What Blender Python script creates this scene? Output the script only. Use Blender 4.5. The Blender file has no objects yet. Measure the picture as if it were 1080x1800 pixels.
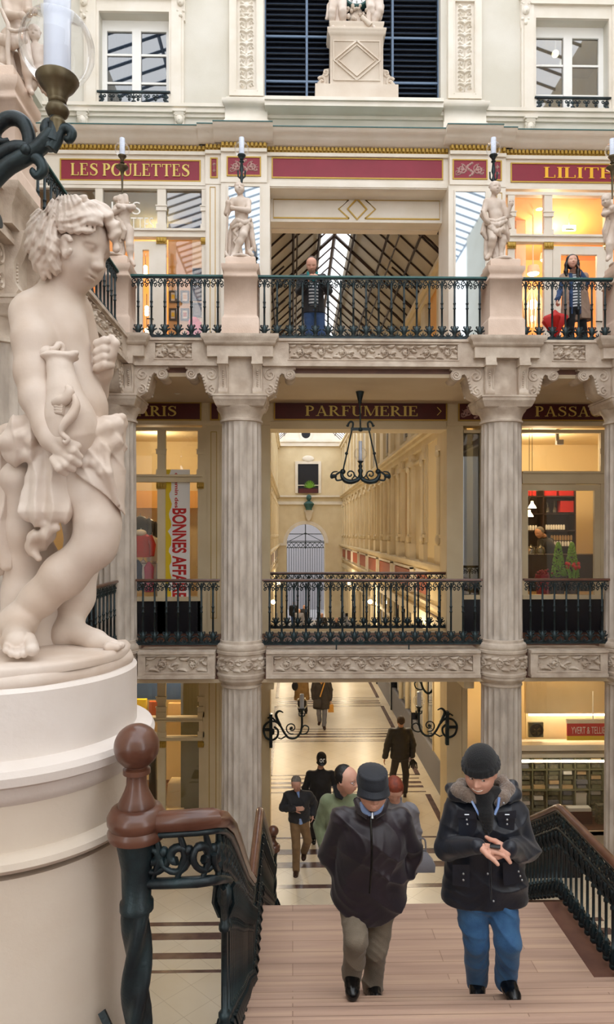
import bpy, math, random
import numpy as np
from mathutils import Vector, Matrix
from mathutils.geometry import tessellate_polygon
sc = bpy.context.scene
COL = sc.collection
PI = math.pi
random.seed(7); np.random.seed(7)
# ------------------------------------------------------------------ camera, sky, exposure
F = 1200.0; TH = math.radians(1.2); CZ = 5.9; HORY = 938.0
cam_d = bpy.data.cameras.new('camera'); cam = bpy.data.objects.new('camera', cam_d); COL.objects.link(cam)
cam_d.sensor_fit = 'VERTICAL'; cam_d.sensor_height = 36.0; cam_d.sensor_width = 36.0; cam_d.lens = F/1800*36
cam_d.shift_y = (HORY-900)/1800.0
cam_d.clip_start = 0.05; cam_d.clip_end = 300
cam.location = (0, 0, CZ); cam.rotation_euler = (PI/2, 0, -TH)
sc.camera = cam
vs = sc.view_settings
sc.display_settings.display_device = 'sRGB'
vs.view_transform = 'Standard'; vs.look = 'None'; vs.gamma = 1; vs.use_curve_mapping = False
vs.exposure = 0.3
world = bpy.data.worlds.new('sky'); sc.world = world; world.use_nodes = True
bg = world.node_tree.nodes['Background']
bg.inputs[0].default_value = (0.95, 0.97, 1.0, 1); bg.inputs[1].default_value = 2.5
sc.cycles.max_bounces = 7; sc.cycles.diffuse_bounces = 4; sc.cycles.transparent_max_bounces = 24
sc.cycles.use_denoising = True
sc.cycles.sample_clamp_indirect = 8

def lamp(loc, energy, col=(1, .62, .28), r=.12, name='shop_lamp_light'):
    d = bpy.data.lights.new(name, 'POINT'); d.energy = energy; d.color = col; d.shadow_soft_size = r
    o = bpy.data.objects.new(name, d); o.location = loc; COL.objects.link(o); return o

def at(x, y, Y):
    u = (x-540)/F; v = (HORY-y)/F
    dx = u*math.cos(TH)+math.sin(TH); dy = math.cos(TH)-u*math.sin(TH)
    t = Y/dy
    return Vector((dx*t, Y, CZ+v*t))
def aX(x, Y): return at(x, 0, Y).x
def aZ(y, Y, x=640): return at(x, y, Y).z

# ------------------------------------------------------------------ materials
def lin(c):
    if isinstance(c, str):
        c = [int(c[i:i+2], 16)/255 for i in (0, 2, 4)]
    return tuple(x/12.92 if x <= .04045 else ((x+.055)/1.055)**2.4 for x in c)+(1,)
M = {}
def mat(name, c, rough=.6, metal=0, c2=None, scale=4, detail=4, bump=0, bscale=40, spec=.5, coat=0, stretch=None, lo=.35, hi=.7, c3=None, emit=None, es=0, sheen=0):
    m = bpy.data.materials.new(name); m.use_nodes = True; nt = m.node_tree; N = nt.nodes; L = nt.links
    b = N['Principled BSDF']; b.inputs['Roughness'].default_value = rough; b.inputs['Metallic'].default_value = metal
    b.inputs['Specular IOR Level'].default_value = spec; b.inputs['Coat Weight'].default_value = coat
    b.inputs['Base Color'].default_value = lin(c)
    if sheen: b.inputs['Sheen Weight'].default_value = sheen
    if emit: b.inputs['Emission Color'].default_value = lin(emit); b.inputs['Emission Strength'].default_value = es
    if c2 or bump:
        tc = N.new('ShaderNodeTexCoord'); src = tc.outputs['Object']
        if stretch:
            mp = N.new('ShaderNodeMapping'); L.new(src, mp.inputs[0]); mp.inputs['Scale'].default_value = stretch; src = mp.outputs[0]
    if c2:
        n = N.new('ShaderNodeTexNoise'); n.inputs['Scale'].default_value = scale; n.inputs['Detail'].default_value = detail
        L.new(src, n.inputs['Vector'])
        r = N.new('ShaderNodeValToRGB'); r.color_ramp.elements[0].position = lo; r.color_ramp.elements[1].position = hi
        r.color_ramp.elements[0].color = lin(c2); r.color_ramp.elements[1].color = lin(c)
        if c3:
            e = r.color_ramp.elements.new((lo+hi)/2); e.color = lin(c3)
        L.new(n.outputs[0], r.inputs[0]); L.new(r.outputs[0], b.inputs['Base Color'])
    if bump:
        n2 = N.new('ShaderNodeTexNoise'); n2.inputs['Scale'].default_value = bscale; n2.inputs['Detail'].default_value = 3
        L.new(src, n2.inputs['Vector'])
        bp = N.new('ShaderNodeBump'); bp.inputs['Strength'].default_value = bump; bp.inputs['Distance'].default_value = .01
        L.new(n2.outputs[0], bp.inputs['Height']); L.new(bp.outputs[0], b.inputs['Normal'])
    M[name] = m; return m
mat('wall', 'ded9ce', .8, c2='d3cdbf', scale=1.2, bump=.15)
mat('joinery', 'ece4d8', .45, c2='e2d8c8', scale=2)
mat('stone', 'd9cbbb', .7, c2='b9a796', scale=5, bump=.35, bscale=60)
mat('pink', 'e3cdbd', .7, c2='d3bba9', scale=3, bump=.2)
mat('shaft', 'd6cbc0', .75, c2='b3a79b', scale=3, detail=6, bump=.3, bscale=30, stretch=(2, 2, .8), c3='c9bdb0')
mat('statue', 'dccfc4', .5, c2='c9b6a6', scale=4, bump=.06, bscale=80, spec=.4)
mat('plinthwhite', 'e4dcd6', .6, c2='d8cdc4', scale=3, bump=.12)
mat('plinthcream', 'd8cbbb', .65, c2='cdbdab', scale=2.2, bump=.12)
mat('ceil', 'd8c6ab', .8, c2='cfbb9d', scale=1)
mat('ivory', 'e6d6b4', .7, c2='dbc9a4', scale=1.5)
mat('gold', 'b59a3c', .4, .5)
mat('goldtext', 'dcc46a', .45, .1)
mat('goldbright', 'f2b92a', .45, .05)
mat('dullgold', 'b9953c', .45, .2)
mat('signred', '8e1d35', .5, c2='86192f', scale=3)
mat('signdark', '541419', .5, c2='4a1014', scale=3)
mat('ornbeige', 'b48e88', .6)
mat('iron', '1d2529', .38, .4, c2='2b3c40', scale=9, lo=.3, hi=.62, bump=.15, bscale=90)
mat('bronze', '4a4030', .4, .6, c2='6b6048', scale=12, lo=.35, hi=.65)
mat('greenedge', '2f5a58', .5)
mat('railwood', '4c2a1c', .32, c2='6b4636', scale=8, stretch=(1, 1, 1), coat=.3, lo=.3, hi=.7)
mat('redwood', '5a3a30', .5, c2='704b3c', scale=5)
mat('blackpanel', '1a1c24', .25)
mat('shutter', '34455c', .45)
mat('steelblue', '5f7590', .4)
mat('white', 'f4f2ee', .5)
mat('offwhite', 'e8e0d0', .6)
mat('black', '121214', .45)
mat('roofdark', 'cfc8bb', .8, c2='b8b1a4', scale=1)
mat('orangewall', 'f4b868', .8)
mat('creamwall', 'f0dcae', .8)
mat('tan', 'c9a877', .7)
mat('darkwood', '33211a', .5)
mat('redcloth', 'c8201c', .6)
mat('yellow', 'e8c81c', .6)
mat('pinkcloth', 'd0608c', .7)
mat('greenleaf', '4f8a22', .6, c2='7fae30', scale=30)
mat('lampglow', 'fff1d0', .5, emit='ffdca0', es=14)
mat('tubeglow', 'ffffff', .5, emit='fff4dc', es=9)
mat('mirror', 'b4bcc0', .03, 1)
mat('tube', 'ccd3e2', .3)
mat('marblelight', 'd9cfbe', .22, c2='c9bba3', scale=1.6, spec=.5)
mat('marbledark', '6e5550', .25, c2='553f3c', scale=6)
mat('tilelight', 'ebdfc9', .3, c2='dccdb2', scale=.8)
mat('rust', 'a8532e', .6)
mat('paper', 'e9e6df', .7)
mat('bookish', '8d8365', .7, c2='4a4a3c', scale=20)
mat('displaygreen', '55553c', .6)

def glass(name, tint=(1, 1, 1), refl=.1, rough=.02, ior=1.45, k=1):
    m = bpy.data.materials.new(name); m.use_nodes = True; nt = m.node_tree; N = nt.nodes; L = nt.links
    for n in list(N): N.remove(n)
    o = N.new('ShaderNodeOutputMaterial'); mx = N.new('ShaderNodeMixShader'); t = N.new('ShaderNodeBsdfTransparent'); g = N.new('ShaderNodeBsdfGlossy')
    t.inputs[0].default_value = tint+(1,); g.inputs['Roughness'].default_value = rough; g.inputs['Color'].default_value = (1, 1, 1, 1)
    fr = N.new('ShaderNodeFresnel'); fr.inputs[0].default_value = ior
    ad = N.new('ShaderNodeMath'); ad.operation = 'ADD'; ad.inputs[1].default_value = refl; ad.use_clamp = True
    ml = N.new('ShaderNodeMath'); ml.operation = 'MULTIPLY'; ml.inputs[1].default_value = k; L.new(fr.outputs[0], ml.inputs[0]); L.new(ml.outputs[0], ad.inputs[0]); L.new(ad.outputs[0], mx.inputs[0]); L.new(t.outputs[0], mx.inputs[1]); L.new(g.outputs[0], mx.inputs[2]); L.new(mx.outputs[0], o.inputs[0])
    M[name] = m
glass('pane', (1, 1, 1), .02); glass('darkpane', (.34, .38, .42), .12); glass('globe', (.985, .99, 1), .03, ior=1.22, k=.5); glass('roofpane', (1, 1, 1), 0, rough=.3, k=.3)  # darkpane tint puts the dim interior behind the upper panes into the glass
glass('jarglass', (.9, .95, .95), .08)

def stairs_mat():
    m = mat('stairwood', 'cbab92', .45, c2='ad8f7c', scale=2.5, c3='bd9d88', stretch=(.3, 7, 3), bump=.1, bscale=30, lo=.3, hi=.72)
    nt = m.node_tree; N = nt.nodes; L = nt.links; tc = N.new('ShaderNodeTexCoord'); br = N.new('ShaderNodeTexBrick'); br.inputs['Scale'].default_value = 1; br.inputs['Brick Width'].default_value = 1.9; br.inputs['Row Height'].default_value = .15; br.inputs['Mortar Size'].default_value = .003; br.offset = .37
    br.inputs['Color1'].default_value = (1, 1, 1, 1); br.inputs['Color2'].default_value = (.84, .82, .84, 1); br.inputs['Mortar'].default_value = (.55, .5, .47, 1); L.new(tc.outputs['Object'], br.inputs['Vector'])
    mx = N.new('ShaderNodeMix'); mx.data_type = 'RGBA'; mx.blend_type = 'MULTIPLY'; mx.inputs[0].default_value = 1; b = N['Principled BSDF']; src = b.inputs['Base Color'].links[0].from_socket; L.new(src, mx.inputs[6]); L.new(br.outputs[0], mx.inputs[7]); L.new(mx.outputs[2], b.inputs['Base Color'])
stairs_mat()
def fabric(name, c, c2=None, rough=.75, bump=.25, bs=120, sheen=.15):
    mat(name, c, rough, c2=c2 or c, scale=10, bump=bump, bscale=bs, sheen=sheen)
fabric('plumjacket', '2b2029', '201820', .42, .1, 60); fabric('navycoat', '171d2b', '10141f', .38, .12, 50)
fabric('khaki', '8b7d6b', '7a6d5c'); fabric('tantrouser', '8a6b47', '7b5e3c'); fabric('denim', '3f6f9c', '28527e', .8, .2, 150)
fabric('darkdenim', '2d4a74', '24406a'); fabric('darkcoat', '1c1919', '151212'); fabric('oliveparka', '7b8464', '6c7556'); fabric('puffer', '2e2a26', '25211e', .5)
fabric('camel', 'a8824e', '94713f'); fabric('browncoat', '3f362f', '352d27'); fabric('charcoal', '2a2a2e', '232327'); fabric('beigecoat', 'ad9482', '9b8270')
fabric('knitblack', '0f1014', '0b0c10', .9, .5, 220); fabric('capnavy', '141a26', '10151f', .7, .2, 200); fabric('furcollar', '8b7a6c', '6b5a4e', .95, .9, 90, .5)
fabric('shirtblue', '9db4dc', '6f8cc4'); fabric('stripe', 'e2e6ea'); fabric('teal', '1c7f80'); fabric('scarfyellow', 'e0a648', 'c98a34'); fabric('leatherblack', '101114', '0b0b0d', .25, .05, 20, 0)
fabric('leatherbrown', '3a2018', '2c1812', .35, .05, 20, 0); fabric('greydenim', '4c4a52'); fabric('grey', '77757a')
mat('skin', 'dcae98', .5, c2='cf9782', scale=6, spec=.4); mat('skinwarm', 'cfa085', .5, c2='c28f74', scale=6)
mat('hairdark', '17120f', .5, c2='0f0b09', scale=30); mat('hairgrey', '8c857c', .7, c2='6f685f', scale=40); mat('hairbrown', '4a3729', .6, c2='38291e', scale=30); mat('hairred', '8e3d22', .6, c2='70301c', scale=30); mat('hairblack', '0c0b0d', .35)
mat('eyewhite', 'e8e4e0', .3); mat('eyedark', '1c1410', .2); mat('lips', 'b0605a', .5); mat('teeth', 'ece6dc', .3); mat('steel', 'b8babd', .3, .9)

# ------------------------------------------------------------------ mesh builder
class MB:
    def __init__(s): s.v = []; s.f = []; s.m = []; s.cm = 0
    def add(s, vs, fs):
        o = len(s.v); s.v += [tuple(p) for p in vs]; s.f += [tuple(i+o for i in f) for f in fs]; s.m += [s.cm]*len(fs); return s
    def merge(s, other, mtx=None, flip=False):
        vs = other.v if mtx is None else [tuple(mtx @ Vector(p)) for p in other.v]
        o = len(s.v); s.v += vs; s.f += [tuple(i+o for i in (f[::-1] if flip else f)) for f in other.f]; s.m += other.m; return s
    def box(s, x0, x1, y0, y1, z0, z1):
        if x0 > x1: x0, x1 = x1, x0
        if y0 > y1: y0, y1 = y1, y0
        if z0 > z1: z0, z1 = z1, z0
        return s.add([(x0, y0, z0), (x1, y0, z0), (x1, y1, z0), (x0, y1, z0), (x0, y0, z1), (x1, y0, z1), (x1, y1, z1), (x0, y1, z1)],
                     [(0, 3, 2, 1), (4, 5, 6, 7), (0, 1, 5, 4), (1, 2, 6, 5), (2, 3, 7, 6), (3, 0, 4, 7)])
    def rmold(s, cx, cy, hx, hy, prof):       # stacked rectangles: prof = [(offset, z), ...] bottom to top
        vs = []; fs = []
        for o, z in prof: vs += [(cx-hx-o, cy-hy-o, z), (cx+hx+o, cy-hy-o, z), (cx+hx+o, cy+hy+o, z), (cx-hx-o, cy+hy+o, z)]
        n = len(prof)
        for i in range(n-1):
            for k in range(4): a = i*4+k; b = i*4+(k+1) % 4; fs.append((a, b, b+4, a+4))
        fs.append((3, 2, 1, 0)); t = (n-1)*4; fs.append((t, t+1, t+2, t+3))
        return s.add(vs, fs)
    def lathe(s, c, prof, n=32, rf=None, a0=0, a1=2*PI):   # prof = [(r, z)]; rf(angle, i) -> radius factor
        vs = []; fs = []; full = abs(a1-a0-2*PI) < 1e-6; cols = n if full else n+1
        for i, (r, z) in enumerate(prof):
            for k in range(cols):
                a = a0+(a1-a0)*k/n; rr = r*(rf(a, i) if rf else 1)
                vs.append((c[0]+rr*math.cos(a), c[1]+rr*math.sin(a), c[2]+z))
        for i in range(len(prof)-1):
            for k in range(n):
                a = i*cols+k; b = i*cols+(k+1) % cols; fs.append((a, b, b+cols, a+cols))
        if prof[0][0] > 1e-6 and full: fs.append(tuple(range(cols))[::-1])
        t = (len(prof)-1)*cols
        if prof[-1][0] > 1e-6 and full: fs.append(tuple(range(t, t+cols)))
        return s.add(vs, fs)
    def tube(s, pts, r, n=6, cap=True, squash=None):
        P = [Vector(p) for p in pts]; m = len(P)
        R = list(r) if isinstance(r, (list, tuple)) else [r]*m
        if n >= 6 and 4 <= m <= 19 and any((P[i+1]-P[i]).angle(P[i]-P[i-1], 0) > .3 for i in range(1, m-1)):     # round the bends
            Q = []; S = []; sub = 4
            for i in range(m-1):
                p0, p1, p2, p3 = P[max(i-1, 0)], P[i], P[i+1], P[min(i+2, m-1)]
                for j in range(sub):
                    t = j/sub; Q.append(.5*((2*p1)+(p2-p0)*t+(2*p0-5*p1+4*p2-p3)*t*t+(3*p1-p0-3*p2+p3)*t**3)); S.append(R[i]+(R[i+1]-R[i])*t)
            Q.append(P[-1]); S.append(R[-1]); P, R, m = Q, S, len(Q)
        vs = []; fs = []; up = None
        for i in range(m):
            d = (P[min(i+1, m-1)]-P[max(i-1, 0)])
            d = d.normalized() if d.length > 1e-9 else Vector((0, 0, 1))
            if up is None:
                up = Vector((0, 0, 1)) if abs(d.z) < .9 else Vector((0, 1, 0))
            e1 = d.cross(up)
            if e1.length < 1e-4: e1 = d.cross(Vector((1, 0, .3)))
            e1.normalize(); e2 = e1.cross(d).normalized(); up = e2
            for k in range(n):
                a = 2*PI*k/n; vs.append(tuple(P[i]+(e1*math.cos(a)+e2*math.sin(a)*(squash or 1))*R[i]))
        for i in range(m-1):
            for k in range(n): a = i*n+k; b = i*n+(k+1) % n; fs.append((a, b, b+n, a+n))
        if cap: fs.append(tuple(range(n))[::-1]); t = (m-1)*n; fs.append(tuple(range(t, t+n)))
        return s.add(vs, fs)
    def prism(s, poly, mtx, t0, t1):          # 2D polygon in local xy, extruded z t0..t1, placed by mtx
        n = len(poly); vs = [mtx @ Vector((x, y, t0)) for x, y in poly]+[mtx @ Vector((x, y, t1)) for x, y in poly]
        if n > 4:
            tri = tessellate_polygon([[Vector((x, y, 0)) for x, y in poly]]); ar = sum(poly[i][0]*poly[(i+1) % n][1]-poly[(i+1) % n][0]*poly[i][1] for i in range(n)); fs = []
            for t_ in tri:
                a_, b_, c_ = [poly[q] for q in t_]; o_ = (b_[0]-a_[0])*(c_[1]-a_[1])-(c_[0]-a_[0])*(b_[1]-a_[1])
                t_ = tuple(t_) if o_*ar > 0 else tuple(t_)[::-1]; fs += [t_[::-1], tuple(q+n for q in t_)]
            fs += [(i, (i+1) % n, (i+1) % n+n, i+n) for i in range(n)]
        else: fs = [tuple(range(n))[::-1], tuple(range(n, 2*n))]+[(i, (i+1) % n, (i+1) % n+n, i+n) for i in range(n)]
        return s.add(vs, fs)
    def ball(s, c, r, n=12, m=8, sc3=(1, 1, 1), mtx=None):
        vs = []; fs = []
        for i in range(m+1):
            t = PI*i/m
            for k in range(n):
                a = 2*PI*k/n; p = Vector((r*sc3[0]*math.sin(t)*math.cos(a), r*sc3[1]*math.sin(t)*math.sin(a), -r*sc3[2]*math.cos(t)))
                if mtx: p = mtx @ p
                vs.append(tuple(Vector(c)+p))
        for i in range(m):
            for k in range(n): a = i*n+k; b = i*n+(k+1) % n; fs.append((a, b, b+n, a+n))
        return s.add(vs, fs)
    def grid(s, V, nu, nv):                   # V[(i*nv)+j] points
        return s.add(V, [(i*nv+j, (i+1)*nv+j, (i+1)*nv+j+1, i*nv+j+1) for i in range(nu-1) for j in range(nv-1)])

XZ = lambda x=0, y=0, z=0: Matrix(((1, 0, 0, x), (0, 0, 1, y), (0, 1, 0, z), (0, 0, 0, 1)))   # local (u,v,t)->(x, y+t, z): u along x, v up
YZ = lambda x=0, y=0, z=0: Matrix(((0, 0, 1, x), (1, 0, 0, y), (0, 1, 0, z), (0, 0, 0, 1)))

def meshdata(name, mb, mats, ang=.6):
    me = bpy.data.meshes.new(name); me.from_pydata(mb.v, [], mb.f)
    ms = mats if isinstance(mats, (list, tuple)) else [mats]
    for m in ms: me.materials.append(M[m])
    if len(ms) > 1: me.polygons.foreach_set('material_index', mb.m)
    me.validate(); me.shade_smooth()
    if ang == .6: ang = {'iron': 1.35, 'bronze': 1.0, 'railwood': .85, 'statue': 1.3}.get(ms[0], 1.0)
    me.set_sharp_from_angle(angle=ang)
    return me
def setparent(o, parent):
    if parent is not None:
        o.parent = parent
        o.matrix_parent_inverse = Matrix.Translation(-Vector(parent['_o'])) if '_o' in parent else Matrix()
def obj(name, mb, mats, parent=None, ang=.6):
    me = mb if isinstance(mb, bpy.types.Mesh) else meshdata(name, mb, mats, ang)
    o = bpy.data.objects.new(name, me); COL.objects.link(o); setparent(o, parent); return o
def tag(o, label, cat=None, group=None):
    o['label'] = label
    if cat: o['category'] = cat
    if group: o['group'] = group
    return o
def thing(name, label, cat, loc=(0, 0, 0), group=None, local=False):
    o = bpy.data.objects.new(name, None); COL.objects.link(o); o.location = loc; o.empty_display_size = .1
    if not local: o['_o'] = tuple(loc)
    return tag(o, label, cat, group)
def struct(name, mb, mats, ang=.6):
    o = obj(name, mb, mats, None, ang); o['kind'] = 'structure'; return o
def copytree(root, loc, label, rotz=None):
    r = root.copy(); COL.objects.link(r); r.location = loc; r['label'] = label
    if rotz is not None: r.rotation_euler = (0, 0, rotz)
    def rec(a, b):
        for ch in a.children:
            c = ch.copy(); COL.objects.link(c); c.parent = b; c.matrix_parent_inverse = ch.matrix_parent_inverse.copy(); rec(ch, c)
    rec(root, r); return r
def spiral(cx, cy, r0, r1, a0, a1, n=18):
    return [(cx+(r0+(r1-r0)*t)*math.cos(a0+(a1-a0)*t), cy+(r0+(r1-r0)*t)*math.sin(a0+(a1-a0)*t)) for t in [i/(n-1) for i in range(n)]]

# ------------------------------------------------------------------ carved relief as real height
def strokes_height(U, V, strokes):
    H = np.zeros_like(U)
    for pts, rads, h in strokes:
        for (x, y), r in zip(pts, rads):
            d2 = ((U-x)**2+(V-y)**2)/(r*r)
            H = np.maximum(H, h*np.sqrt(np.clip(1-d2, 0, 1)))
    return H
def leafstroke(x, y, a, L, w, bend=0, n=9, h=1.):
    pts = []; rr = []
    for i in range(n):
        t = i/(n-1); aa = a+bend*t; pts.append((x, y)); rr.append(max(w*math.sin(PI*(.12+.85*t)), .003)); x += L/n*math.cos(aa); y += L/n*math.sin(aa)
    return (pts, rr, h)
def scroll_unit(p, h):     # one rinceau period of length p, height h, local u 0..p, v 0..h
    S = []
    for k, (cx, sg) in enumerate(((p*.25, 1), (p*.75, -1))):
        cy = h*.5
        sp = spiral(cx, cy, h*.36, h*.05, sg*(-PI*.9), sg*PI*1.6, 26)
        S.append((sp, [h*.055]*26, .9))
        S.append(([(cx, cy)], [h*.13], 1.))
        for j in range(6):
            a = j*PI/3+k
            S.append(leafstroke(cx+h*.05*math.cos(a), cy+h*.05*math.sin(a), a, h*.2, h*.06, .5, 6, .8))
        S.append(leafstroke(cx-p*.2, h*(.5-.35*sg), sg*.3, p*.22, h*.13, -sg*1.2, 10, 1.)); S.append(leafstroke(cx-p*.24, h*(.5+.36*sg), -sg*.2, p*.2, h*.1, sg*1.0, 10, .9)); S.append(([(cx+p*.25*q/8, h*(.5+.3*sg*math.cos(q*.5))) for q in range(9)], [h*.05]*9, .8))
        S.append(leafstroke(cx+p*.08, h*(.5+.38*sg), -sg*.2, p*.22, h*.14, sg*.9, 10, .95))
        S.append(leafstroke(cx+p*.16, h*(.5-.15*sg), sg*.9, p*.16, h*.12, -sg*1.4, 9, 1.))
        S.append(leafstroke(cx+p*.2, h*(.5-.4*sg), sg*2.2, p*.13, h*.1, sg, 8, .9))
    return S
_relcache = {}
def relief_mb(W, H, depth, kind='scroll', res=.008, fn=None):
    if res > .0085: res = .008
    """grid in local x 0..W, z 0..H, facing -y; raised by up to depth"""
    nu = max(8, int(W/res)); nv = max(6, int(H/res))
    u = np.linspace(0, W, nu); v = np.linspace(0, H, nv); U, V = np.meshgrid(u, v, indexing='ij')
    if kind == 'scroll':
        k = max(1, round(W/(H*3.1))); p = W/k
        S = scroll_unit(p, H); tu = np.linspace(0, p, 160); TU, TV = np.meshgrid(tu, v, indexing='ij')
        T = np.maximum(strokes_height(TU, TV, S), 0)
        T2 = strokes_height(TU+p, TV, S); T3 = strokes_height(TU-p, TV, S); T = np.maximum(T, np.maximum(T2, T3))
        idx = np.clip(((U % p)/p*159).astype(int), 0, 159)
        Hh = T[idx, np.arange(nv)[None, :].repeat(nu, 0)]
    else:
        Hh = strokes_height(U, V, fn(W, H))
    Hh[0, :] = 0; Hh[-1, :] = 0; Hh[:, 0] = 0; Hh[:, -1] = 0
    P = np.stack([U, -Hh*depth, V], -1).reshape(-1, 3)
    mb = MB(); mb.grid(P.tolist(), nu, nv); return mb
# ================================================================== LARGE STRUCTURE
XL, XC1, XC2, XR = -2.86, -.83, 3.41, 5.47       # column axes
YC = 11.1; YF = 10.86; Y2 = 13.2; Y3 = 14.0; XM = 1.28
Z1, Z2, ZL = 3.97, 9.03, 2.5
# ---- ground floor with inlaid border bands
mb = MB(); mb.box(-9, 12, -7, 46.5, -.25, 0); mb.cm = 1
def inl(x0, x1, y0, y1): mb.box(x0, x1, y0, y1, -.001, .0025)
for g in range(9):
    y = 11.7+3.93*g
    if g == 0: continue
    for a, w in ((0, .05), (.28, .13), (.55, .13), (.86, .05)): inl(-.55, 3.05, y+a-.1, y+a-.1+w)
    inl(-.62, -.5, y+1.0, y+3.75); inl(3.0, 3.12, y+1.0, y+3.75)
    inl(-.62, 3.12, y+1.0, y+1.05); inl(-.62, 3.12, y+3.7, y+3.75)
for a, w in ((11.35, .12), (12.05, .2), (12.55, .2)): inl(-.6, 3.1, a, a+w)
inl(-.6, -.4, 12.05, 12.75); inl(2.9, 3.1, 12.05, 12.75); inl(-.6, -.48, 10.6, 11.35); inl(2.98, 3.1, 10.6, 11.35); inl(-.62, 3.12, 13.2, 13.26)
inl(-.62, -.5, 13.2, 15.4); inl(3.0, 3.12, 13.2, 15.4)
for xx in (-2.45, 2.85):
    inl(xx, xx+1.9, 10.3, 10.4); inl(xx, xx+.25, 9.5, 10.1); inl(xx, xx+1.9, 9.95, 10.12); inl(xx, xx+1.9, 9.5, 9.64); inl(xx, xx+1.9, 9.2, 9.26)
    inl(xx+1.6, xx+1.75, 3, 10.4)
floor_o = struct('floor', mb, ['tilelight', 'marbledark'])
nt = M['tilelight'].node_tree; N = nt.nodes; L = nt.links       # thin joints between the pale tiles
tcn = N.new('ShaderNodeTexCoord'); mp = N.new('ShaderNodeMapping'); L.new(tcn.outputs['Object'], mp.inputs[0]); mp.inputs['Rotation'].default_value = (0, 0, PI/4); mp.inputs['Location'].default_value = (.13, .07, .37)
br = N.new('ShaderNodeTexBrick'); br.offset = 0; br.inputs['Scale'].default_value = 1; br.inputs['Brick Width'].default_value = .42; br.inputs['Row Height'].default_value = .42; br.inputs['Mortar Size'].default_value = .004
br.inputs['Color1'].default_value = (1, 1, 1, 1); br.inputs['Color2'].default_value = (.96, .955, .94, 1); br.inputs['Mortar'].default_value = (.76, .72, .66, 1)
L.new(mp.outputs[0], br.inputs['Vector'])
mxn = N.new('ShaderNodeMix'); mxn.data_type = 'RGBA'; mxn.blend_type = 'MULTIPLY'; mxn.inputs[0].default_value = 1
b = N['Principled BSDF']; src = b.inputs['Base Color'].links[0].from_socket
L.new(src, mxn.inputs[6]); L.new(br.outputs[0], mxn.inputs[7]); L.new(mxn.outputs[2], b.inputs['Base Color'])
# ---- gallery slabs (floor above, painted ceiling below)
def slab(z0, z1, yb):
    for x0, x1, y0, y1 in ((XL-2.4, XR+2.4, YF+.14, yb), (XL-2.4, XL+.12, 4.4, YF+.14), (XR-.12, XR+2.4, 4.4, YF+.14)):
        m = MB(); m.box(x0, x1, y0, y1, z0+.06, z1); struct('floor', m, 'redwood')
        m = MB(); m.box(x0, x1, y0, y1, z0, z0+.06); struct('ceiling', m, 'ceil')
slab(3.5, Z1, Y2+.1); slab(8.42, Z2, Y2+.1)
m = MB(); m.box(-6, 8, -6, 2.35, 3.6, Z1-.03); struct('floor', m, 'redwood')          # where the camera stands
# ---- fluted columns
def fluted(R, nf=20):
    def rf(a, i):
        q = (a*nf/(2*PI)) % 1.0; d = abs(q-.5)/.40
        return 1-.075*math.sqrt(max(0, 1-d*d))
    return rf
def column(cx, cy, label, group, n=160):
    t = thing('fluted_column', label, 'column', (cx, cy, 0), group)
    def ring(prof, nm, nn=48, rf=None, mt='stone'): return obj(nm, MB().lathe((cx, cy, 0), prof, nn, rf), mt, t, .5)
    fl = fluted(1)
    def shaft(r0, r1, z0, z1, nm):
        zs = [z0, z0+.04, z0+.09, z1-.09, z1-.04, z1]
        m = MB(); k = [0, .75, 1, 1, .75, 0]
        m.lathe((cx, cy, 0), [(r0+(r1-r0)*(z-z0)/(z1-z0), z) for z in zs], n, lambda a, i: 1-(1-fl(a, i))*k[i]); obj(nm, m, 'shaft', t, .9)
    # lower order
    ring([(.44, 0), (.44, .16), (.40, .17), (.42, .2), (.42, .25), (.37, .3), (.34, .32)], 'base')
    shaft(.335, .318, .32, 3.44, 'shaft')
    ring([(.318, 3.44), (.335, 3.45), (.335, 3.47), (.32, 3.48), (.325, 3.5), (.36, 3.53), (.385, 3.57), (.385, 3.62)], 'capital')
    ring([(.40, 3.62), (.405, 3.66), (.385, 3.68), (.385, 3.97), (.405, 3.99), (.405, 4.03), (.39, 4.04)], 'relief_drum')
    pm = MB(); W = 1.15; src = relief_mb(W, .22, .035, 'scroll', .0115)
    for p in src.v:
        a = -PI/2+(p[0]-W/2)/.39; r = .386-p[1]; pm.v.append((cx+r*math.cos(a), cy+r*math.sin(a), 3.72+p[2]))
    pm.f = src.f; pm.m = src.m; obj('carved_band', pm, 'stone', t, 1.2)
    # upper order
    ring([(.39, 4.04), (.40, 4.06), (.40, 4.1), (.385, 4.13), (.355, 4.15), (.35, 4.19), (.337, 4.2)], 'base')
    shaft(.335, .318, 4.2, 7.68, 'shaft')
    ring([(.318, 7.68), (.345, 7.69), (.345, 7.72), (.325, 7.73), (.325, 7.78), (.335, 7.80), (.35, 7.84), (.39, 7.89), (.40, 7.92)], 'capital')
    m = MB(); m.rmold(cx, cy, .36, .36, [(0, 7.9), (.02, 7.92), (.055, 8.0), (.06, 8.005), (.06, 8.05), (.075, 8.055), (.075, 8.085)]); obj('abacus', m, 'stone', t)
    return t
cols = [(XL, YC, 'fluted stone column at the left corner of the well, beside the boy statue'), (XC1, YC, 'fluted stone column left of the chandelier, with scrolled brackets on top'),
        (XC2, YC, 'fluted stone column right of the chandelier, behind the man in the black beanie'), (XR, YC, 'fluted stone column at the right edge of the photo'),
        (XL, 6.7, 'near fluted stone column at the far left edge behind the boy statue')]
for cx, cy, lb in cols: column(cx, cy, lb, 'fluted columns around the light well')
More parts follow.
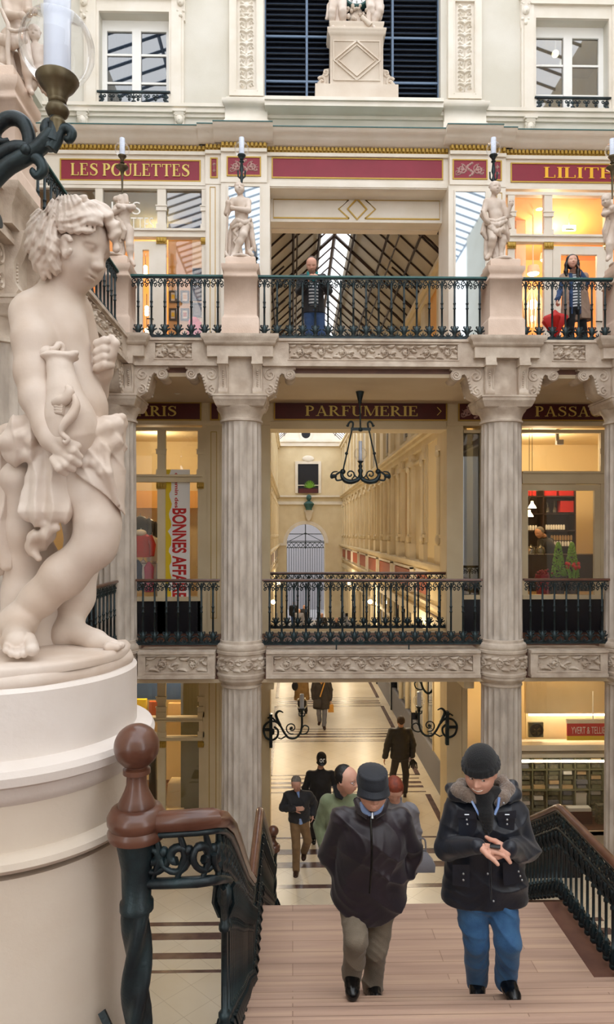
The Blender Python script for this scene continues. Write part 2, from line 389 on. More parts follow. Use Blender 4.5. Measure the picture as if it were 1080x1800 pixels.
# ---- bracket heads above the columns
def volute_bracket(cx, cy, sx, t, par):
    poly = [(.30, 8.57), (.88, 8.57), (.88, 8.53)]
    poly += [(.785+.09*math.cos(a), 8.44+.09*math.sin(a)) for a in [PI*.3-i*PI/9 for i in range(13)]]
    poly += [(.70, 8.44), (.655, 8.46), (.62, 8.42), (.60, 8.34), (.575, 8.22), (.52, 8.13), (.44, 8.085), (.30, 8.085)]
    if sx < 0: pp = [(-x, z) for x, z in poly][::-1]
    else: pp = poly
    m = MB(); m.prism(pp, XZ(cx, cy-.20, 0), 0, .4)
    # carved scrolls on both faces
    for yy in (cy-.205, cy+.205):
        for (x0, z0, r0, tu) in ((.47, 8.43, .10, 1.5), (.455, 8.19, .08, 1.5), (.785, 8.44, .075, 1.3)):
            sp = spiral(0, 0, r0, .012, PI*.5 if tu > 1.4 else -PI*.7, PI*.5+2*PI*tu*(1 if z0 > 8.3 else -1), 26)
            m.tube([(cx+sx*(x0+a), yy, z0+b_) for a, b_ in sp], [.017]*20+[.02]*6, 5)
        for i in range(6): m.ball((cx+sx*(.60-.012*i), yy, 8.40-.048*i), .024, 8, 5, (1, .7, 1))
    obj('scroll_bracket', m, 'stone', par, .6)
def bracket_head(cx, cy, label, group, sides=(-1, 1), face=True):
    t = thing('bracket_capital', label, 'capital', (cx, cy, 8.085), group)
    m = MB(); m.box(cx-.34, cx+.34, cy-.2, cy+.3, 8.085, 8.7); obj('block', m, 'stone', t)
    for sx in sides: volute_bracket(cx, cy, sx, t, t)
    if face:
        for sx in (-1, 1):
            x = cx+sx*.27; m = MB()
            prof = [(0, 8.09), (.09, 8.09), (.115, 8.12), (.12, 8.16), (.09, 8.2), (.07, 8.25), (.07, 8.4), (.10, 8.5), (.145, 8.54), (.16, 8.56), (.16, 8.7), (0, 8.7)]
            m.prism([(-a, z) for a, z in prof], YZ(x-.075, cy-.2, 0), 0, .15)
            m.box(x-.09, x+.09, cy-.4, cy-.2, 8.56, 8.6); m.box(x-.085, x+.085, cy-.37, cy-.2, 8.6, 8.7)
            for i in range(9): m.ball((x, cy-.275-.004*i if i > 5 else cy-.275, 8.21+.033*i), .016, 7, 5)
            for q in (-.06, .06): m.tube([(x+q, cy-.30, 8.1), (x+q, cy-.285, 8.2), (x+q, cy-.275, 8.3), (x+q, cy-.29, 8.45), (x+q, cy-.34, 8.55)], .012, 5)
            obj('console', m, 'stone', t)
    m = MB(); m.rmold(cx, cy-.04, .52, .3, [(0, 8.69), (0, 8.86), (.02, 8.865), (.04, 8.9), (.045, 8.91), (.045, 8.93), (.085, 8.97), (.09, 9.0), (.09, Z2)]); obj('impost_slab', m, 'stone', t)
bracket_head(XL, YC, 'scrolled bracket capital on the left corner column', 'bracket capitals', sides=(1,))
bracket_head(XC1, YC, 'scrolled bracket capital on the column left of the chandelier', 'bracket capitals')
bracket_head(XC2, YC, 'scrolled bracket capital on the column right of the chandelier', 'bracket capitals')
bracket_head(XR, YC, 'scrolled bracket capital cut by the right edge of the photo', 'bracket capitals', sides=(-1,))
t = thing('bracket_capital', 'scrolled bracket capital at the far left edge behind the boy statue', 'capital', (XL, 6.7, 8.085), 'bracket capitals')
m = MB(); m.box(XL-.3, XL+.2, 6.36, 7.04, 8.085, 8.7); obj('block', m, 'stone', t)
m = MB(); m.rmold(XL+.04, 6.7, .3, .52, [(0, 8.69), (0, 8.86), (.04, 8.9), (.045, 8.93), (.085, 8.97), (.09, Z2)]); obj('impost_slab', m, 'stone', t)
for yy in (6.43, 6.97):
    m = MB(); m.prism([(a, z) for a, z in [(0, 8.09), (.09, 8.09), (.13, 8.16), (.08, 8.25), (.08, 8.4), (.145, 8.54), (.18, 8.7), (0, 8.7)]], XZ(XL+.2, yy-.075, 0), 0, .15)
    for i in range(9): m.ball((XL+.285, yy, 8.22+.033*i), .016, 7, 5)
    obj('console', m, 'stone', t)
# brackets turned along the left wing
for (cy, sg) in ((YC, -1), (6.7, 1), (6.7, -1)):
    m = MB(); poly = [(.30, 8.57), (.88, 8.57), (.88, 8.53)]+[(.785+.09*math.cos(a), 8.44+.09*math.sin(a)) for a in [PI*.3-i*PI/9 for i in range(13)]]+[(.70, 8.44), (.62, 8.42), (.60, 8.34), (.575, 8.22), (.52, 8.13), (.44, 8.085), (.30, 8.085)]
    m.prism([(sg*a, z) for a, z in poly], YZ(XL-.2, cy, 0), 0, .4)
    for xx in (XL+.205,):
        for (a0, z0, r0) in ((.47, 8.43, .1), (.455, 8.19, .08), (.785, 8.44, .075)):
            m.tube([(xx, cy+sg*(a0+a), z0+b_) for a, b_ in spiral(0, 0, r0, .012, PI*.5, PI*3.5, 26)], .017, 5)
        for i in range(6): m.ball((xx, cy+sg*(.6-.012*i), 8.40-.048*i), .024, 8, 5, (.7, 1, 1))
    o = obj('scroll_bracket', m, 'stone'); tag(o, ['scrolled stone bracket under the left wing by the corner', 'scrolled stone bracket under the left wing, on the far side of the edge column', 'scrolled stone bracket under the left wing, nearest the camera'][[(YC, -1), (6.7, 1), (6.7, -1)].index((cy, sg))], 'bracket', 'bracket capitals')
# ---- entablature beams
def beam_x(x0, x1, z0, z1, r0, r1, relief=(.12, .12), fa=.03, top=None):
    m = MB(); yb = YC+.25
    m.box(x0, x1, YF+.05, yb, z0, z1)
    a, b_ = x0+relief[0], x1-relief[1]
    m.box(x0, x1, YF, YF+.05, z0, r0); m.box(x0, x1, YF, YF+.05, r1, z1); m.box(x0, a, YF, YF+.05, r0, r1); m.box(b_, x1, YF, YF+.05, r0, r1)
    m.box(x0, x1, YF-.03, YF, z0, z0+.05); m.box(x0, x1, YF-.03, YF, z1-.04, z1)
    for za, zb in ((r0-.02, r0-.005), (r1+.005, r1+.02)): m.box(a-.02, b_+.02, YF-.012, YF, za, zb)
    o = struct('trim_1', m, 'stone')
    r = relief_mb(b_-a, r1-r0, .055, 'scroll', .011); mm = MB(); mm.merge(r, Matrix.Translation((a, YF+.044, r0))); obj('carved_frieze', mm, 'stone', o, 1.2)
for a, b_ in ((XL, XC1), (XC1, XC2), (XC2, XR)):
    beam_x(a+.405, b_-.405, 3.60, 4.03, 3.70, 3.95)
    x0 = a+(.26 if a == XL else .35); x1 = b_-.35
    beam_x(x0, x1, 8.56, 9.0, 8.68, 8.92, (.42, .42))
def beam_y(xf, y0, y1, z0, z1, r0, r1, sg):
    m = MB(); xb = xf-sg*.45
    m.box(xb, xf-sg*.05, y0, y1, z0, z1); a, b_ = y0+.35, y1-.35
    for q in ((z0, r0, y0, y1), (r1, z1, y0, y1), (r0, r1, y0, a), (r0, r1, b_, y1)): m.box(xf-sg*.05, xf, q[2], q[3], q[0], q[1])
    m.box(xf, xf+sg*.035, y0, y1, z0, z0+.05); m.box(xf, xf+sg*.035, y0, y1, z1-.05, z1); m.box(xf, xf+sg*.02, y0, y1, z0+.05, z0+.1)
    o = struct('trim_2', m, 'stone')
    r = relief_mb(b_-a, r1-r0, .055, 'scroll', .011)
    mt = Matrix.Translation((xf-sg*.044, a if sg > 0 else b_, r0)) @ Matrix.Rotation(PI/2 if sg > 0 else -PI/2, 4, 'Z')
    mm = MB(); mm.merge(r, mt); obj('carved_frieze', mm, 'stone', o, 1.2)
for xf, sg in ((XL+.26, 1), (XR-.26, -1)):
    for y0, y1 in ((4.4, 6.35), (7.05, YC-.3)):
        beam_y(xf, y0, y1, 8.56, 9.0, 8.68, 8.92, sg); beam_y(xf, y0, y1, 3.6, 4.03, 3.7, 3.95, sg)
# ---- shell walls of the well
m = MB(); m.box(-5.4, -5.2, -4, Y3+.2, 0, 19); struct('wall_left', m, 'wall')
m = MB(); m.box(7.7, 7.9, -4, Y3+.2, 0, 19); struct('wall_right', m, 'wall')
m = MB(); m.box(-5.4, 7.9, -8.3, -8, 0, 13); struct('wall_rear', m, 'wall')
# string courses on the side wall
m = MB(); m.box(-5.2, -5.0, -4, Y3, 12.9, 13.5); m.box(-5.2, -5.05, -4, Y3, 14.5, 14.7); struct('trim_3', m, 'wall')
# ---- main wall above the cornice (plane Y3)
def pz(y): return aZ(y, Y3)
def px(x): return aX(x, Y3)
wl0, wl1, wt = px(175), px(298), pz(30); wb = pz(196)
wr0, wr1 = px(941), px(1069)
sc0, sc1 = px(465), px(775); sb = pz(192); TOP = 19
m = MB()
m.box(-5.4, wl0, Y3, Y3+.35, 13.2, TOP); m.box(wl1, sc0, Y3, Y3+.35, 13.2, TOP); m.box(sc1, wr0, Y3, Y3+.35, 13.2, TOP); m.box(wr1, 7.9, Y3, Y3+.35, 13.2, TOP)
for a, b_ in ((wl0, wl1), (wr0, wr1)): m.box(a, b_, Y3, Y3+.35, wt, TOP); m.box(a, b_, Y3, Y3+.35, 13.2, wb)
m.box(sc0, sc1, Y3, Y3+.35, 13.2, sb); m.box(sc0, sc1, Y3, Y3+.35, 17.6, TOP)
struct('wall_back', m, 'wall')
m = MB()      # string course and plinth band under the windows
zc = pz(192)
m.box(-5.3, 7.8, Y3-.10, Y3, pz(206), zc); m.box(-5.3, 7.8, Y3-.14, Y3, pz(198), zc); m.box(-5.3, 7.8, Y3-.05, Y3, pz(212), pz(206)); m.box(-5.3, 7.8, Y3-.03, Y3, 13.3, pz(228))
m.box(sc0+.02, sc1-.02, Y3-.36, Y3-.1, pz(206), zc); m.box(sc0+.02, sc1-.02, Y3-.40, Y3-.36, pz(198), zc); struct('trim_4', m, 'joinery')
for i, cx in enumerate((px(434), px(815))):      # ornamented pilasters
    lb = ['carved pilaster left of the dark shutters', 'carved pilaster right of the dark shutters'][i]
    t = thing('carved_pilaster', lb, 'pilaster', (cx, Y3, 13.3), 'carved pilasters beside the shutters')
    m = MB(); m.rmold(cx, Y3, .43, .16, [(.02, 13.3), (.02, pz(222)), (0, pz(220)), (0, pz(198)), (.03, pz(196)), (.06, pz(190)), (.06, pz(186)), (0, pz(184)), (-.03, pz(180)), (-.06, pz(178))]); obj('pedestal', m, 'joinery', t)
    w = .345; z0, z1 = pz(178), TOP
    m = MB(); m.box(cx-w, cx+w, Y3-.08, Y3, z0, z1)
    pw = .2; q0, q1 = pz(168), pz(8)
    for a, b_, c, d in ((cx-w, cx-pw, z0, z1), (cx+pw, cx+w, z0, z1), (cx-pw, cx+pw, z0, q0), (cx-pw, cx+pw, q1, z1)): m.box(a, b_, Y3-.14, Y3-.08, c, d)
    for a, b_ in ((cx-pw-.03, cx-pw-.015), (cx+pw+.015, cx+pw+.03)): m.box(a, b_, Y3-.15, Y3-.14, q0-.03, q1+.03)
    obj('panel_frame', m, 'joinery', t)
    def cand(W, H):
        S = []; c = W/2; n = 7
        S.append(([(c, H*k/60) for k in range(61)], [W*.04]*61, .7))
        for k in range(n):
            z = H*(k+.4)/n
            for sg in (-1, 1):
                a0 = PI/2-sg*PI/2
                S.append(leafstroke(c, z, PI/2-sg*.5, W*.55, W*.09, -sg*1.9, 10, 1.))
                S.append(leafstroke(c+sg*W*.08, z+H*.05, PI/2-sg*1.3, W*.42, W*.08, sg*1.4, 9, .9))
                S.append((spiral(c+sg*W*.27, z-H*.02, W*.13, W*.03, 0, sg*6, 14), [W*.04]*14, .8))
                S.append(([(c+sg*W*.3, z+H*.075)], [W*.08], .9))
            S.append(([(c, z+H*.03)], [W*(.16 if k % 2 else .12)], 1.))
        S.append(([(c+W*.3*x, H*.83+W*.1) for x in np.linspace(-1, 1, 12)], [W*.07]*12, 1.)); S.append(([(c, H*.97-W*.1)], [W*.22], 1.))
        return S
    r = relief_mb(pw*1.7, q1-q0-.1, .05, 'cand', .0095, cand); mm = MB(); mm.merge(r, Matrix.Translation((cx-pw*.85, Y3-.085, q0+.05))); obj('carved_candelabrum', mm, 'joinery', t, 1.2)
# corbels with small mask faces
def corbel(x, y0, y1, w, label, big=False):
    X = px(x); z1 = pz(y0); z0 = pz(y1); t = thing('mask_corbel', label, 'corbel', (X, Y3, z0), 'carved corbels on the wall')
    m = MB(); m.box(X-w*.6, X+w*.6, Y3-.16, Y3, z1-.05, z1); h = z1-z0-.05
    m.prism([(0, z0), (-.05, z0+.02), (-.08, z0+h*.3), (-.10, z0+h*.6), (-.15, z0+h), (0, z0+h)], YZ(X-w*.42, Y3, 0), 0, w*.84)
    m.ball((X, Y3-.11, z0+h*.55), w*.36, 10, 8, (1, .7, 1.2)); m.ball((X, Y3-.15, z0+h*.5), w*.1, 6, 5)
    for sg in (-1, 1):
        m.ball((X+sg*w*.33, Y3-.08, z0+h*.75), w*.2, 8, 6); m.ball((X+sg*w*.3, Y3-.07, z0+h*.3), w*.17, 8, 6); m.tube([(X+sg*a*w, Y3-.12, z0+h*.7+b_*w) for a, b_ in spiral(.3, .25, .2, .03, 0, 8, 14)], w*.06, 5)
    m.ball((X, Y3-.09, z0+h*.15), w*.2, 8, 6)
    obj('mask', m, 'joinery', t)
corbel(147, 205, 240, .22, 'small mask corbel under the sill course, left of the left window'); corbel(317, 203, 236, .22, 'small mask corbel under the sill course, right of the left window')
corbel(930, 207, 242, .22, 'small mask corbel under the sill course, below the right window')
corbel(150, -12, 50, .2, 'scroll corbel at the upper left of the left window frame'); corbel(319, -14, 46, .2, 'scroll corbel at the upper right of the left window frame'); corbel(922, -8, 50, .2, 'scroll corbel at the upper left of the right window frame')
# windows of the upper wall
def upper_window(n, x0, x1, bars, label):
    m = MB(); d = .1
    for a, b_ in ((x0-.3, x0), (x1, x1+.3)): m.box(a, b_, Y3-.06, Y3, wb, wt+.25); m.box(a+.05, b_-.05, Y3-.09, Y3-.06, wb, wt+.25)
    m.box(x0, x1, Y3-.06, Y3, wt, wt+.25); m.box(x0-.3, x1+.3, Y3-.12, Y3, wt+.25, wt+.36)
    o = struct('window_%d' % n, m, 'joinery')
    f = MB(); xm = (x0+x1)/2; ya, yb = Y3+.2, Y3+.27
    f.box(x0, x0+.1, ya, yb, wb, wt); f.box(x1-.1, x1, ya, yb, wb, wt); f.box(x0+.1, x1-.1, ya, yb, wt-.22, wt); f.box(x0+.1, x1-.1, ya, yb, wb, wb+.1); f.box(xm-.09, xm+.09, ya-.02, yb, wb, wt-.2)
    for z in bars:
        f.box(x0+.1, xm-.09, ya+.01, yb-.01, z-.02, z+.02); f.box(xm+.09, x1-.1, ya+.01, yb-.01, z-.02, z+.02)
    obj('casement', f, 'white', o)
    g = MB(); g.box(x0+.1, x1-.1, Y3+.235, Y3+.24, wb, wt-.2); obj('pane', g, 'darkpane', o)
    # ironwork balconet
    b = thing('iron_balconet', label, 'balconet', (xm, Y3-.05, wb), 'window balconets')
    zt = pz(170); zb = wb+.02; mm = MB(); mm.box(x0-.03, x1+.03, Y3-.1, Y3-.04, zt-.03, zt); mm.box(x0-.02, x1+.02, Y3-.09, Y3-.05, zb, zb+.02)
    obj('rail', mm, 'iron', b)
    mm = MB(); nS = 8; dx = (x1-x0)/nS
    for k in range(nS):
        c = x0+dx*(k+.5); r = dx*.3
        for sg in (-1, 1): mm.tube([(c+sg*a, Y3-.07, zt-.09+b_) for a, b_ in spiral(r*.6, 0, r*.62, .012, PI, PI+sg*0+PI*2.4, 14)], .011, 5)
        mm.ball((c, Y3-.07, zt-.16), .03, 6, 5, (1, .5, 1.3))
    for c in (x0+.05, xm, x1-.05):
        mm.tube([(c, Y3-.07, zb), (c, Y3-.07, zt)], .014, 5)
        for z in (zb+.08, zb+.17): mm.ball((c, Y3-.07, z), .04, 6, 5, (1.2, .5, .8))
    obj('scrollwork', mm, 'iron', b)
upper_window(1, wl0, wl1, [pz(90), pz(140)], 'ornate iron balconet on the upper left window'); upper_window(2, wr0, wr1, [pz(98), pz(152)], 'ornate iron balconet on the upper right window')
# room behind each upper window
def room(x0, x1, y0, y1, z0, z1, wallm, floorm=None, kind='wall_shop', ceilm=None):
    m = MB(); m.box(x0, x1, y1, y1+.1, z0, z1); m.box(x0-.1, x0, y0, y1+.1, z0, z1); m.box(x1, x1+.1, y0, y1+.1, z0, z1); struct(kind, m, wallm)
    m = MB(); m.box(x0-.1, x1+.1, y0, y1+.1, z1, z1+.1); struct('ceiling', m, ceilm or wallm)
    m = MB(); m.box(x0-.1, x1+.1, y0, y1+.1, z0-.1, z0); struct('floor', m, floorm or 'redwood')
room(-5.1, -1.9, Y3+.36, Y3+3.4, 14.2, 17.6, 'wall', None, 'wall_room'); room(4.6, 7.6, Y3+.36, Y3+3.4, 14.2, 17.6, 'creamwall', None, 'wall_room')
lamp((6.2, Y3+1.4, 16.6), 60, (1, .8, .5), .12, 'room_lamp_light')
t = thing('ceiling_spotlight', 'bright bulb glowing inside the upper right window', 'lamp', (6.05, Y3+1.6, 17.4)); m = MB(); m.lathe((6.05, Y3+1.6, 0), [(.02, 17.6), (.02, 17.0)], 8); obj('stem', m, 'white', t); m = MB(); m.ball((6.05, Y3+1.6, 16.95), .08); obj('bulb', m, 'lampglow', t)
m = MB()
for k in range(9): m.tube([(wl0+.12+.05*k, Y3+.5+.03*(k % 2), pz(20)), (wl0+.12+.05*k+.01*(k % 3), Y3+.5+.03*(k % 2), wb)], .035, 6)
tag(obj('curtain', m, 'offwhite'), 'pale curtain hanging behind the upper left window', 'curtain')
# dark louvred shutters
sd = thing('louvred_shutters', 'dark blue louvred shutters behind the clock pedestal', 'shutters', ((sc0+sc1)/2, Y3+.25, sb))
xs = [sc0, px(540), px(693), sc1]
m = MB(); m.box(sc0, sc1, Y3+.34, Y3+.36, sb, 17.6); obj('backing', m, 'blackpanel', sd)
for a, b_ in zip(xs[:-1], xs[1:]):
    m = MB(); z = sb+.04
    while z < 17.6: m.prism([(0, 0), (.07, .055), (.08, .045), (.01, -.012)], YZ(a+.03, Y3+.24, z), 0, b_-a-.06); z += .115
    obj('louvres', m, 'shutter', sd)
m = MB()
for x in xs: m.box(x-.022, x+.022, Y3+.19, Y3+.24, sb, 17.6)
for y in (133, 53): m.box(sc0, sc1, Y3+.2, Y3+.235, pz(y)-.02, pz(y)+.02)
obj('frame', m, 'steelblue', sd)
# ---- joinery entablature at plane Y2
def qz(y, Y=Y2): return aZ(y, Y)
def qx(x, Y=Y2): return aX(x, Y)
c0, c1 = qx(475), qx(786)                      # middle opening
zT = qz(244)
secs = [(-5.2, qx(362), 0), (qx(362), qx(390), .06), (qx(390), qx(470), .14), (qx(470), qx(788), 0), (qx(788), qx(862), .14), (qx(862), qx(888), .06), (qx(888), 7.7, 0)]
for a, b_, o_ in secs:
    y = Y2-o_; m = MB()
    m.box(a, b_, y, Y3, qz(330), qz(270))
    m.box(a, b_, y-.05, y, qz(278), qz(272)); m.box(a, b_, y-.02, y, qz(330), qz(322))
    m.prism([(0, qz(262)), (-.10, qz(262)), (-.14, qz(258)), (-.2, qz(256)), (-.22, qz(252)), (-.30, qz(250)), (-.34, qz(246)), (-.36, zT), (0, zT)], YZ(a-(.12 if o_ else 0), y, 0), 0, b_-a+(.24 if o_ else 0))
    m.box(a, b_, y, Y3+.05, qz(270), zT)
    tr = struct('trim_5', m, 'joinery')
    m = MB(); m.box(a-(.12 if o_ else 0), b_+(.12 if o_ else 0), y-.37, Y3, zT, zT+.02); obj('copper_edge', m, 'greenedge', tr)
    m = MB(); m.box(a, b_, y-.012, y, qz(270), qz(262)); n = int((b_-a)/.075)
    for k in range(n): x = a+(b_-a)*(k+.5)/n; m.box(x-.022, x+.022, y-.07, y-.01, qz(269), qz(263))
    obj('gilded_dentils', m, 'dullgold', tr)
def framed_panel(x0, x1, y, z0, z1, mt, name='sign_panel', frame='dullgold', d=.02, par=None, w=.025):
    m = MB(); m.box(x0, x1, y-.008, y, z0, z1); p = obj(name, m, mt, par)
    m = MB()
    for a, b_, c, e in ((x0-w, x1+w, z1, z1+w), (x0-w, x1+w, z0-w, z0), (x0-w, x0, z0, z1), (x1, x1+w, z0, z1)): m.box(a, b_, y-d, y, c, e)
    obj('gilt_moulding', m, frame, p if par is None else par)
    return p
# ================================================================== LETTERING
def glyph(ch):
    R = []; S = []; t = .055; w = .165; e = .07
    def stem(x, ww=w, y0=0, y1=1, top=True, bot=True):
        R.append((x, x+ww, y0, y1))
        if bot: R.append((x-e, x+ww+e, y0, y0+t))
        if top: R.append((x-e, x+ww+e, y1-t, y1))
    if ch == 'I': stem(.07); return R, S, .31
    if ch == 'L': stem(.07); R.extend([(.07, .62, 0, t), (.57, .62, 0, .28)]); return R, S, .66
    if ch in 'EF':
        stem(.07, bot=True); R.extend([(.07, .6, 1-t, 1), (.55, .6, .76, 1), (.2, .46, .5, .5+t), (.42, .46, .4, .65)])
        if ch == 'E': R.extend([(.07, .64, 0, t), (.59, .64, 0, .26)])
        return R, S, .68 if ch == 'E' else .64
    if ch == 'T': stem(.32, top=False); R.extend([(.03, .78, 1-t, 1), (.03, .08, .74, 1), (.73, .78, .74, 1)]); return R, S, .81
    if ch == 'H': stem(.07); stem(.6); R.append((.2, .62, .48, .48+t)); return R, S, .84
    if ch in 'PR':
        stem(.07); S.append([(.2+.30*math.cos(a)**1 if 0 else .26+.27*math.cos(a), .74+.235*math.sin(a), .05+.12*max(0, math.cos(a))) for a in [PI/2-PI*i/14 for i in range(15)]])
        R.extend([(.2, .27, .95, 1), (.2, .27, .48, .53)])
        if ch == 'R': S.append([(.33, .5, .13), (.5, .26, .16), (.66, .03, .15)]); R.append((.6, .84, 0, t))
        return R, S, .66 if ch == 'P' else .82
    if ch in 'OG':
        rng = [2*PI*i/32 for i in range(33)] if ch == 'O' else [PI*.2+(2*PI-PI*.4)*i/26 for i in range(27)]
        S.append([(.44+.36*math.cos(a), .5+.475*math.sin(a), .055+.12*abs(math.cos(a))) for a in rng])
        if ch == 'G': R.extend([(.62, .78, .05, .44), (.55, .85, .42, .47), (.73, .77, .7, .95)])
        return R, S, .88
    if ch == 'U': stem(.07, bot=False, y0=.3); stem(.58, .1, bot=False, y0=.3); S.append([(.39+.24*math.cos(a), .3+.275*math.sin(a), .08+.09*max(0, -math.cos(a))) for a in [PI+PI*i/14 for i in range(15)]]); return R, S, .8
    if ch == 'A': S.append([(.13, 0, .06), (.42, 1, .06)]); S.append([(.41, 1, .17), (.70, 0, .17)]); R.extend([(0, .25, 0, t), (.55, .88, 0, t), (.2, .62, .3, .3+t)]); return R, S, .86
    if ch == 'M': stem(.06, .07); stem(.8, .17); S.append([(.14, 1, .17), (.47, .03, .15)]); S.append([(.47, .03, .06), (.84, 1, .06)]); return R, S, 1.04
    if ch == 'S':
        P = [(.60, .72), (.58, .86), (.45, .965), (.30, .96), (.17, .87), (.15, .73), (.25, .62), (.40, .53), (.55, .42), (.60, .27), (.54, .12), (.40, .035), (.25, .04), (.13, .13), (.10, .28)]
        W = [.03, .06, .06, .08, .12, .16, .18, .19, .18, .15, .11, .07, .06, .06, .03]
        S.append([(x, y, q) for (x, y), q in zip(P, W)]); R.extend([(.585, .625, .7, .98), (.08, .12, .02, .3)]); return R, S, .7
    if ch == '>': S.append([(.1, .9, .06), (.35, .5, .06), (.1, .1, .06)]); return R, S, .4
    return R, S, .34
def strip_poly(m, pts, X, y, Z, h, d):
    n = len(pts); Lf = []; Rt = []
    for i, (x, z, w) in enumerate(pts):
        a = pts[max(i-1, 0)]; b = pts[min(i+1, n-1)]; dx, dz = b[0]-a[0], b[1]-a[1]; l = math.hypot(dx, dz) or 1
        nx, nz = -dz/l*w/2, dx/l*w/2; Lf.append((X+(x+nx)*h, Z+(z+nz)*h)); Rt.append((X+(x-nx)*h, Z+(z-nz)*h))
    vs = [(a, y, b) for a, b in Lf]+[(a, y, b) for a, b in Rt]+[(a, y-d, b) for a, b in Lf]+[(a, y-d, b) for a, b in Rt]; fs = []
    for i in range(n-1): fs += [(2*n+i, 2*n+i+1, 3*n+i+1, 3*n+i), (i, i+1, 2*n+i+1, 2*n+i), (n+i+1, n+i, 3*n+i, 3*n+i+1)]
    fs += [(0, n, 3*n, 2*n), (n-1, 3*n-1, 4*n-1, 2*n-1)]
    m.add(vs, fs)
def serif(s, xa, xb, y, za, zb, d=.012, bold=1):
    m = MB(); h = zb-za; gl = [glyph(c) for c in s]; tr = .06
    tot = sum(g[2] for g in gl)+tr*(len(s)-1); kx = (xb-xa)/(tot*h); X = 0
    q = MB()
    for R, S, w in gl:
        for i_, (a, b, c, e) in enumerate(R): q.box(X+a*h, X+b*h, y-d-.0006*(i_+1), y, za+c*h, za+e*h)
        for st in S: strip_poly(q, [(p, r, k*bold) for p, r, k in st], X, y, za, h, d)
        X += (w+tr)*h
    m.v = [(xa+v[0]*kx, v[1], v[2]) for v in q.v]; m.f = q.f; m.m = q.m; return m
def sans(s, xa, xb, y, za, zb, mt, par, name='lettering', rot=None, bold=.0, d=.006):
    c = bpy.data.curves.new('txt', 'FONT'); c.body = s; c.extrude = d/2; c.offset = bold; o = bpy.data.objects.new('txt', c); COL.objects.link(o)
    dg = bpy.context.evaluated_depsgraph_get(); me = bpy.data.meshes.new_from_object(o.evaluated_get(dg)); bpy.data.objects.remove(o)
    V = np.array([v.co[:] for v in me.vertices]); mn = V.min(0); mx = V.max(0)
    for v in me.vertices:
        u = (v.co.x-mn[0])/(mx[0]-mn[0]); w = (v.co.y-mn[1])/(mx[1]-mn[1])
        if rot == 'down': v.co = (xa+(xb-xa)*w, y-v.co.z, zb-(zb-za)*u)     # reads downwards: tops of letters to +x
        else: v.co = (xa+(xb-xa)*u, y-v.co.z, za+(zb-za)*w)
    me.materials.clear(); me.materials.append(M[mt]); me.name = name
    return obj(name, me, mt, par)
def sign(x0, x1, y0, y1, Y, mt, label, text=None, tx=None, tmat='goldtext', bold=1, fn=None, cat='sign', sans_text=None, group=None, nm='shop_sign'):
    X0, X1, Z1_, Z0_ = qx(x0, Y), qx(x1, Y), aZ(y0, Y, (x0+x1)/2), aZ(y1, Y, (x0+x1)/2)
    t = thing(nm, label, cat, ((X0+X1)/2, Y, Z0_), group)
    framed_panel(X0, X1, Y-.002, Z0_, Z1_, mt, par=t, name='panel')
    if text:
        for s, a, b in ([(text, *tx)] if isinstance(text, str) else text):
            h = Z1_-Z0_; obj('lettering', serif(s, qx(a, Y), qx(b, Y), Y-.01, Z0_+h*.2, Z1_-h*.17, bold=bold), tmat, t)
    if fn:
        W, H = X1-X0, Z1_-Z0_; r = relief_mb(W*.9, H*.9, .02, 'x', .006, fn)
        keep = MB(); keep.v = r.v; keep.f = [f for f in r.f if max(-r.v[i][1] for i in f) > .004]; keep.m = [0]*len(keep.f)
        mm = MB(); mm.merge(keep, Matrix.Translation((X0+W*.05, Y-.009, Z0_+H*.05))); obj('painted_scrolls', mm, 'ornbeige', t, 1.2)
    return t
def orn(W, H):
    S = []
    for sg in (-1, 1):
        c = W/2+sg*W*.28; S.append((spiral(c, H*.5, H*.32, H*.05, PI/2, PI/2+sg*10, 30), [H*.05]*30, 1))
        S.append((spiral(W/2+sg*W*.43, H*.3, H*.2, H*.03, 0, sg*7, 14), [H*.04]*14, 1))
        for k in range(4): S.append(leafstroke(c, H*.5, k*1.6, H*.42, H*.05, sg*.9, 8, .9))
    S.append(([(W/2+.1*W*math.sin(k*.7), H*(.1+k*.08)) for k in range(11)], [H*.08]*11, 1)); return S
def ornv(W, H): return [(spiral(W/2, H*.3, W*.3, W*.06, 0, 8, 14), [W*.09]*14, 1), (spiral(W/2, H*.7, W*.3, W*.06, 0, 8, 14), [W*.09]*14, 1), ([(W/2, H*k/12) for k in range(12)], [W*.07]*12, 1)]
sign(108, 351, 283, 317, Y2, 'signred', 'red fascia sign lettered LES POULETTES in gold', [('LES', 125, 173), ('POULETTES', 181, 334)], None, nm='shop_sign', bold=1.1)
sign(480, 777, 281, 313, Y2, 'signred', 'plain dull red fascia panel over the upper middle opening', cat='panel', nm='fascia_panel')
sign(900, 1120, 290, 320, Y2, 'signred', 'red fascia sign lettered LILITH in bright gold', [('LILITH', 956, 1082)], None, 'goldbright', bold=1.25)
for a, b, c, e, o_, lb in ((401, 457, 278, 308, .14, 'red panel with painted scrolls behind the left statue globe'), (798, 855, 283, 314, .14, 'red panel with painted scrolls left of the right statue globe')):
    sign(a, b, c, e, Y2-o_, 'signred', lb, fn=orn, cat='panel', nm='ornament_panel')
for a, b, c, e, o_, lb in ((372, 381, 280, 311, .06, 'narrow red panel right of the LES POULETTES sign'), (869, 880, 285, 316, .06, 'narrow red panel left of the LILITH sign')):
    sign(a, b, c, e, Y2-o_, 'signred', lb, fn=ornv, cat='panel', nm='ornament_panel')
YS = Y2-.02
sign(160, 352, 709, 737, YS, 'signdark', 'dark red fascia sign ending in RIS, lettered in dull gold, left', [('PARIS', 225, 311)], None, bold=1.0)
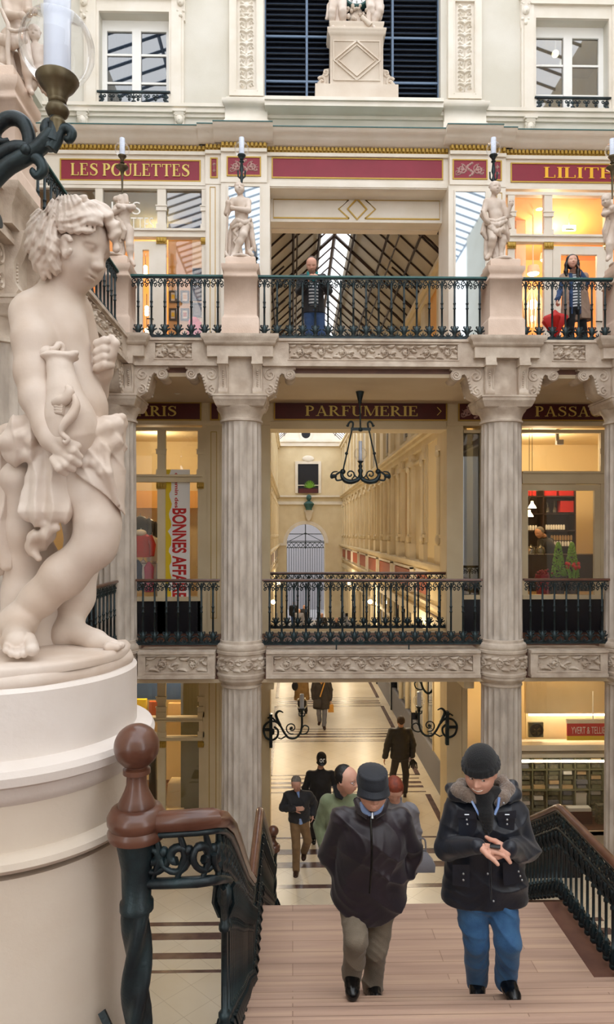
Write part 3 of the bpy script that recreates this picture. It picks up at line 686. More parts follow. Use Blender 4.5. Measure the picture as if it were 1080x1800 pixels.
sign(484, 784, 709, 737, YS, 'signdark', 'dark red fascia sign lettered PARFUMERIE behind the chandelier', [('PARFUMERIE', 537, 735), ('>', 766, 777)], None, 'goldtext', bold=.8)
sign(918, 1120, 710, 738, YS, 'signdark', 'dark red fascia sign lettered PASSAGE at right, partly behind a column', [('PASSAGE', 941, 1076)], None, 'goldtext', bold=.8)
sign(372, 384, 709, 737, YS, 'signdark', 'small dark red panel beside the left column capital', cat='panel', nm='ornament_panel')
sign(808, 862, 710, 738, YS, 'signdark', 'dark red panel with painted scrolls left of the right column capital', fn=orn, cat='panel', nm='ornament_panel')
# ================================================================== MAIN WALL AT PLANE Y2: piers and beams
def pier(x0, x1, z0, z1, y=Y2, d=.6, mt='joinery', nm='wall_back'):
    m = MB(); m.box(x0, x1, y, y+d, z0, z1); return struct(nm, m, mt)
J0, J1 = c0, c1
zTop = qz(330)
# upper storey piers
for a, b, o_ in ((qx(362), qx(390), .06), (qx(390), J0, .14), (J1, qx(862), .14), (qx(862), qx(888), .06)):
    m = MB(); m.box(a, b, Y2-o_, Y2+.75, Z2, zTop); struct('wall_back', m, 'joinery')
# mirrors in the piers
for x0, x1, lb in ((402, 457, 'tall mirror in the pier behind the left statue'), (801, 853, 'tall mirror in the pier behind the right statue')):
    t = thing('pier_mirror', lb, 'mirror', (qx(x0), Y2-.15, Z2+.4)); y = Y2-.14
    a, b = qx(x0, y), qx(x1, y); z1 = aZ(331 if x0 < 600 else 336, y); z0 = Z2+.25
    m = MB(); m.box(a, b, y-.015, y-.005, z0, z1); obj('glass', m, 'mirror', t)
    m = MB(); w = .03
    for p, q, r, s_ in ((a-w, a, z0, z1), (b, b+w, z0, z1), (a-w, b+w, z1, z1+w), (a-w, b+w, z0-w, z0)): m.box(p, q, y-.03, y-.002, r, s_)
    obj('frame', m, 'joinery', t)
# gilt lines on narrow pilasters
def giltline(x0, x1, y, z0, z1, par, w=.012, mt='dullgold'):
    m = MB()
    for p, q, r, s_ in ((x0, x0+w, z0, z1), (x1-w, x1, z0, z1), (x0, x1, z1-w, z1), (x0, x1, z0, z0+w)): m.box(p, q, y-.008, y, r, s_)
    return obj('gilt_line', m, mt, par)
p = pier(qx(364), qx(386), Z2, zTop-.02, Y2-.08, .05); giltline(qx(370), qx(380), Y2-.08, Z2+.3, aZ(335, Y2), p)
p = pier(qx(866), qx(886), Z2, zTop-.02, Y2-.08, .05); giltline(qx(871), qx(881), Y2-.08, Z2+.3, aZ(340, Y2), p)
# stepped beams over the upper middle opening
Yb = Y2+.45
m = MB(); m.box(J0, J1, Y2, Y2+.75, zTop-.02, qz(322)); struct('trim_6', m, 'joinery')
bz1, bz0 = aZ(345, Yb), aZ(391, Yb)
m = MB(); m.box(J0, J1, Yb, Yb+.3, bz0, zTop); bm = struct('trim_7', m, 'joinery')
Yc2 = Y2+.75
m = MB(); m.box(J0, J1, Yc2, Yc2+.2, aZ(404, Yc2), zTop); struct('trim_8', m, 'joinery')
xm_ = (aX(628, Yb)); zc_ = (bz0+bz1)/2; hh = (bz1-bz0)*.36
def polyline(pts, w, y, d=.012):
    m = MB(); strip = [(a, b, w) for a, b in pts]; strip_poly(m, strip, 0, y, 0, 1, d); return m
for pts in ([(aX(481, Yb), zc_+hh), (xm_-.33, zc_+hh), (xm_-.14, zc_)], [(xm_-.14, zc_), (xm_-.33, zc_-hh), (aX(481, Yb), zc_-hh), (aX(481, Yb), zc_+hh)],
            [(aX(773, Yb), zc_+hh), (xm_+.33, zc_+hh), (xm_+.14, zc_)], [(xm_+.14, zc_), (xm_+.33, zc_-hh), (aX(773, Yb), zc_-hh), (aX(773, Yb), zc_+hh)]): pass
for sg, xe in ((-1, aX(481, Yb)), (1, aX(773, Yb))):
    obj('gilt_moulding', polyline([(xm_+sg*.16, zc_-hh), (xe, zc_-hh), (xe, zc_+hh), (xm_+sg*.16, zc_+hh), (xm_+sg*.37, zc_), (xm_+sg*.16, zc_-hh)], .03, Yb-.001), 'dullgold', bm)
obj('gilt_lozenge', polyline([(xm_, zc_+hh*1.1), (xm_+.19, zc_), (xm_, zc_-hh*1.1), (xm_-.19, zc_), (xm_, zc_+hh*1.1)], .035, Yb-.001, .02), 'dullgold', bm)
# middle storey wall pieces
zm1 = 8.42
for a, b in ((qx(356), J0), (J1, qx(815)), (qx(846), qx(918))):
    m = MB(); m.box(a, b, Y2+.004, Y2+.6, Z1, qz(741)); struct('wall_back', m, 'ivory')
m = MB(); m.box(-5.2, 7.7, Y2, Y2+.5, qz(741), 8.44); struct('wall_back', m, 'ivory')
m = MB(); m.box(J0, J1, Y2+.02, Y2+.55, qz(754), qz(741)); m.box(-5.2, J0, Y2-.03, Y2+.3, qz(748), qz(741)); m.box(J1, 7.7, Y2-.03, Y2+.3, qz(748), qz(741)); struct('trim_9', m, 'ivory')
p = pier(qx(366), qx(387), Z1, qz(755), Y2-.04, .04, 'ivory'); giltline(qx(371), qx(382), Y2-.04, Z1+.3, qz(760), p, .012, 'dullgold')
# ground storey
for a, b in ((qx(357), J0), (J1, qx(812))):
    m = MB(); m.box(a, b, Y2, Y2+.6, 0, 3.52); struct('wall_back', m, 'ivory')
p = pier(qx(362), qx(386), 0, 3.35, Y2-.05, .05, 'ivory'); giltline(qx(368), qx(381), Y2-.05, .3, 3.3, p)
m = MB(); m.box(-5.2, 7.7, Y2-.02, Y2+.5, 3.36, 3.52); m.box(J0-.05, J0+.12, YC+.3, Y2+.3, 3.3, 3.52); m.box(J1-.12, J1+.05, YC+.3, Y2+.3, 3.3, 3.52); struct('trim_10', m, 'ivory')
m = MB(); m.box(-5.2, 7.7, Y2+.1, Y2+.5, Z1-.5, Z1+.02); m.box(-5.2, 7.7, Y2+.1, Y2+.5, 8.4, Z2); struct('wall_back', m, 'ivory')
# ================================================================== SHOP FRONTS
def shopfront(label, Y, x0, x1, ylev, mull, trans, base, mt, caps=None, panes='pane', door=None, posts=.5):
    """pixel extents at plane Y. ylev=(top,bottom); mull=[(xa,xb)]; trans=[(ya,yb)]; base=(y) top of dark panel or None"""
    X0, X1 = qx(x0, Y), qx(x1, Y); ZT, ZB = aZ(ylev[0], Y), ylev[1]
    t = thing('storefront', label, 'shop front', ((X0+X1)/2, Y, ZB))
    m = MB()
    for a, b in mull:
        A, B = qx(a, Y), qx(b, Y); m.box(A, B, Y-.02, Y+.1, ZB, ZT)
        for (ya, yb) in trans:
            zz = aZ(ya, Y); m.box(A-.02, B+.02, Y-.05, Y, zz-.0, zz+.1)
            zu = (ZT+zz)/2; m.box(A-.02, B+.02, Y-.045, Y, zu-.05, zu+.05); m.box(A-.03, B+.03, Y-.06, Y, zu+.03, zu+.05)
    obj('mullions', m, mt, t)
    m = MB()
    for (ya, yb) in trans:
        za, zb = aZ(yb, Y), aZ(ya, Y); m.box(X0, X1, Y-.03, Y+.1, za, zb); m.box(X0, X1, Y-.07, Y-.03, zb-.04, zb); m.box(X0, X1, Y-.05, Y-.03, za, za+.03)
    m.box(X0, X1, Y-.03, Y+.1, ZT-.03, ZT+.03); obj('transom', m, mt, t)
    if base:
        zb = aZ(base, Y); m = MB(); m.box(X0, X1, Y-.02, Y+.15, ZB, zb-.04); obj('dark_base_panel', m, 'blackpanel', t)
        m = MB(); m.box(X0, X1, Y-.06, Y+.15, zb-.04, zb+.04); obj('sill', m, mt, t)
        pz0 = zb
    else: pz0 = ZB
    ed = [X0]+[v for a, b in mull for v in (qx(a, Y), qx(b, Y))]+[X1]
    zs = [pz0]+[v for (ya, yb) in trans[::-1] for v in (aZ(yb, Y), aZ(ya, Y))]+[ZT]
    for i in range(0, len(ed), 2):
        if ed[i+1]-ed[i] < .06: continue
        for k in range(0, len(zs), 2):
            m = MB(); m.box(ed[i], ed[i+1], Y+.05, Y+.056, zs[k], zs[k+1]); obj('pane', m, panes[k//2] if isinstance(panes, (list, tuple)) else panes, t)
    if caps:
        for a, b in mull:
            A, B = qx(a, Y), qx(b, Y); zz = aZ(trans[-1][1], Y); m = MB(); m.box(A-.015, B+.015, Y-.05, Y, zz-.13, zz-.01)
            for k in range(3): m.ball((A+(B-A)*(k+.5)/3, Y-.06, zz-.07), .035, 6, 5, (1, .6, 1.4))
            obj('gilded_capital', m, caps, t)
    if door:
        a, b = qx(door[0], Y), qx(door[1], Y); zt = aZ(door[2], Y); m = MB(); w = door[3] if len(door) > 3 else .13
        m.box(a, a+w, Y-.01, Y+.06, ZB, zt); m.box(b-w, b, Y-.01, Y+.06, ZB, zt); m.box(a+w, b-w, Y-.01, Y+.06, zt-w, zt); m.box(a+w, b-w, Y-.01, Y+.06, ZB, ZB+.3)
        d = obj('door', m, mt, t); m = MB(); m.tube([(b-w*.5, Y-.05, ZB+1.0), (b-w*.5-.12, Y-.05, ZB+1.0)], .012, 6); m.tube([(b-w*.5, Y, ZB+1.0), (b-w*.5, Y-.05, ZB+1.0)], .01, 6); obj('door_handle', m, 'bronze', d)
    return t
YU = Y2+.02
s1 = shopfront('upper left white shop front with LES POULETTES written on its glass', YU, 60, 364, (334, Z2), [(168, 181), (277, 292), (355, 363)], [(407, 421)], None, 'joinery', 'dullgold', ['pane', 'darkpane'], (236, 277, 428, .16))
zt_, zb_ = aZ(346, YU), aZ(408, YU)
sans('LES', qx(195, YU), qx(246, YU), YU+.045, aZ(379, YU), aZ(357, YU), 'white', s1, bold=-.012)
sans('POULETTES', qx(172, YU), qx(269, YU), YU+.045, aZ(407, YU), aZ(384, YU), 'white', s1, bold=-.012)
s2 = shopfront('upper right white shop front glowing orange behind the woman', YU, 888, 1200, (338, Z2), [(893, 905), (957, 971), (1064, 1078)], [(411, 424)], None, 'joinery', 'dullgold', 'pane', (972, 1064, 430, .16))
YM = Y2+.05
s3 = shopfront('left middle shop front with a sale banner hung in its window', YM, 60, 357, (755, Z1), [(180, 192), (277, 291), (348, 358)], [(835, 848)], 1052, 'ivory', 'dullgold', 'pane')
s4 = shopfront('right middle shop front of the tea shop with red boxes inside', YM, 918, 1200, (757, Z1), [(1056, 1075)], [(828, 850)], 1050, 'ivory', None, 'pane', (918, 1056, 851, .12))
s5 = shopfront('dark glass panel between the middle opening and the right column', YM, 815, 846, (758, Z1), [], [], 1050, 'ivory', None, 'darkpane')
YG = Y2+.05
s6 = shopfront('ground floor shop front at left with yellow light inside', YG, 120, 357, (1195, 0), [(226, 234), (277, 291), (350, 358)], [(1258, 1266), (1293, 1299)], None, 'ivory', 'dullgold', 'pane')
s7 = shopfront('ground floor stamp and book shop window at right', YG, 812, 1200, (1196, 0), [(812, 822), (862, 870), (1080, 1090)], [], 1478, 'ivory', None, 'pane')
# rooms behind the glass
RY = Y2+.56
room(-5.1, J0-.55, RY-.3, 16.6, Z2, 12.6, 'orangewall', None, 'wall_shop', 'creamwall'); room(J1+.45, 7.6, RY-.3, 16.6, Z2, 12.6, 'orangewall', None, 'wall_shop', 'orangewall')
room(-5.1, J0-.55, RY-.3, 16.4, Z1+.02, 8.1, 'creamwall', None, 'wall_shop', 'creamwall'); room(J1+.45, 7.6, RY-.3, 16.8, Z1+.02, 8.1, 'creamwall', None, 'wall_shop', 'creamwall')
room(-5.1, J0-.55, RY-.3, 16.4, .01, 3.5, 'creamwall', None, 'wall_shop', 'creamwall'); room(J1+.45, 7.6, RY-.3, 16.0, .01, 3.5, 'creamwall', None, 'wall_shop', 'creamwall')
WARM = (1, .74, .42)
for p_, e in (((-3.0, 14.9, 12.2), 85), ((5.6, 14.9, 12.2), 120), ((-3.0, 14.9, 7.8), 32), ((5.4, 14.9, 7.7), 75), ((-2.8, 14.8, 3.3), 60), ((5.4, 13.95, 3.3), 75)):
    lamp(p_, e, WARM if p_[2] > 9 else (1, .8, .52), .15)
def spot(x, y, z, label, r=.07, grp='recessed shop spotlights'):
    t = thing('ceiling_spotlight', label, 'light', (x, y, z), grp); m = MB(); m.lathe((x, y, z), [(r*1.5, 0), (r*1.5, -.02), (r*1.1, -.03)], 16); obj('trim_ring', m, 'white', t)
    m = MB(); m.ball((x, y, z-.03), r, 10, 6, (1, 1, .4)); obj('bulb', m, 'lampglow', t)
def sp(px_, py_, zc, label, r=.07):
    # place on the ceiling zc along the sight line through the window
    v = at(px_, py_, 1)-Vector((0, 0, CZ)); k = (zc-CZ)/v.z; q = Vector((0, 0, CZ))+v*k; spot(q.x, q.y, zc, label, r)
sp(315, 436, 12.6, 'round ceiling spotlight inside the upper left shop', .09); sp(259, 784, 8.1, 'round ceiling spotlight inside the left middle shop', .08)
sp(275, 792, 8.1, 'smaller ceiling spotlight inside the left middle shop, by the window post', .06)
# ---- upper left shop contents: framed pictures, chandelier strings
def picture(x0, x1, y0, y1, Y, label, art='rust', frame='black', g='framed pictures on the shop wall', mat_='paper'):
    X0, X1, Zt, Zb = qx(x0, Y), qx(x1, Y), aZ(y0, Y), aZ(y1, Y); t = thing('framed_picture', label, 'picture', ((X0+X1)/2, Y, Zb), g)
    m = MB(); w = .035
    for a, b, c, e in ((X0, X0+w, Zb, Zt), (X1-w, X1, Zb, Zt), (X0+w, X1-w, Zt-w, Zt), (X0+w, X1-w, Zb, Zb+w)): m.box(a, b, Y-.04, Y, c, e)
    obj('frame', m, frame, t); m = MB(); m.box(X0+w, X1-w, Y-.012, Y-.004, Zb+w, Zt-w); obj('mount', m, mat_, t)
    m = MB(); dx, dz = (X1-X0)*.3, (Zt-Zb)*.33; m.box(X0+dx, X1-dx, Y-.02, Y-.012, Zb+dz, Zt-dz); obj('print', m, art, t)
Yp = 14.6
m = MB(); m.box(qx(296, Yp), qx(338, Yp), Yp, Yp+.08, Z2, 12.5); o = struct('wall_partition', m, 'tan')
m = MB(); m.box(qx(338, Yp-.3), qx(366, Yp-.3), Yp-.3, Yp-.1, Z2, 12.5); struct('wall_partition', m, 'offwhite')
for k, (a, b, c, e, art, lb) in enumerate(((298, 311, 514, 535, 'yellow', 'small black framed print with yellow picture, top left of four'), (318, 333, 514, 535, 'tan', 'small black framed print with brown picture, top right of four'),
      (298, 311, 545, 566, 'yellow', 'small black framed print, lower left of four'), (318, 333, 545, 566, 'rust', 'small black framed print, lower right of four'))): picture(a, b, c, e, Yp-.002, lb, art)
for a, b, c, e, lb in ((339, 356, 475, 500, 'grey mounted frame on white wall, highest of three'), (339, 356, 504, 531, 'grey mounted bow frame on white wall, middle of three'), (339, 356, 535, 560, 'grey mounted bow frame on white wall, lowest of three')):
    picture(a, b, c, e, Yp-.302, lb, 'grey', 'black', 'mounted frames on the white wall', 'grey')
for x, ys, lb in ((256, (470, 475, 480), 'string of glowing bulbs behind the upper left door, upper'), (258, (541, 547, 552), 'string of glowing bulbs behind the upper left door, middle'), (258, (580, 586, 592), 'string of glowing bulbs behind the upper left door, lowest')):
    q = [at(x, y, 14.9) for y in ys]; t = thing('bulb_string', lb, 'light', q[-1], 'strings of bulbs in the upper left shop')
    m = MB(); m.tube([q[0]+Vector((0, 0, .3)), q[-1]], .008, 5); obj('cord', m, 'black', t)
    for a in q: m = MB(); m.ball(a, .045); obj('bulb', m, 'lampglow', t)
m = MB(); c = at(346, 583, 14.0); m.ball(c, .2, 14, 10, (1, .8, 1.1)); m.lathe((c.x, c.y, Z2), [(.12, 0), (.03, .05), (.03, c.z-Z2)], 10); m.ball((c.x-.05, c.y, c.z+.18), .12, 10, 8)
tag(obj('pink_stole', m, 'pinkcloth'), 'bright pink fluffy stole on a stand behind the upper left railing', 'garment')
# ---- upper right shop: tube light, pendant lamps, exit box, chandelier
t = thing('strip_light', 'long white strip light across the LILITH shop ceiling', 'light', at(1000, 384, 15.4)); m = MB(); a = at(917, 384, 15.4); b_ = at(1130, 386, 15.4); m.tube([a, b_], .065, 8); obj('tube', m, 'tubeglow', t)
m = MB(); m.box(a.x, b_.x, 15.38, 15.44, a.z+.07, 12.6); obj('housing', m, 'orangewall', t)
for x, y, Yq, lb in ((1002, 401, 14.2, 'small white box light with green strip in the LILITH shop'),):
    c = at(x, y, Yq); t = thing('exit_light', lb, 'light', c); m = MB(); m.box(c.x-.13, c.x+.13, Yq, Yq+.06, c.z-.04, c.z+.06); obj('case', m, 'tubeglow', t)
    m = MB(); m.box(c.x-.09, c.x+.09, Yq-.005, Yq, c.z-.04, c.z-.01); obj('green_strip', m, 'greenleaf', t); m = MB(); m.tube([(c.x, Yq+.03, c.z+.06), (c.x, Yq+.03, 12.6)], .01, 5); obj('rod', m, 'white', t)
for x, y, Yq, w, lb in ((949, 364, 14.0, .14, 'square white lamp high in the LILITH shop, topmost'), (938, 480, 14.0, .14, 'white drum lamp in the LILITH shop just above the railing'), (958, 456, 14.4, .1, 'white drum lamp in the LILITH shop, half behind a window post')):
    c = at(x, y, Yq); t = thing('pendant_lamp', lb, 'lamp', c, 'LILITH shop ceiling lamps'); m = MB(); m.lathe(c, [(w*.8, .14), (w, 0), (w*.9, -.01)], 14); m.tube([c+Vector((0, 0, .14)), (c.x, c.y, 12.6)], .008, 5); obj('shade', m, 'white', t)
    m = MB(); m.ball(c+Vector((0, 0, -.01)), w*.85, 10, 6, (1, 1, .4)); obj('bulb', m, 'lampglow', t)
c = at(937, 535, 14.3); t = thing('crystal_chandelier', 'ornate pale crystal chandelier behind the right upper railing', 'chandelier', c); m = MB()
for k in range(14):
    a = 2*PI*k/14; m.tube([(c.x+.05*math.cos(a), c.y+.05*math.sin(a), c.z+.35), (c.x+.2*math.cos(a), c.y+.2*math.sin(a), c.z+.05), (c.x+.17*math.cos(a), c.y+.17*math.sin(a), c.z-.45)], .018, 5)
m.tube([c+Vector((0, 0, .3)), (c.x, c.y, 12.6)], .01, 5); obj('crystals', m, 'offwhite', t)
m = MB(); m.ball(c, .1); m.ball(c+Vector((0, 0, -.3)), .06); obj('bulb', m, 'lampglow', t)
m = MB(); m.box(qx(908, 14.5), qx(925, 14.5), 14.5, 14.9, Z2, 12.6); struct('wall_partition', m, 'offwhite')
# ---- left middle shop: banner, clothes
t = thing('sale_banner', 'white window banner with red words BONNES AFFAIRES reading downwards', 'banner', at(312, 1045, Y2-.02)); yb = Y2-.03
yb = YM+.03
X0, X1 = qx(290, yb), qx(334, yb); Zt, Zb = aZ(826, yb), aZ(1060, yb)
m = MB(); m.box(X0, X1, yb, yb+.006, Zb, Zt); obj('sheet', m, 'white', t)
m = MB(); random.seed(3); zs = np.linspace(Zb, Zt, 40); pts = [(X0, Zb)]+[(X0+.05+.06*abs(math.sin(z*9))+random.uniform(0, .03), z) for z in zs]+[(X0, Zt)]
m.prism(pts[::-1], XZ(0, yb-.006, 0), 0, .004); obj('yellow_edge', m, 'yellow', t)
sans('BONNES AFFAIRES', qx(303, yb), qx(328, yb), yb-.002, aZ(1060, yb), aZ(894, yb), 'redcloth', t, rot='down', bold=.03)
o = sans('chemin des', qx(307.5, yb), qx(314, yb), yb-.002, aZ(893, yb), aZ(832, yb), 'redcloth', t, rot='down', bold=.02)
m = MB(); m.box(-5.05, J0-.6, 16.0, 16.1, 6.5, 6.9); struct('wall_band', m, 'orangewall')
Yw = 14.6
def garment(x, y, Yg, mt, label, w=.24, h=.5, nm='jacket', sleeves=True, fur=None):
    c = at(x, y, Yg); t = thing(nm, label, 'clothing', c, 'clothes in the left middle shop'); m = MB()
    m.lathe((c.x, c.y, c.z-h/2), [(w*.85, 0), (w*.9, h*.2), (w*.75, h*.55), (w*.85, h*.85), (w*.35, h), (w*.2, h*1.04)], 14, lambda a, i: .55+.45*abs(math.cos(a)))
    if sleeves:
        for sg in (-1, 1): m.tube([(c.x+sg*w*.7, c.y, c.z+h*.36), (c.x+sg*w*1.05, c.y-.03, c.z), (c.x+sg*w*1.0, c.y-.08, c.z-h*.45)], [w*.3, w*.27, w*.2], 8)
    obj('body', m, mt, t)
    if fur: m = MB(); m.ball((c.x, c.y-.06, c.z+h*.5), w*.5, 10, 7, (1.1, .8, .6)); obj('fur_collar', m, fur, t)
    m = MB(); m.tube([(c.x-w*.5, c.y, c.z+h*.47), (c.x, c.y, c.z+h*.56), (c.x+w*.5, c.y, c.z+h*.47)], .012, 5); m.tube([(c.x, c.y, c.z+h*.56), (c.x, c.y, c.z+h*.7)], .006, 5); obj('hanger', m, 'steel', t)
garment(248, 958, 14.2, 'redcloth', 'red jacket with pale fur collar in the left middle shop window', fur='offwhite')
garment(247, 925, 15.0, 'darkcoat', 'black jacket hung above the red jacket', .22, .4); garment(262, 930, 15.1, 'darkcoat', 'black knitted top hung behind the window post', .17, .4)
garment(268, 965, 14.3, 'offwhite', 'cream fur waistcoat beside the red jacket', .14, .5, 'waistcoat', False)
garment(242, 1012, 14.2, 'darkdenim', 'dark garment on the low rail at left', .12, .6, 'trousers', False); garment(252, 1012, 14.25, 'white', 'white garment on the low rail', .1, .6, 'top', False)
garment(262, 1015, 14.2, 'pinkcloth', 'magenta garment on the low rail', .12, .6, 'dress', False); garment(272, 1012, 14.3, 'paper', 'pale garment at the right end of the low rail', .08, .6, 'top', False)
m = MB(); a = at(238, 990, 14.2); b_ = at(276, 990, 14.2); m.tube([a, b_], .015, 6)
for q in (a, b_): m.tube([q, (q.x, q.y, Z1+.02)], .015, 6)
tag(obj('clothes_rail', m, 'steel'), 'metal clothes rail inside the left middle shop', 'rail')
# ---- tea shop
Ys = 15.4
def bx_(x0, x1, y0, y1, Yb_, d): m = MB(); m.box(qx(x0, Yb_), qx(x1, Yb_), Yb_, Yb_+d, aZ(y1, Yb_), aZ(y0, Yb_)); return m
m = MB()
for y in (871, 902, 932, 961, 990): m.merge(bx_(920, 1013, y, y+2.2, Ys, .35))
for x in (922, 955, 1011): m.merge(bx_(x, x+2.2, 851, 1010, Ys, .35))
m.merge(bx_(920, 1013, 850, 1010, Ys+.36, .02)); tag(obj('shelf_unit', m, 'darkwood'), 'dark shelving against the tea shop wall behind the shopkeeper', 'shelf')
for a, b, c, e, lb in ((925, 943, 852, 871, 'red box at the left of the top tea shop shelf'), (957, 979, 853, 871, 'red box in the middle of the top tea shop shelf'), (984, 1009, 859, 871, 'low red box at the right of the top tea shop shelf'), (986, 1009, 880, 900, 'red box on the second tea shop shelf')):
    t = tag(obj('gift_box', bx_(a, b, c, e, Ys+.05, .2), 'redcloth'), lb, 'box', 'red boxes on the tea shop shelves')
for x, lb in ((963, 'clear glass decanter on the second shelf, squat one'), (975, 'clear glass decanter on the second shelf, taller one')):
    c = at(x, 901, Ys+.1); m = MB(); h = .22 if x < 970 else .27; m.lathe(c, [(.045, 0), (.05, .04), (.045, .09), (.015, .13), (.02, h), (.03, h+.01)], 12); tag(obj('decanter', m, 'jarglass'), lb, 'decanter')
k = 0
for (x0, x1, y, n, row) in ((959, 994, 931, 8, 'upper'), (968, 1007, 960, 8, 'lower'), (926, 945, 932, 4, 'left'), (968, 1007, 949.5, 8, 'middle')):
    for i in range(n):
        x = x0+(x1-x0)*(i+.5)/n; c = at(x, y, Ys+.08); m = MB(); m.lathe(c, [(.026, 0), (.028, .09), (.02, .1), (.022, .115)], 8)
        tag(obj('tea_tin', m, 'paper' if row != 'middle' else 'tan'), 'small pale tea tin in the %s row on the tea shop shelves' % row, 'tin', 'tea tins on the shelves')
for x, y, lb in ((936, 888, 'bell shaped glass pendant lamp in the tea shop, upper one'), (931, 903, 'bell shaped glass pendant lamp in the tea shop, lower one')):
    c = at(x, y, 13.9 if y < 900 else 14.15); t = thing('pendant_lamp', lb, 'lamp', c, 'tea shop pendants'); m = MB(); m.lathe(c, [(.085, -.06), (.06, -.01), (.03, .03), (.02, .08)], 14); obj('shade', m, 'lampglow', t); m = MB(); m.tube([c+Vector((0, 0, .08)), (c.x, c.y, 8.1)], .006, 5); obj('cord', m, 'darkwood', t)
c = at(980, 775, 14.3); t = thing('track_spot', 'white ceiling spot fitting in the tea shop upper pane', 'lamp', c); m = MB(); m.box(c.x-.03, c.x+.03, c.y-.03, c.y+.03, c.z, 8.1); m.box(c.x-.02, c.x+.12, c.y-.05, c.y+.05, c.z-.08, c.z+.02); obj('head', m, 'grey', t)
m = bx_(918, 1068, 978, 1040, 14.15, .5); m.merge(bx_(916, 1070, 975, 979, 14.1, .6)); tag(obj('shop_counter', m, 'darkwood'), 'dark wooden counter in the tea shop window', 'counter')
zc_t = aZ(975, 14.1)
for x, lb in ((982, 'cone shaped box topiary in the tea shop window, left and taller'), (1006, 'cone shaped box topiary in the tea shop window, behind the red flowers')):
    c = at(x, 1018, 13.75); t = thing('topiary_cone', lb, 'plant', c, 'box cones in the window'); m = MB(); random.seed(x); h = aZ(958, 13.75)-c.z
    for k in range(420):
        u = random.random(); a = random.random()*2*PI; r = .125*(1-u)**.6+.012; p_ = Vector((c.x+r*math.cos(a), c.y+r*math.sin(a), c.z+.05+u*h)); m.ball(p_, .016, 5, 3)
    obj('foliage', m, 'greenleaf', t); m = MB(); m.lathe((c.x, c.y, Z1+.02), [(.1, 0), (.12, c.z-Z1+.05)], 14); obj('pot', m, 'darkwood', t)
c = at(1008, 1012, 13.6); t = thing('red_flowers', 'red tulips with green leaves in front of the right topiary', 'flowers', (c.x, c.y, Z1+.02)); m = MB(); random.seed(5)
heads = []
for k in range(11):
    a = random.uniform(-.14, .14); b_ = random.uniform(-.06, .06); z = c.z+.15+random.uniform(0, .1); m.tube([(c.x+a*.4, c.y+b_*.4, c.z-.15), (c.x+a, c.y+b_, z)], .01, 5, squash=.5); heads.append((c.x+a, c.y+b_, z))
obj('leaves', m, 'greenleaf', t)
for hd in heads: m = MB(); m.ball(hd, .035, 8, 6, (1, 1, 1.1)); obj('flower_head', m, 'redcloth', t)
m = MB(); m.lathe((c.x, c.y, Z1+.02), [(.1, 0), (.12, c.z-.12-Z1)], 12); obj('vase', m, 'darkwood', t)
for x, y, r, mt, lb, ct, nm in ((934, 974, .1, 'jarglass', 'round glass jar with biscuits on the tea shop counter, left', 'jar', 'glass_jar'), (951, 974, .09, 'jarglass', 'glass cake dome on the tea shop counter', 'jar', 'cake_dome')):
    c = at(x, y, 14.1); c.z = zc_t; m = MB(); m.lathe(c, [(r*.9, 0), (r, .08), (r*.8, .15), (r*.3, .17), (r*.15, .2), (.01, .22)], 14); tag(obj(nm, m, mt), lb, ct)
c = at(955, 1005, 13.65); m = MB(); random.seed(9)
for k in range(60): m.ball((c.x+random.gauss(0, .06), c.y+random.gauss(0, .03), c.z-.03+random.gauss(0, .035)), .022, 5, 4)
m.lathe((c.x, c.y, Z1+.02), [(.12, 0), (.13, c.z-.08-Z1)], 12); tag(obj('dark_red_posy', m, 'signred'), 'low bunch of dark red flowers in the tea shop window', 'flowers')
# ---- stamp shop at ground right
Yd = 14.0
t = thing('red_name_sign', 'red and yellow hanging sign reading YVERT & TELLIER', 'sign', at(1035, 1300, 13.6)); y = 13.6
m = bx_(998, 1078, 1274, 1296, y, .04); obj('red_panel', m, 'redcloth', t); obj('yellow_strip', bx_(998, 1078, 1296, 1304, y, .04), 'yellow', t); obj('frame', bx_(997, 1079, 1267, 1274, y-.01, .06), 'offwhite', t)
sans('YVERT & TELLIER', qx(1005, y), qx(1069, y), y-.006, aZ(1292, y), aZ(1280, y), 'white', t, bold=-.01)
m = MB(); m.tube([at(1043, 1267, y), at(1043, 1215, y)], .012, 6); obj('hanger_rod', m, 'white', t)
c = at(943, 1283, 13.8); t = thing('wall_fan', 'dark square extractor fan on the cream wall of the stamp shop', 'fan', c); m = MB(); m.box(c.x-.15, c.x+.15, 13.8, 13.86, c.z-.15, c.z+.15); obj('housing', m, 'displaygreen', t)
m = MB(); m.lathe((0, 0, 0), [(.14, 0), (.14, .02), (.12, .02), (.12, 0)], 20); mm = MB(); mm.merge(m, Matrix.Translation(c+Vector((0, -.02, 0))) @ Matrix.Rotation(PI/2, 4, 'X')); obj('ring', mm, 'black', t)
m = MB()
for k in range(5): a = k*2*PI/5; m.prism([(0, 0), (.11*math.cos(a), .11*math.sin(a)), (.1*math.cos(a+.7), .1*math.sin(a+.7))], XZ(c.x, 13.78, c.z), 0, .01)
obj('blades', m, 'tan', t)
m = bx_(925, 1090, 1195, 1256, 13.75, .1); struct('wall_bulkhead', m, 'ivory')
m = bx_(925, 1090, 1256, 1312, 14.1, .05); struct('wall_shop', m, 'creamwall')
m = bx_(860, 1090, 1312, 1322, 13.6, .4); m.merge(bx_(860, 1090, 1328, 1334, 13.6, .4)); struct('trim_11', m, 'offwhite')
t = thing('strip_light', 'white strip light above the stamp shop cabinet', 'light', at(980, 1258, 13.9)); a = at(930, 1256.5, 13.95); b_ = at(1085, 1256.5, 13.95); m = MB(); m.tube([a+Vector((0, 0, .0)), b_], .02, 8); obj('tube', m, 'tubeglow', t)
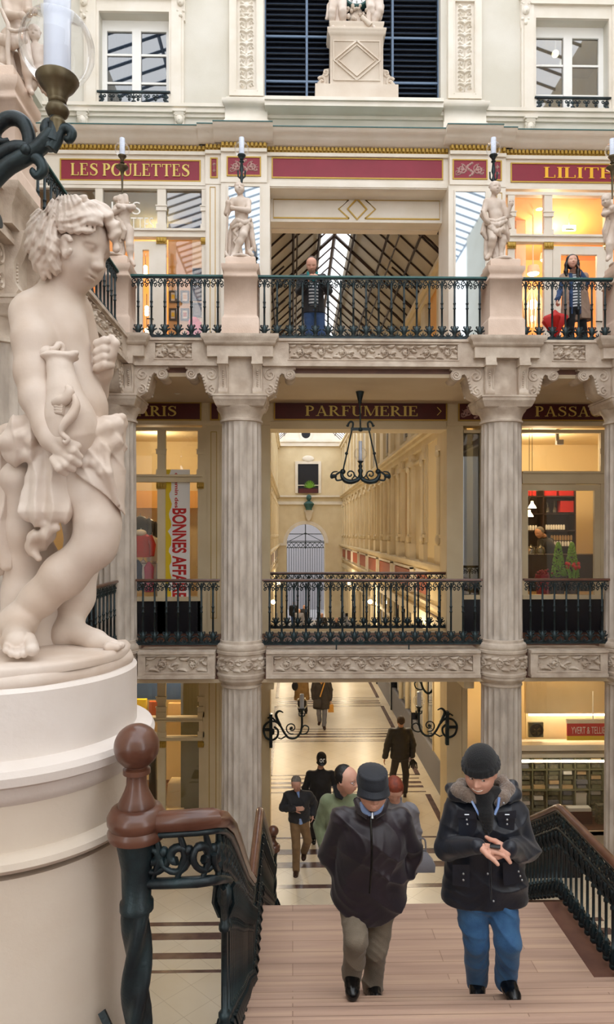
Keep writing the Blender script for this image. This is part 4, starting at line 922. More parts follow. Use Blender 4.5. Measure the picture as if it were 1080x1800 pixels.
t = thing('strip_light', 'thin light tube added under the shelf to brighten the stamp cabinet', 'light', at(980, 1337, 13.65)); m = MB(); m.tube([at(905, 1338, 13.66), at(1088, 1338, 13.66)], .022, 8); obj('tube', m, 'tubeglow', t)  # added glowing tube, lights the cabinet boxes that the shelf above shades
# display case with many little compartments
t = thing('display_cabinet', 'dark glazed cabinet packed with stamp albums and cards', 'cabinet', at(990, 1475, 14.0)); obj('back', bx_(860, 1090, 1334, 1480, 14.3, .04), 'displaygreen', t)
m = MB()
xs_ = [862+i*25 for i in range(10)]; ys_ = [1334, 1356, 1392, 1428, 1462]
for x in xs_: m.merge(bx_(x-1, x+1, 1334, 1480, 14.0, .3))
for y in ys_: m.merge(bx_(860, 1090, y-1, y+1, 14.0, .3))
obj('shelves', m, 'displaygreen', t)
random.seed(21); cnt = 0
for i in range(2, 9):
    for j in range(4):
        x0, x1, y0, y1 = xs_[i]+2, xs_[i+1]-2, ys_[j]+1, ys_[j+1]-1
        if (i, j) == (6, 2): continue
        rows = 2 if j == 0 else 4
        for r_ in range(rows):
            a = y0+(y1-y0)*r_/rows+1; b_ = y0+(y1-y0)*(r_+1)/rows-1.2; xa = x0+random.uniform(0, 3); xb = x1-random.uniform(0, 5)
            if xb-xa < 5: continue
            cnt += 1
            tag(obj('card_box', bx_(xa, xb, a, b_, 14.0+random.uniform(.02, .12), .08), random.choice(['bookish', 'bookish', 'tan', 'offwhite', 'grey', 'displaygreen'])),
                'small box of cards in %s row of the stamp cabinet, column %s' % (['the top', 'the second', 'the third', 'the lowest'][j], ['behind the beanie man', 'second from left', 'third from left', 'fourth from left', 'fifth from left', 'sixth from left', 'seventh from left', 'at right', 'at far right'][i]), 'box', 'boxes in the stamp cabinet')
c = at(1023, 1410, 14.0); m = MB(); m.rmold(c.x, 14.1, .13, .04, [(-.02, c.z-.2), (0, c.z-.1), (0, c.z+.1), (.01, c.z+.17), (-.01, c.z+.18)]); tag(obj('parchment_bag', m, 'offwhite'), 'cream parchment sheet standing in the stamp cabinet', 'sheet')
m = bx_(905, 1090, 1465, 1474, 13.6, .38); m.box(aX(905, 13.6), aX(1090, 13.6), 13.6, 13.98, 0, aZ(1474, 13.6)); tag(obj('display_counter', m, 'tan'), 'low wooden display counter inside the stamp shop window', 'counter')
for x0, x1, y0, y1, mt, lb in ((1000, 1042, 1430, 1452, 'signdark', 'dark red album box on the stamp shop counter'), (1052, 1072, 1420, 1455, 'bookish', 'grey brown leaning album on the stamp shop counter'), (1030, 1050, 1458, 1465, 'paper', 'white card lying on the stamp shop counter, left'), (1045, 1066, 1454, 1464, 'paper', 'white card lying on the stamp shop counter, right'), (1000, 1040, 1424, 1430, 'paper', 'white sheet on top of the dark red box')):
    tag(obj('album' if mt in ('signdark', 'bookish') else 'card', bx_(x0, x1, y0, y1, 13.7, .15), mt), lb, 'album' if mt in ('signdark', 'bookish') else 'card')
# ---- ground left shop contents
for a, b, c, e, Yq, mt, lb, nm in ((238, 257, 1228, 1258, 15, 'yellow', 'yellow coat hanging high in the ground floor left shop', 'coat'), (262, 279, 1232, 1258, 15, 'rust', 'orange coat hanging high in the ground floor left shop', 'coat'),
    (318, 356, 1196, 1440, 14.0, 'displaygreen', 'pale olive blind panel in the ground floor left shop', 'blind'), (295, 317, 1375, 1440, 14.6, 'offwhite', 'pale cabinet in the ground floor left shop', 'cabinet'), (236, 318, 1196, 1228, 15.6, 'darkdenim', 'dark blue shelf panel at the top of the ground floor left shop', 'panel'), (296, 318, 1235, 1262, 15.2, 'tan', 'brown case on the wall of the ground floor left shop', 'case'), (262, 274, 1330, 1450, 14.2, 'charcoal', 'dark garment hanging inside the ground floor left shop', 'garment')):
    tag(obj(nm, bx_(a, b, c, e, Yq, .12), mt), lb, nm)
M['displaygreen'].node_tree.nodes['Principled BSDF'].inputs['Base Color'].default_value = lin('6e6a4a')
t = thing('armchair', 'pale armchair by the cabinet in the ground floor left shop', 'chair', at(312, 1440, 14.2)); m = MB(); c = at(312, 1400, 14.2); m.rmold(c.x, c.y, .18, .12, [(0, c.z-.5), (.02, c.z), (0, c.z+.3), (-.06, c.z+.38), (-.12, c.z+.4)]); obj('back', m, 'ivory', t)
m = MB(); m.rmold(c.x-.05, c.y-.25, .22, .15, [(0, c.z-.5), (.02, c.z-.2), (0, c.z-.15)]); obj('seat', m, 'ivory', t)
# ================================================================== GALLERY BEYOND
GX0, GX1 = -1.12, 3.42; GY0, GY1 = Y2+.6, 46.0; EAV = 12.05
m = MB(); m.box(GX1, GX1+.2, 16.9, GY1, 0, EAV); m.box(GX1+.0, GX1+.12, GY0, 16.9, 0, EAV); struct('wall_gallery_right', m, 'ivory')
m = MB(); m.box(GX0-.2, GX0, 16.9, GY1, 0, EAV); m.box(GX0-.12, GX0, GY0, 16.9, 0, EAV); struct('wall_gallery_left', m, 'ivory')
# far wall with arch
ax, ar, az = aX(538, GY1)+.0, 1.30, aZ(955, GY1)
def archwall(y0, y1, r, zsp, x0, x1, ztop, cx):
    m = MB(); poly = [(x0, 0), (cx-r, 0)]+[(cx+r*math.cos(a), zsp+r*math.sin(a)) for a in [PI-PI*i/20 for i in range(21)]]+[(cx+r, 0), (x1, 0), (x1, ztop), (x0, ztop)]
    n = len(poly); hx = cx
    # two halves so the polygons stay simple
    top = [(cx+r*math.cos(a), zsp+r*math.sin(a)) for a in [PI-PI*i/20 for i in range(21)]]
    m.box(x0, cx-r, y0, y1, 0, ztop); m.box(cx+r, x1, y0, y1, 0, ztop)
    for i in range(20):
        (a, b), (c, d) = top[i], top[i+1]; m.prism([(a, b), (c, d), (c, ztop), (a, ztop)], XZ(0, y0, 0), 0, y1-y0)
    return m
struct('wall_far', archwall(GY1, GY1+1.6, ar, az, GX0-.2, GX1+.2, EAV+.1, ax), 'ivory')
m = MB()
for k in range(24):
    a, b = PI-PI*k/24, PI-PI*(k+1)/24; m.prism([(ax+r_*math.cos(q), az+r_*math.sin(q)) for q, r_ in ((a, ar), (a, ar+.22), (b, ar+.22), (b, ar))], XZ(0, GY1-.08, 0), 0, .08)
for z, h, d in ((aZ(887, GY1), .2, .12), (aZ(878, GY1)+.15, .12, .2), (aZ(785, GY1), .3, .2), (aZ(778, GY1), .15, .3), (az-.15, .15, .1)): m.box(GX0, GX1 if z > az else ax-ar-.02, GY1-d, GY1, z, z+h)
struct('trim_12', m, 'joinery')
m = MB(); zt = EAV+.1; m.prism([(GX0-.2, zt), (GX1+.2, zt), (1.15, 14.1)], XZ(0, GY1, 0), 0, .3); struct('wall_gable', m, 'joinery')
o = thing('round_window', 'small round window in the far gable', 'window', (ax, GY1, EAV)); mm = MB(); q = MB(); q.lathe((0, 0, 0), [(.45, 0), (.45, .1), (.3, .12), (.3, 0)], 24); mm.merge(q, Matrix.Translation((ax, GY1-.02, EAV+.55)) @ Matrix.Rotation(PI/2, 4, 'X')); obj('moulded_ring', mm, 'joinery', o)
q = MB(); q.lathe((0, 0, 0), [(.3, 0), (.3, .02)], 24); mm = MB(); mm.merge(q, Matrix.Translation((ax, GY1-.02, EAV+.55)) @ Matrix.Rotation(PI/2, 4, 'X')); obj('pane', mm, 'blackpanel', o)
wx0, wx1, wz0, wz1 = aX(524, GY1), aX(560, GY1), aZ(867, GY1), aZ(816, GY1)
m = MB()
for a, b, c, d in ((wx0-.18, wx0, wz0, wz1+.18), (wx1, wx1+.18, wz0, wz1+.18), (wx0, wx1, wz1, wz1+.18)): m.box(a, b, GY1-.1, GY1, c, d)
m.box(wx0, wx1, GY1-.06, GY1-.02, wz0+.5, wz0+.56); m.ball(((wx0+wx1)/2, GY1-.08, wz1+.35), .25, 12, 8, (1.6, .3, .9)); w3 = struct('window_3', m, 'joinery')
m = MB(); m.box(wx0, wx1, GY1-.03, GY1-.01, wz0, wz1); obj('pane', m, 'blackpanel', w3)
t = thing('potted_palm', 'small palm in the far window above the arch', 'plant', ((wx0+wx1)/2, GY1-.1, wz0)); m = MB(); random.seed(4)
for k in range(12): a = -1.4+k*.25; m.tube([((wx0+wx1)/2+.1, GY1-.12, wz0+.35), ((wx0+wx1)/2+.1+.4*math.sin(a), GY1-.16, wz0+.35+.5*math.cos(a))], [.05, .02], 5)
obj('fronds', m, 'greenleaf', t); m = MB(); m.box(wx0+.05, wx1-.05, GY1-.2, GY1-.08, wz0, wz0+.3); obj('planter', m, 'signdark', t)
c = Vector((aX(543, GY1), GY1-.42, aZ(897, GY1))); t = thing('bronze_bust', 'dark green bronze bust on a bracket over the arch', 'bust', c); m = MB(); m.ball(c+Vector((0, 0, .82)), .2, 12, 10, (.85, 1, 1.15)); m.lathe(c, [(.22, 0), (.2, .1), (.28, .25), (.36, .42), (.2, .55), (.1, .6), (.1, .7)], 14); obj('figure', m, 'greenedge', t)
m = MB(); m.rmold(c.x, c.y+.2, .25, .2, [(-.18, c.z-.7), (-.08, c.z-.5), (.0, c.z-.15), (.04, c.z-.1), (.04, c.z)]); obj('bracket', m, 'joinery', t)
# iron gate in the arch, with street fence beyond
t = thing('iron_gate', 'tall iron gate with crossed bracing inside the far arch', 'gate', (ax, GY1+1.4, 0)); m = MB(); y = GY1+1.5
for k in range(17): x = ax-ar+k*ar/8; m.box(x-.015, x+.015, y-.02, y, 0, az-.35)
for z in (az-.35, az+.02, az+.6, az+.1): m.box(ax-ar, ax+ar, y-.02, y, z, z+.05)
m.box(ax-.03, ax+.03, y-.02, y, az-.4, az+1.3)
for k in range(8):
    x = ax-ar+k*ar/4; m.tube([(x, y, az-.33), (x+ar/4, y, az+.03)], .02, 4); m.tube([(x+ar/4, y, az-.33), (x, y, az+.03)], .02, 4)
m.tube([(ax, y, az+.7), (ax-1.1, y, az+.15)], .02, 4); m.tube([(ax, y, az+.7), (ax+1.1, y, az+.15)], .02, 4); obj('bars', m, 'iron', t)
m = MB(); m.box(-6, 9, 53, 53.3, 0, 8.2); struct('wall_street', m, 'grey')
m = MB(); m.box(-6, 9, 47.6, 53, -.2, 0); struct('floor', m, 'grey')
# right gallery wall architecture
zl = 5.18
def wallside(gx, sg, label):
    m = MB(); f = gx
    def bx(d, y0, y1, z0, z1): m.box(f, f+sg*d, y0, y1, z0, z1)
    bx(.3, 14.4, GY1, zl-.06, zl+.02); bx(.22, 14.4, GY1, zl-.14, zl-.06); bx(.12, 14.4, GY1, 4.15, 4.22)
    zc = 8.1
    bx(.28, 14.4, GY1, zc+.28, zc+.36); bx(.2, 14.4, GY1, zc+.18, zc+.28); bx(.1, 14.4, GY1, zc, zc+.18); bx(.07, 14.4, GY1, zc-.3, zc-.24)
    bx(.3, 14.4, GY1, EAV-.3, EAV-.2); bx(.2, 14.4, GY1, EAV-.45, EAV-.3)
    struct('trim_13', m, 'ivory')
    Y = 15.0; k = 0
    while Y < GY1-2:
        t = thing('wall_bay', label % k, 'pilasters', (gx, Y, zl), 'bays of the gallery wall'); m = MB()
        for yy in (Y, Y+1.9):
            m.box(f, f+sg*.12, yy, yy+.5, zl, zc); m.box(f, f+sg*.18, yy-.05, yy+.55, zl, zl+.45); m.box(f, f+sg*.16, yy-.03, yy+.53, zl+.62, zl+.7); m.box(f, f+sg*.17, yy-.03, yy+.53, zc-.35, zc-.2)
            m.tube([(f+sg*.15, yy+.25, zl+.7), (f+sg*.15, yy+.25, zc-.4)], .05, 8); m.ball((f+sg*.16, yy+.25, zl+.58), .075, 8, 6, (1, 1, 1.5)); m.ball((f+sg*.17, yy+.25, zc-.42), .07, 8, 6, (1, 1, 1.4))
            m.box(f, f+sg*.14, yy, yy+.5, zc+.36, EAV-.45)
        m.box(f, f+sg*.1, Y+.5, Y+.62, zl+.5, zc); m.box(f, f+sg*.1, Y+1.78, Y+1.9, zl+.5, zc)
        obj('pilaster_pair', m, 'ivory', t)
        m = MB(); m.box(f-sg*.0, f+sg*.012, Y+.75, Y+1.6, zl+.55, zc-.35); obj('recessed_niche', m, 'tan', t)
        m = MB(); m.box(f, f+sg*.015, Y+.75, Y+1.6, zc+.7, EAV-.9); obj('pane', m, 'blackpanel', t)
        m = MB()
        for a, b, c, d in ((.65, .75, zc+.6, EAV-.8), (1.6, 1.7, zc+.6, EAV-.8)): m.box(f, f+sg*.06, Y+a, Y+b, c, d)
        m.box(f, f+sg*.06, Y+.65, Y+1.7, EAV-.9, EAV-.75); obj('window_frame', m, 'joinery', t)
        Y += 3.93; k += 1
wallside(GX1, -1, 'pilasters, niche and window of the right gallery wall'+'%.0s'); wallside(GX0, 1, 'pilasters, niche and window of the left gallery wall'+'%.0s')
# ground floor shop fronts along the gallery
def gallery_shop(gx, sg, y0, y1, label, warm=True):
    t = thing('gallery_storefront', label, 'shop front', (gx, y0, 0), 'shop fronts along the gallery'); f = gx
    m = MB(); m.box(f, f+sg*.1, y0, y1, 0, .75); obj('stone_base', m, 'grey', t)
    m = MB(); m.box(f, f+sg*.14, y0, y0+.16, 0, .95); obj('black_pier_foot', m, 'blackpanel', t)
    m = MB(); m.box(f, f+sg*.12, y0, y0+.16, .95, 3.7); m.box(f, f+sg*.1, y0+1.2, y0+1.26, .75, 3.7); m.box(f, f+sg*.1, y0+2.4, y0+2.46, .75, 3.7); m.box(f, f+sg*.1, y0, y1, 3.05, 3.15); m.box(f, f+sg*.14, y0, y1, 3.7, 3.95); obj('frame', m, 'ivory', t)
    m = MB(); m.box(f+sg*.02, f+sg*.03, y0+.16, y1, .75, 3.7); obj('pane', m, 'pane', t)
    m = MB(); m.box(f, f+sg*.06, y0+.5, y1-.4, 4.35, 4.85); obj('sign_panel', m, 'rust' if sg < 0 else 'signdark', t)
    m = MB()
    for a, b, c, d in ((.4, y1-y0-.3, 4.9, 4.97), (.4, .5, 4.25, 4.95), (y1-y0-.4, y1-y0-.3, 4.25, 4.95)): m.box(f, f+sg*.1, y0+a, y0+b, c, d)
    obj('sign_frame', m, 'joinery', t)
Y = 14.9; i = 0
onames = ['nearest', 'second', 'third', 'fourth', 'fifth', 'sixth', 'seventh', 'farthest']
while Y < GY1-1 and i < 8:
    gallery_shop(GX1, -1, Y, Y+3.93, 'shop front along the right of the gallery, %s from the opening' % onames[i]); gallery_shop(GX0, 1, Y, Y+3.93, 'shop front along the left of the gallery, %s from the opening' % onames[i]); Y += 3.93; i += 1
for k, yy in enumerate((17.0, 27.0, 37.0)):
    for gx, sg in ((GX1, -1), (GX0, 1)):
        c = Vector((gx+sg*.35, yy, 3.2)); t = thing('gallery_lantern', 'small warm lantern on the %s gallery wall' % ('right' if sg < 0 else 'left'), 'lamp', c, 'gallery wall lanterns'); m = MB(); m.ball(c, .09); obj('globe', m, 'lampglow', t); m = MB(); m.tube([c+Vector((0, 0, -.1)), (gx, yy, 3.0)], .02, 6); obj('arm', m, 'bronze', t)
        lamp(c+Vector((sg*.25, 0, 0)), 85, (1, .84, .60), .1, 'lantern_light')
# roof: boarded slopes near, glass beyond
RX, RZ = 1.15, 14.15; yb0, yb1 = Y3+.36, 27.0
m = MB(); m.box(GX0-.2, GX1+.2, Y2+.95, Y3+.36, 12.6, 13.2); struct('ceiling', m, 'joinery')
def slope(y0, y1, s0, s1, mt, nm, th=.05):
    for sg in (-1, 1):
        xe = (GX1 if sg > 0 else GX0); P = lambda s: (xe+(RX-xe)*s, EAV+(RZ-EAV)*s)
        (xa, za), (xb, zb) = P(s0), P(s1); m = MB(); m.add([(xa, y0, za), (xb, y0, zb), (xb, y1, zb), (xa, y1, za), (xa, y0, za+th), (xb, y0, zb+th), (xb, y1, zb+th), (xa, y1, za+th)],
            [(0, 3, 2, 1), (4, 5, 6, 7), (0, 1, 5, 4), (1, 2, 6, 5), (2, 3, 7, 6), (3, 0, 4, 7)]); struct(nm, m, mt)
slope(yb0, yb1, -.08, .83, 'roofdark', 'ceiling'); slope(yb0, yb1, .83, 1.0, 'roofpane', 'window_4', .01); slope(yb1, GY1+.2, -.05, 1.0, 'roofpane', 'window_5', .01)
m = MB()
for sg in (-1, 1):
    xe = (GX1 if sg > 0 else GX0); y = yb0+.1; k = 0
    while y < GY1:
        dz = .03; m.tube([(xe, y, EAV-dz), (RX, y, RZ-dz)], .022 if k % 6 else .05, 4); y += .72 if y < yb1 else .8; k += 1
    for s in (.25, .5, .8): m.tube([(xe+(RX-xe)*s, yb0, EAV+(RZ-EAV)*s-.06), (xe+(RX-xe)*s, GY1, EAV+(RZ-EAV)*s-.06)], .03, 4)
m.tube([(RX, yb0, RZ-.05), (RX, GY1, RZ-.05)], .06, 5)
for y in (14.8, 17.3, 19.8, 23.5, 27.5, 32, 37, 42):     # curved tie braces
    for xe, sg in ((GX0, 1), (GX1, -1)): m.tube([(xe+sg*.02, y, EAV-.5), (xe+sg*.12, y, EAV-.1), (xe+sg*.4, y, EAV+.2), (xe+sg*.9, y, EAV+.62)], .025, 5)
for x in (0.1, 2.4): m.tube([(x, yb0, EAV+.55), (x, yb1+2, EAV+.55)], .02, 5)
tag(obj('roof_trusses', m, 'darkwood'), 'dark iron roof ribs seen through the upper middle opening', 'roof frame')
# glazed roof over the well (seen in the mirrors)
m = MB()
for k in range(50): y = -16+k*.6; [m.tube([(xe, y, 18.9), (1.25, y, 21.2)], .05, 4) for xe in (-5.3, 7.8)]
for s in (0, .25, .5, .75, 1): [m.tube([(xe+(1.25-xe)*s, -16, 18.9+2.3*s), (xe+(1.25-xe)*s, 14.2, 18.9+2.3*s)], .05, 4) for xe in (-5.3, 7.8)]
tag(obj('well_roof_bars', m, 'steelblue'), 'slender iron glazing bars of the roof over the well, mirrored in the piers', 'roof frame')
# ================================================================== RAILINGS
def petals(m, c, r, n, spread, rad, axis='x', th=.35):
    for k in range(n):
        a = -spread+2*spread*k/(n-1); L = r*(1-.25*abs(a)/spread)
        d = Vector((math.sin(a), 0, math.cos(a))) if axis == 'x' else Vector((0, math.sin(a), math.cos(a)))
        P = [Vector(c)+d*L*t for t in (0, .45, .8, 1.0)]
        m.tube([tuple(p) for p in P], [rad*.5, rad, rad*.9, rad*.25], 5)
        m.ball(tuple(Vector(c)+d*L*1.0), rad*.75, 5, 4)
def baluster_mesh(h):
    """axis along x of the railing; from z=0 to h"""
    m = MB(); c = (0, 0, 0)
    m.lathe(c, [(.028, .02), (.03, .05), (.045, .075), (.05, .11), (.038, .15), (.026, .165), (.026, .18)], 8)
    petals(m, (0, -.01, .075), .12, 5, 1.15, .017)
    for sg in (-1, 1): m.tube([(sg*.03, 0, .17), (sg*.055, 0, .18), (sg*.06, 0, .155), (sg*.048, 0, .145)], .008, 4)
    m.lathe(c, [(.017, .18), (.016, h*.52), (.024, h*.525), (.024, h*.545), (.017, h*.55), (.019, h*.60), (.019, h*.61), (.024, h*.615), (.024, h*.635), (.017, h*.64), (.015, h), (.022, h)], 8)
    m.ball((0, 0, .015), .035, 8, 4, (1.5, .8, .7))
    return m
BAL = {}
def scroll_band(m, L, n, z0, h, u=None):
    dx = L/n
    for k in range(n):
        c = dx*(k+.5)
        for sg in (-1, 1):
            m.tube([(c+sg*(dx*.26+a), 0, z0+h*.62+b) for a, b in spiral(0, 0, dx*.23, .008, PI*.5, PI*.5+sg*PI*2.6, 18)], .0085, 5)
            m.tube([(c+sg*(dx*.34+a), 0, z0+h*.2+b) for a, b in spiral(0, 0, dx*.14, .008, -PI*.5, -PI*.5-sg*PI*2.2, 12)], .008, 4)
            m.tube([(c+sg*dx*.05, 0, z0+h*.02), (c+sg*dx*.1, 0, z0+h*.5), (c+sg*dx*.27, 0, z0+h*.92)], .008, 4)
        m.ball((c, -.004, z0+h*.78), .018, 6, 4, (1, .6, 1.3)); m.ball((c+dx/2, -.004, z0+h*.5), .014, 6, 4, (1, .6, 1))
def railing(p0, p1, z0, z1, n, label, hand='greenedge', group='cast iron railings', capw=.035, sub=None, foot=0):
    p0 = Vector((p0[0], p0[1], 0)); p1 = Vector((p1[0], p1[1], 0)); d = p1-p0; L = d.length; ang = math.atan2(d.y, d.x); H = z1-z0
    t = thing('iron_railing', label, 'railing', (p0.x, p0.y, z0), group, local=True); t.rotation_euler = (0, 0, ang)
    m = MB(); pr = [(-capw, 0), (capw, 0), (capw*1.1, .015), (capw*.8, .035), (-capw*.8, .035), (-capw*1.1, .015)]
    m.prism([(a, b+H-.035) for a, b in pr], Matrix(((0, 0, 1, 0), (1, 0, 0, 0), (0, 1, 0, 0), (0, 0, 0, 1))), -.02, L+.02); obj('handrail', m, hand, t)
    hb = .135; m = MB(); m.box(0, L, -.012, .012, H-.055, H-.035); scroll_band(m, L, n, H-.055-hb, hb); obj('scroll_band', m, 'iron', t)
    m = MB(); m.box(0, L, -.02, .02, .0, .028); dx = L/n
    for k in range(n+1): c = dx*k; petals(m, (min(max(c, .02), L-.02), 0, .03), .07, 5, 1.3, .012)
    for k in range(n): m.ball((dx*(k+.5), 0, .03), .05, 8, 4, (1.3, .4, .6))
    for q in range(1, int(L/1.5)+1 if foot else 0): m.box(q*L/(int(L/1.5)+1)-.01, q*L/(int(L/1.5)+1)+.01, -.01, .01, -.09, 0)
    obj('lower_band', m, 'iron', t)
    hh = round(H-.055-hb*.35-.03, 3)
    if hh not in BAL: BAL[hh] = meshdata('baluster', baluster_mesh(hh), 'iron')
    for k in range(n):
        o = obj('baluster', BAL[hh], None, t); o.location = (dx*(k+.5), 0, .03)
    return t
YR = 11.02
uz0, uz1 = 9.05, 10.06
railing((XL+.27, YR), (XC1-.27, YR), uz0, uz1, 7, 'upper iron railing in the short bay left of the middle, before the lit shop')
railing((XC1+.27, YR), (XC2-.27, YR), uz0, uz1, 18, 'long upper iron railing the man in the striped top leans behind')
railing((XC2+.27, YR), (XR-.27, YR), uz0, uz1, 7, 'upper iron railing in the short bay at right, before the woman on the phone')
railing((XL+.08, 7.0), (XL+.08, YC-.27), uz0, uz1, 19, 'upper iron railing along the left wing between the boy statue and the corner pedestal')
railing((XL+.08, 4.4), (XL+.08, 6.43), uz0, uz1, 10, 'upper iron railing at the far left edge, nearest the camera')
railing((XR-.08, YC-.27), (XR-.08, 5), uz0, uz1, 28, 'upper iron railing of the right wing, beyond the right edge')
mz0, mz1 = 4.11, 5.17
railing((XL+.36, YR), (XC1-.36, YR), mz0, mz1, 7, 'middle iron railing left of the left column, before the dark shop base', 'railwood', foot=1)
railing((XC1+.36, YR-.03), (XC2-.36, YR-.03), mz0, mz1, 18, 'long middle iron railing between the two columns under the chandelier', 'railwood', foot=1)
railing((XC2+.36, YR), (XR-.33, YR), mz0, mz1, 7, 'middle iron railing at right, before the tea shop', 'railwood', foot=1)
railing((XL+.1, 7.1), (XL+.1, YC-.38), mz0, mz1, 18, 'middle iron railing of the left wing seen behind the statue foot', 'railwood')
railing((J0+.0, Y2+.12), (J1-.0, Y2+.12), 4.05, 5.15, 16, 'rear iron railing in the middle opening, overlooking the gallery', 'railwood')
# ---- pedestals on the upper railing
def pedestal(cx, cy, label, grp='statue pedestals'):
    t = thing('statue_pedestal', label, 'pedestal', (cx, cy, Z2), grp)
    m = MB(); m.rmold(cx, cy, .26, .26, [(.035, Z2), (.035, Z2+.28), (.02, Z2+.30), (.005, Z2+.33), (0, Z2+.35), (0, Z2+.93), (.015, Z2+.94), (.015, Z2+.97), (.0, Z2+.98), (.0, Z2+1.03), (.02, Z2+1.05), (.035, Z2+1.08), (.04, Z2+1.12), (.04, Z2+1.14), (-.005, Z2+1.15)]); obj('shaft', m, 'pink', t)
    m = MB(); m.rmold(cx, cy, .24, .24, [(0, Z2+1.15), (0, Z2+1.26), (-.02, Z2+1.28)]); obj('top_block', m, 'pink', t)
for cx, cy, lb in ((XL, YC, 'pale stone pedestal at the left corner of the upper gallery'), (XC1, YC, 'pale stone pedestal under the statue left of the man at the railing'), (XC2, YC, 'pale stone pedestal under the statue between the middle and right railings'),
                   (XR, YC, 'pale stone pedestal at the right edge of the upper gallery'), (XL, 6.7, 'large pale stone pedestal at top left behind the lamp globe')): pedestal(cx, cy, lb)
# ================================================================== STAIRS
XS0, XS1 = -.30, 2.47; YLF, YLN = 6.25, 4.92
m = MB(); rise = .16; tread = .29
m.box(XS0-.03, XS1+.05, YLN-.02, YLF, ZL-.16, ZL)
# lower flight going down away from the landing
nl = 16; rl = ZL/nl; tl = .275
for k in range(1, nl): m.box(XS0, XS1, YLF+tl*(k-1)-.02, YLF+tl*k, ZL-rl*k-.12, ZL-rl*k)
# upper flight coming towards the camera, widening
nu = 9
for k in range(1, nu): 
    yy = YLN-tread*(k-1); m.box(XS0-.02, XS1+.05+.03*k, yy-tread, yy+.02, ZL+rise*k-.045, ZL+rise*k); m.box(XS0, XS1+.03*k, yy-.02, yy, ZL+rise*(k-1), ZL+rise*k-.04)
    m.box(XS0, XS1, yy-tread, yy, ZL+rise*(k-2), ZL+rise*k-.05)
st = struct('floor_staircase', m, 'stairwood')
m = MB()
for x in (XS0-.04, XS1+.08):
    m.add([(x-.04, YLN, ZL-.28), (x+.04, YLN, ZL-.28), (x+.04, YLN, ZL+.03), (x-.04, YLN, ZL+.03), (x-.04, 2.5, Z1-.3), (x+.04, 2.5, Z1-.3), (x+.04, 2.5, Z1+.05), (x-.04, 2.5, Z1+.05)], [(0, 1, 2, 3), (7, 6, 5, 4), (0, 4, 5, 1), (1, 5, 6, 2), (2, 6, 7, 3), (3, 7, 4, 0)])
    m.box(x-.04, x+.04, YLN, YLF, ZL-.28, ZL+.02)
    m.add([(x-.04, YLF, ZL-.28), (x+.04, YLF, ZL-.28), (x+.04, YLF, ZL+.02), (x-.04, YLF, ZL+.02), (x-.04, YLF+tl*15, -.0), (x+.04, YLF+tl*15, -.0), (x+.04, YLF+tl*15, .3), (x-.04, YLF+tl*15, .3)], [(3, 2, 1, 0), (4, 5, 6, 7), (1, 5, 4, 0), (2, 6, 5, 1), (3, 7, 6, 2), (0, 4, 7, 3)])
struct('trim_stair_stringers', m, 'redwood')
m = MB(); m.box(XS1-.16, XS1+.05, YLN, YLF-.001, ZL, ZL+.004); struct('trim_14', m, 'redwood')     # border board of the landing
# sloping ornamental stair railing
def stair_bal(h):
    m = MB(); c = (0, 0, 0); m.ball((0, 0, .02), .03, 8, 5); m.lathe(c, [(.02, .02), (.03, .06), (.034, .09), (.026, .12), (.018, .14), (.022, .15), (.022, .165), (.0125, .17), (.0125, h-.17), (.021, h-.165), (.021, h-.145), (.016, h-.14), (.018, h-.09), (.03, h-.05), (.03, h-.02), (.012, h)], 8)
    for a in range(4): b = a*PI/2+.4; m.tube([(.02*math.cos(b), .02*math.sin(b), .05), (.042*math.cos(b), .042*math.sin(b), .09), (.03*math.cos(b), .03*math.sin(b), .13)], .009, 4)
    for a in range(4): b = a*PI/2; m.tube([(.015*math.cos(b), .015*math.sin(b), h-.12), (.036*math.cos(b), .036*math.sin(b), h-.07), (.03*math.cos(b), .03*math.sin(b), h-.015), (.04*math.cos(b), .04*math.sin(b), h)], .01, 4)
    return m
SB = meshdata('baluster', stair_bal(.62), 'iron')
def curve_at(P, s):
    for a, b in zip(P[:-1], P[1:]):
        l = (b-a).length
        if s <= l: return a+(b-a)*s/l
        s -= l
    return P[-1]
def rail_prof(m, P, w=.034, h=.05):
    prof = [(-w, -.3*h), (-w*.7, -.6*h), (w*.7, -.6*h), (w, -.3*h), (w*1.05, .1*h), (w*.7, .45*h), (0, .58*h), (-w*.7, .45*h), (-w*1.05, .1*h)]; vs = []; fs = []; n = len(prof)
    for i, p in enumerate(P):
        d = (P[min(i+1, len(P)-1)]-P[max(i-1, 0)]); d.z = 0; d.normalize(); r = Vector((d.y, -d.x, 0))
        for a, b in prof: vs.append(tuple(p+r*a+Vector((0, 0, b))))
    for i in range(len(P)-1):
        for k in range(n): a = i*n+k; b = i*n+(k+1) % n; fs.append((a, a+n, b+n, b))
    fs.append(tuple(range(n))); fs.append(tuple(range((len(P)-1)*n, len(P)*n))[::-1]); m.add(vs, fs)
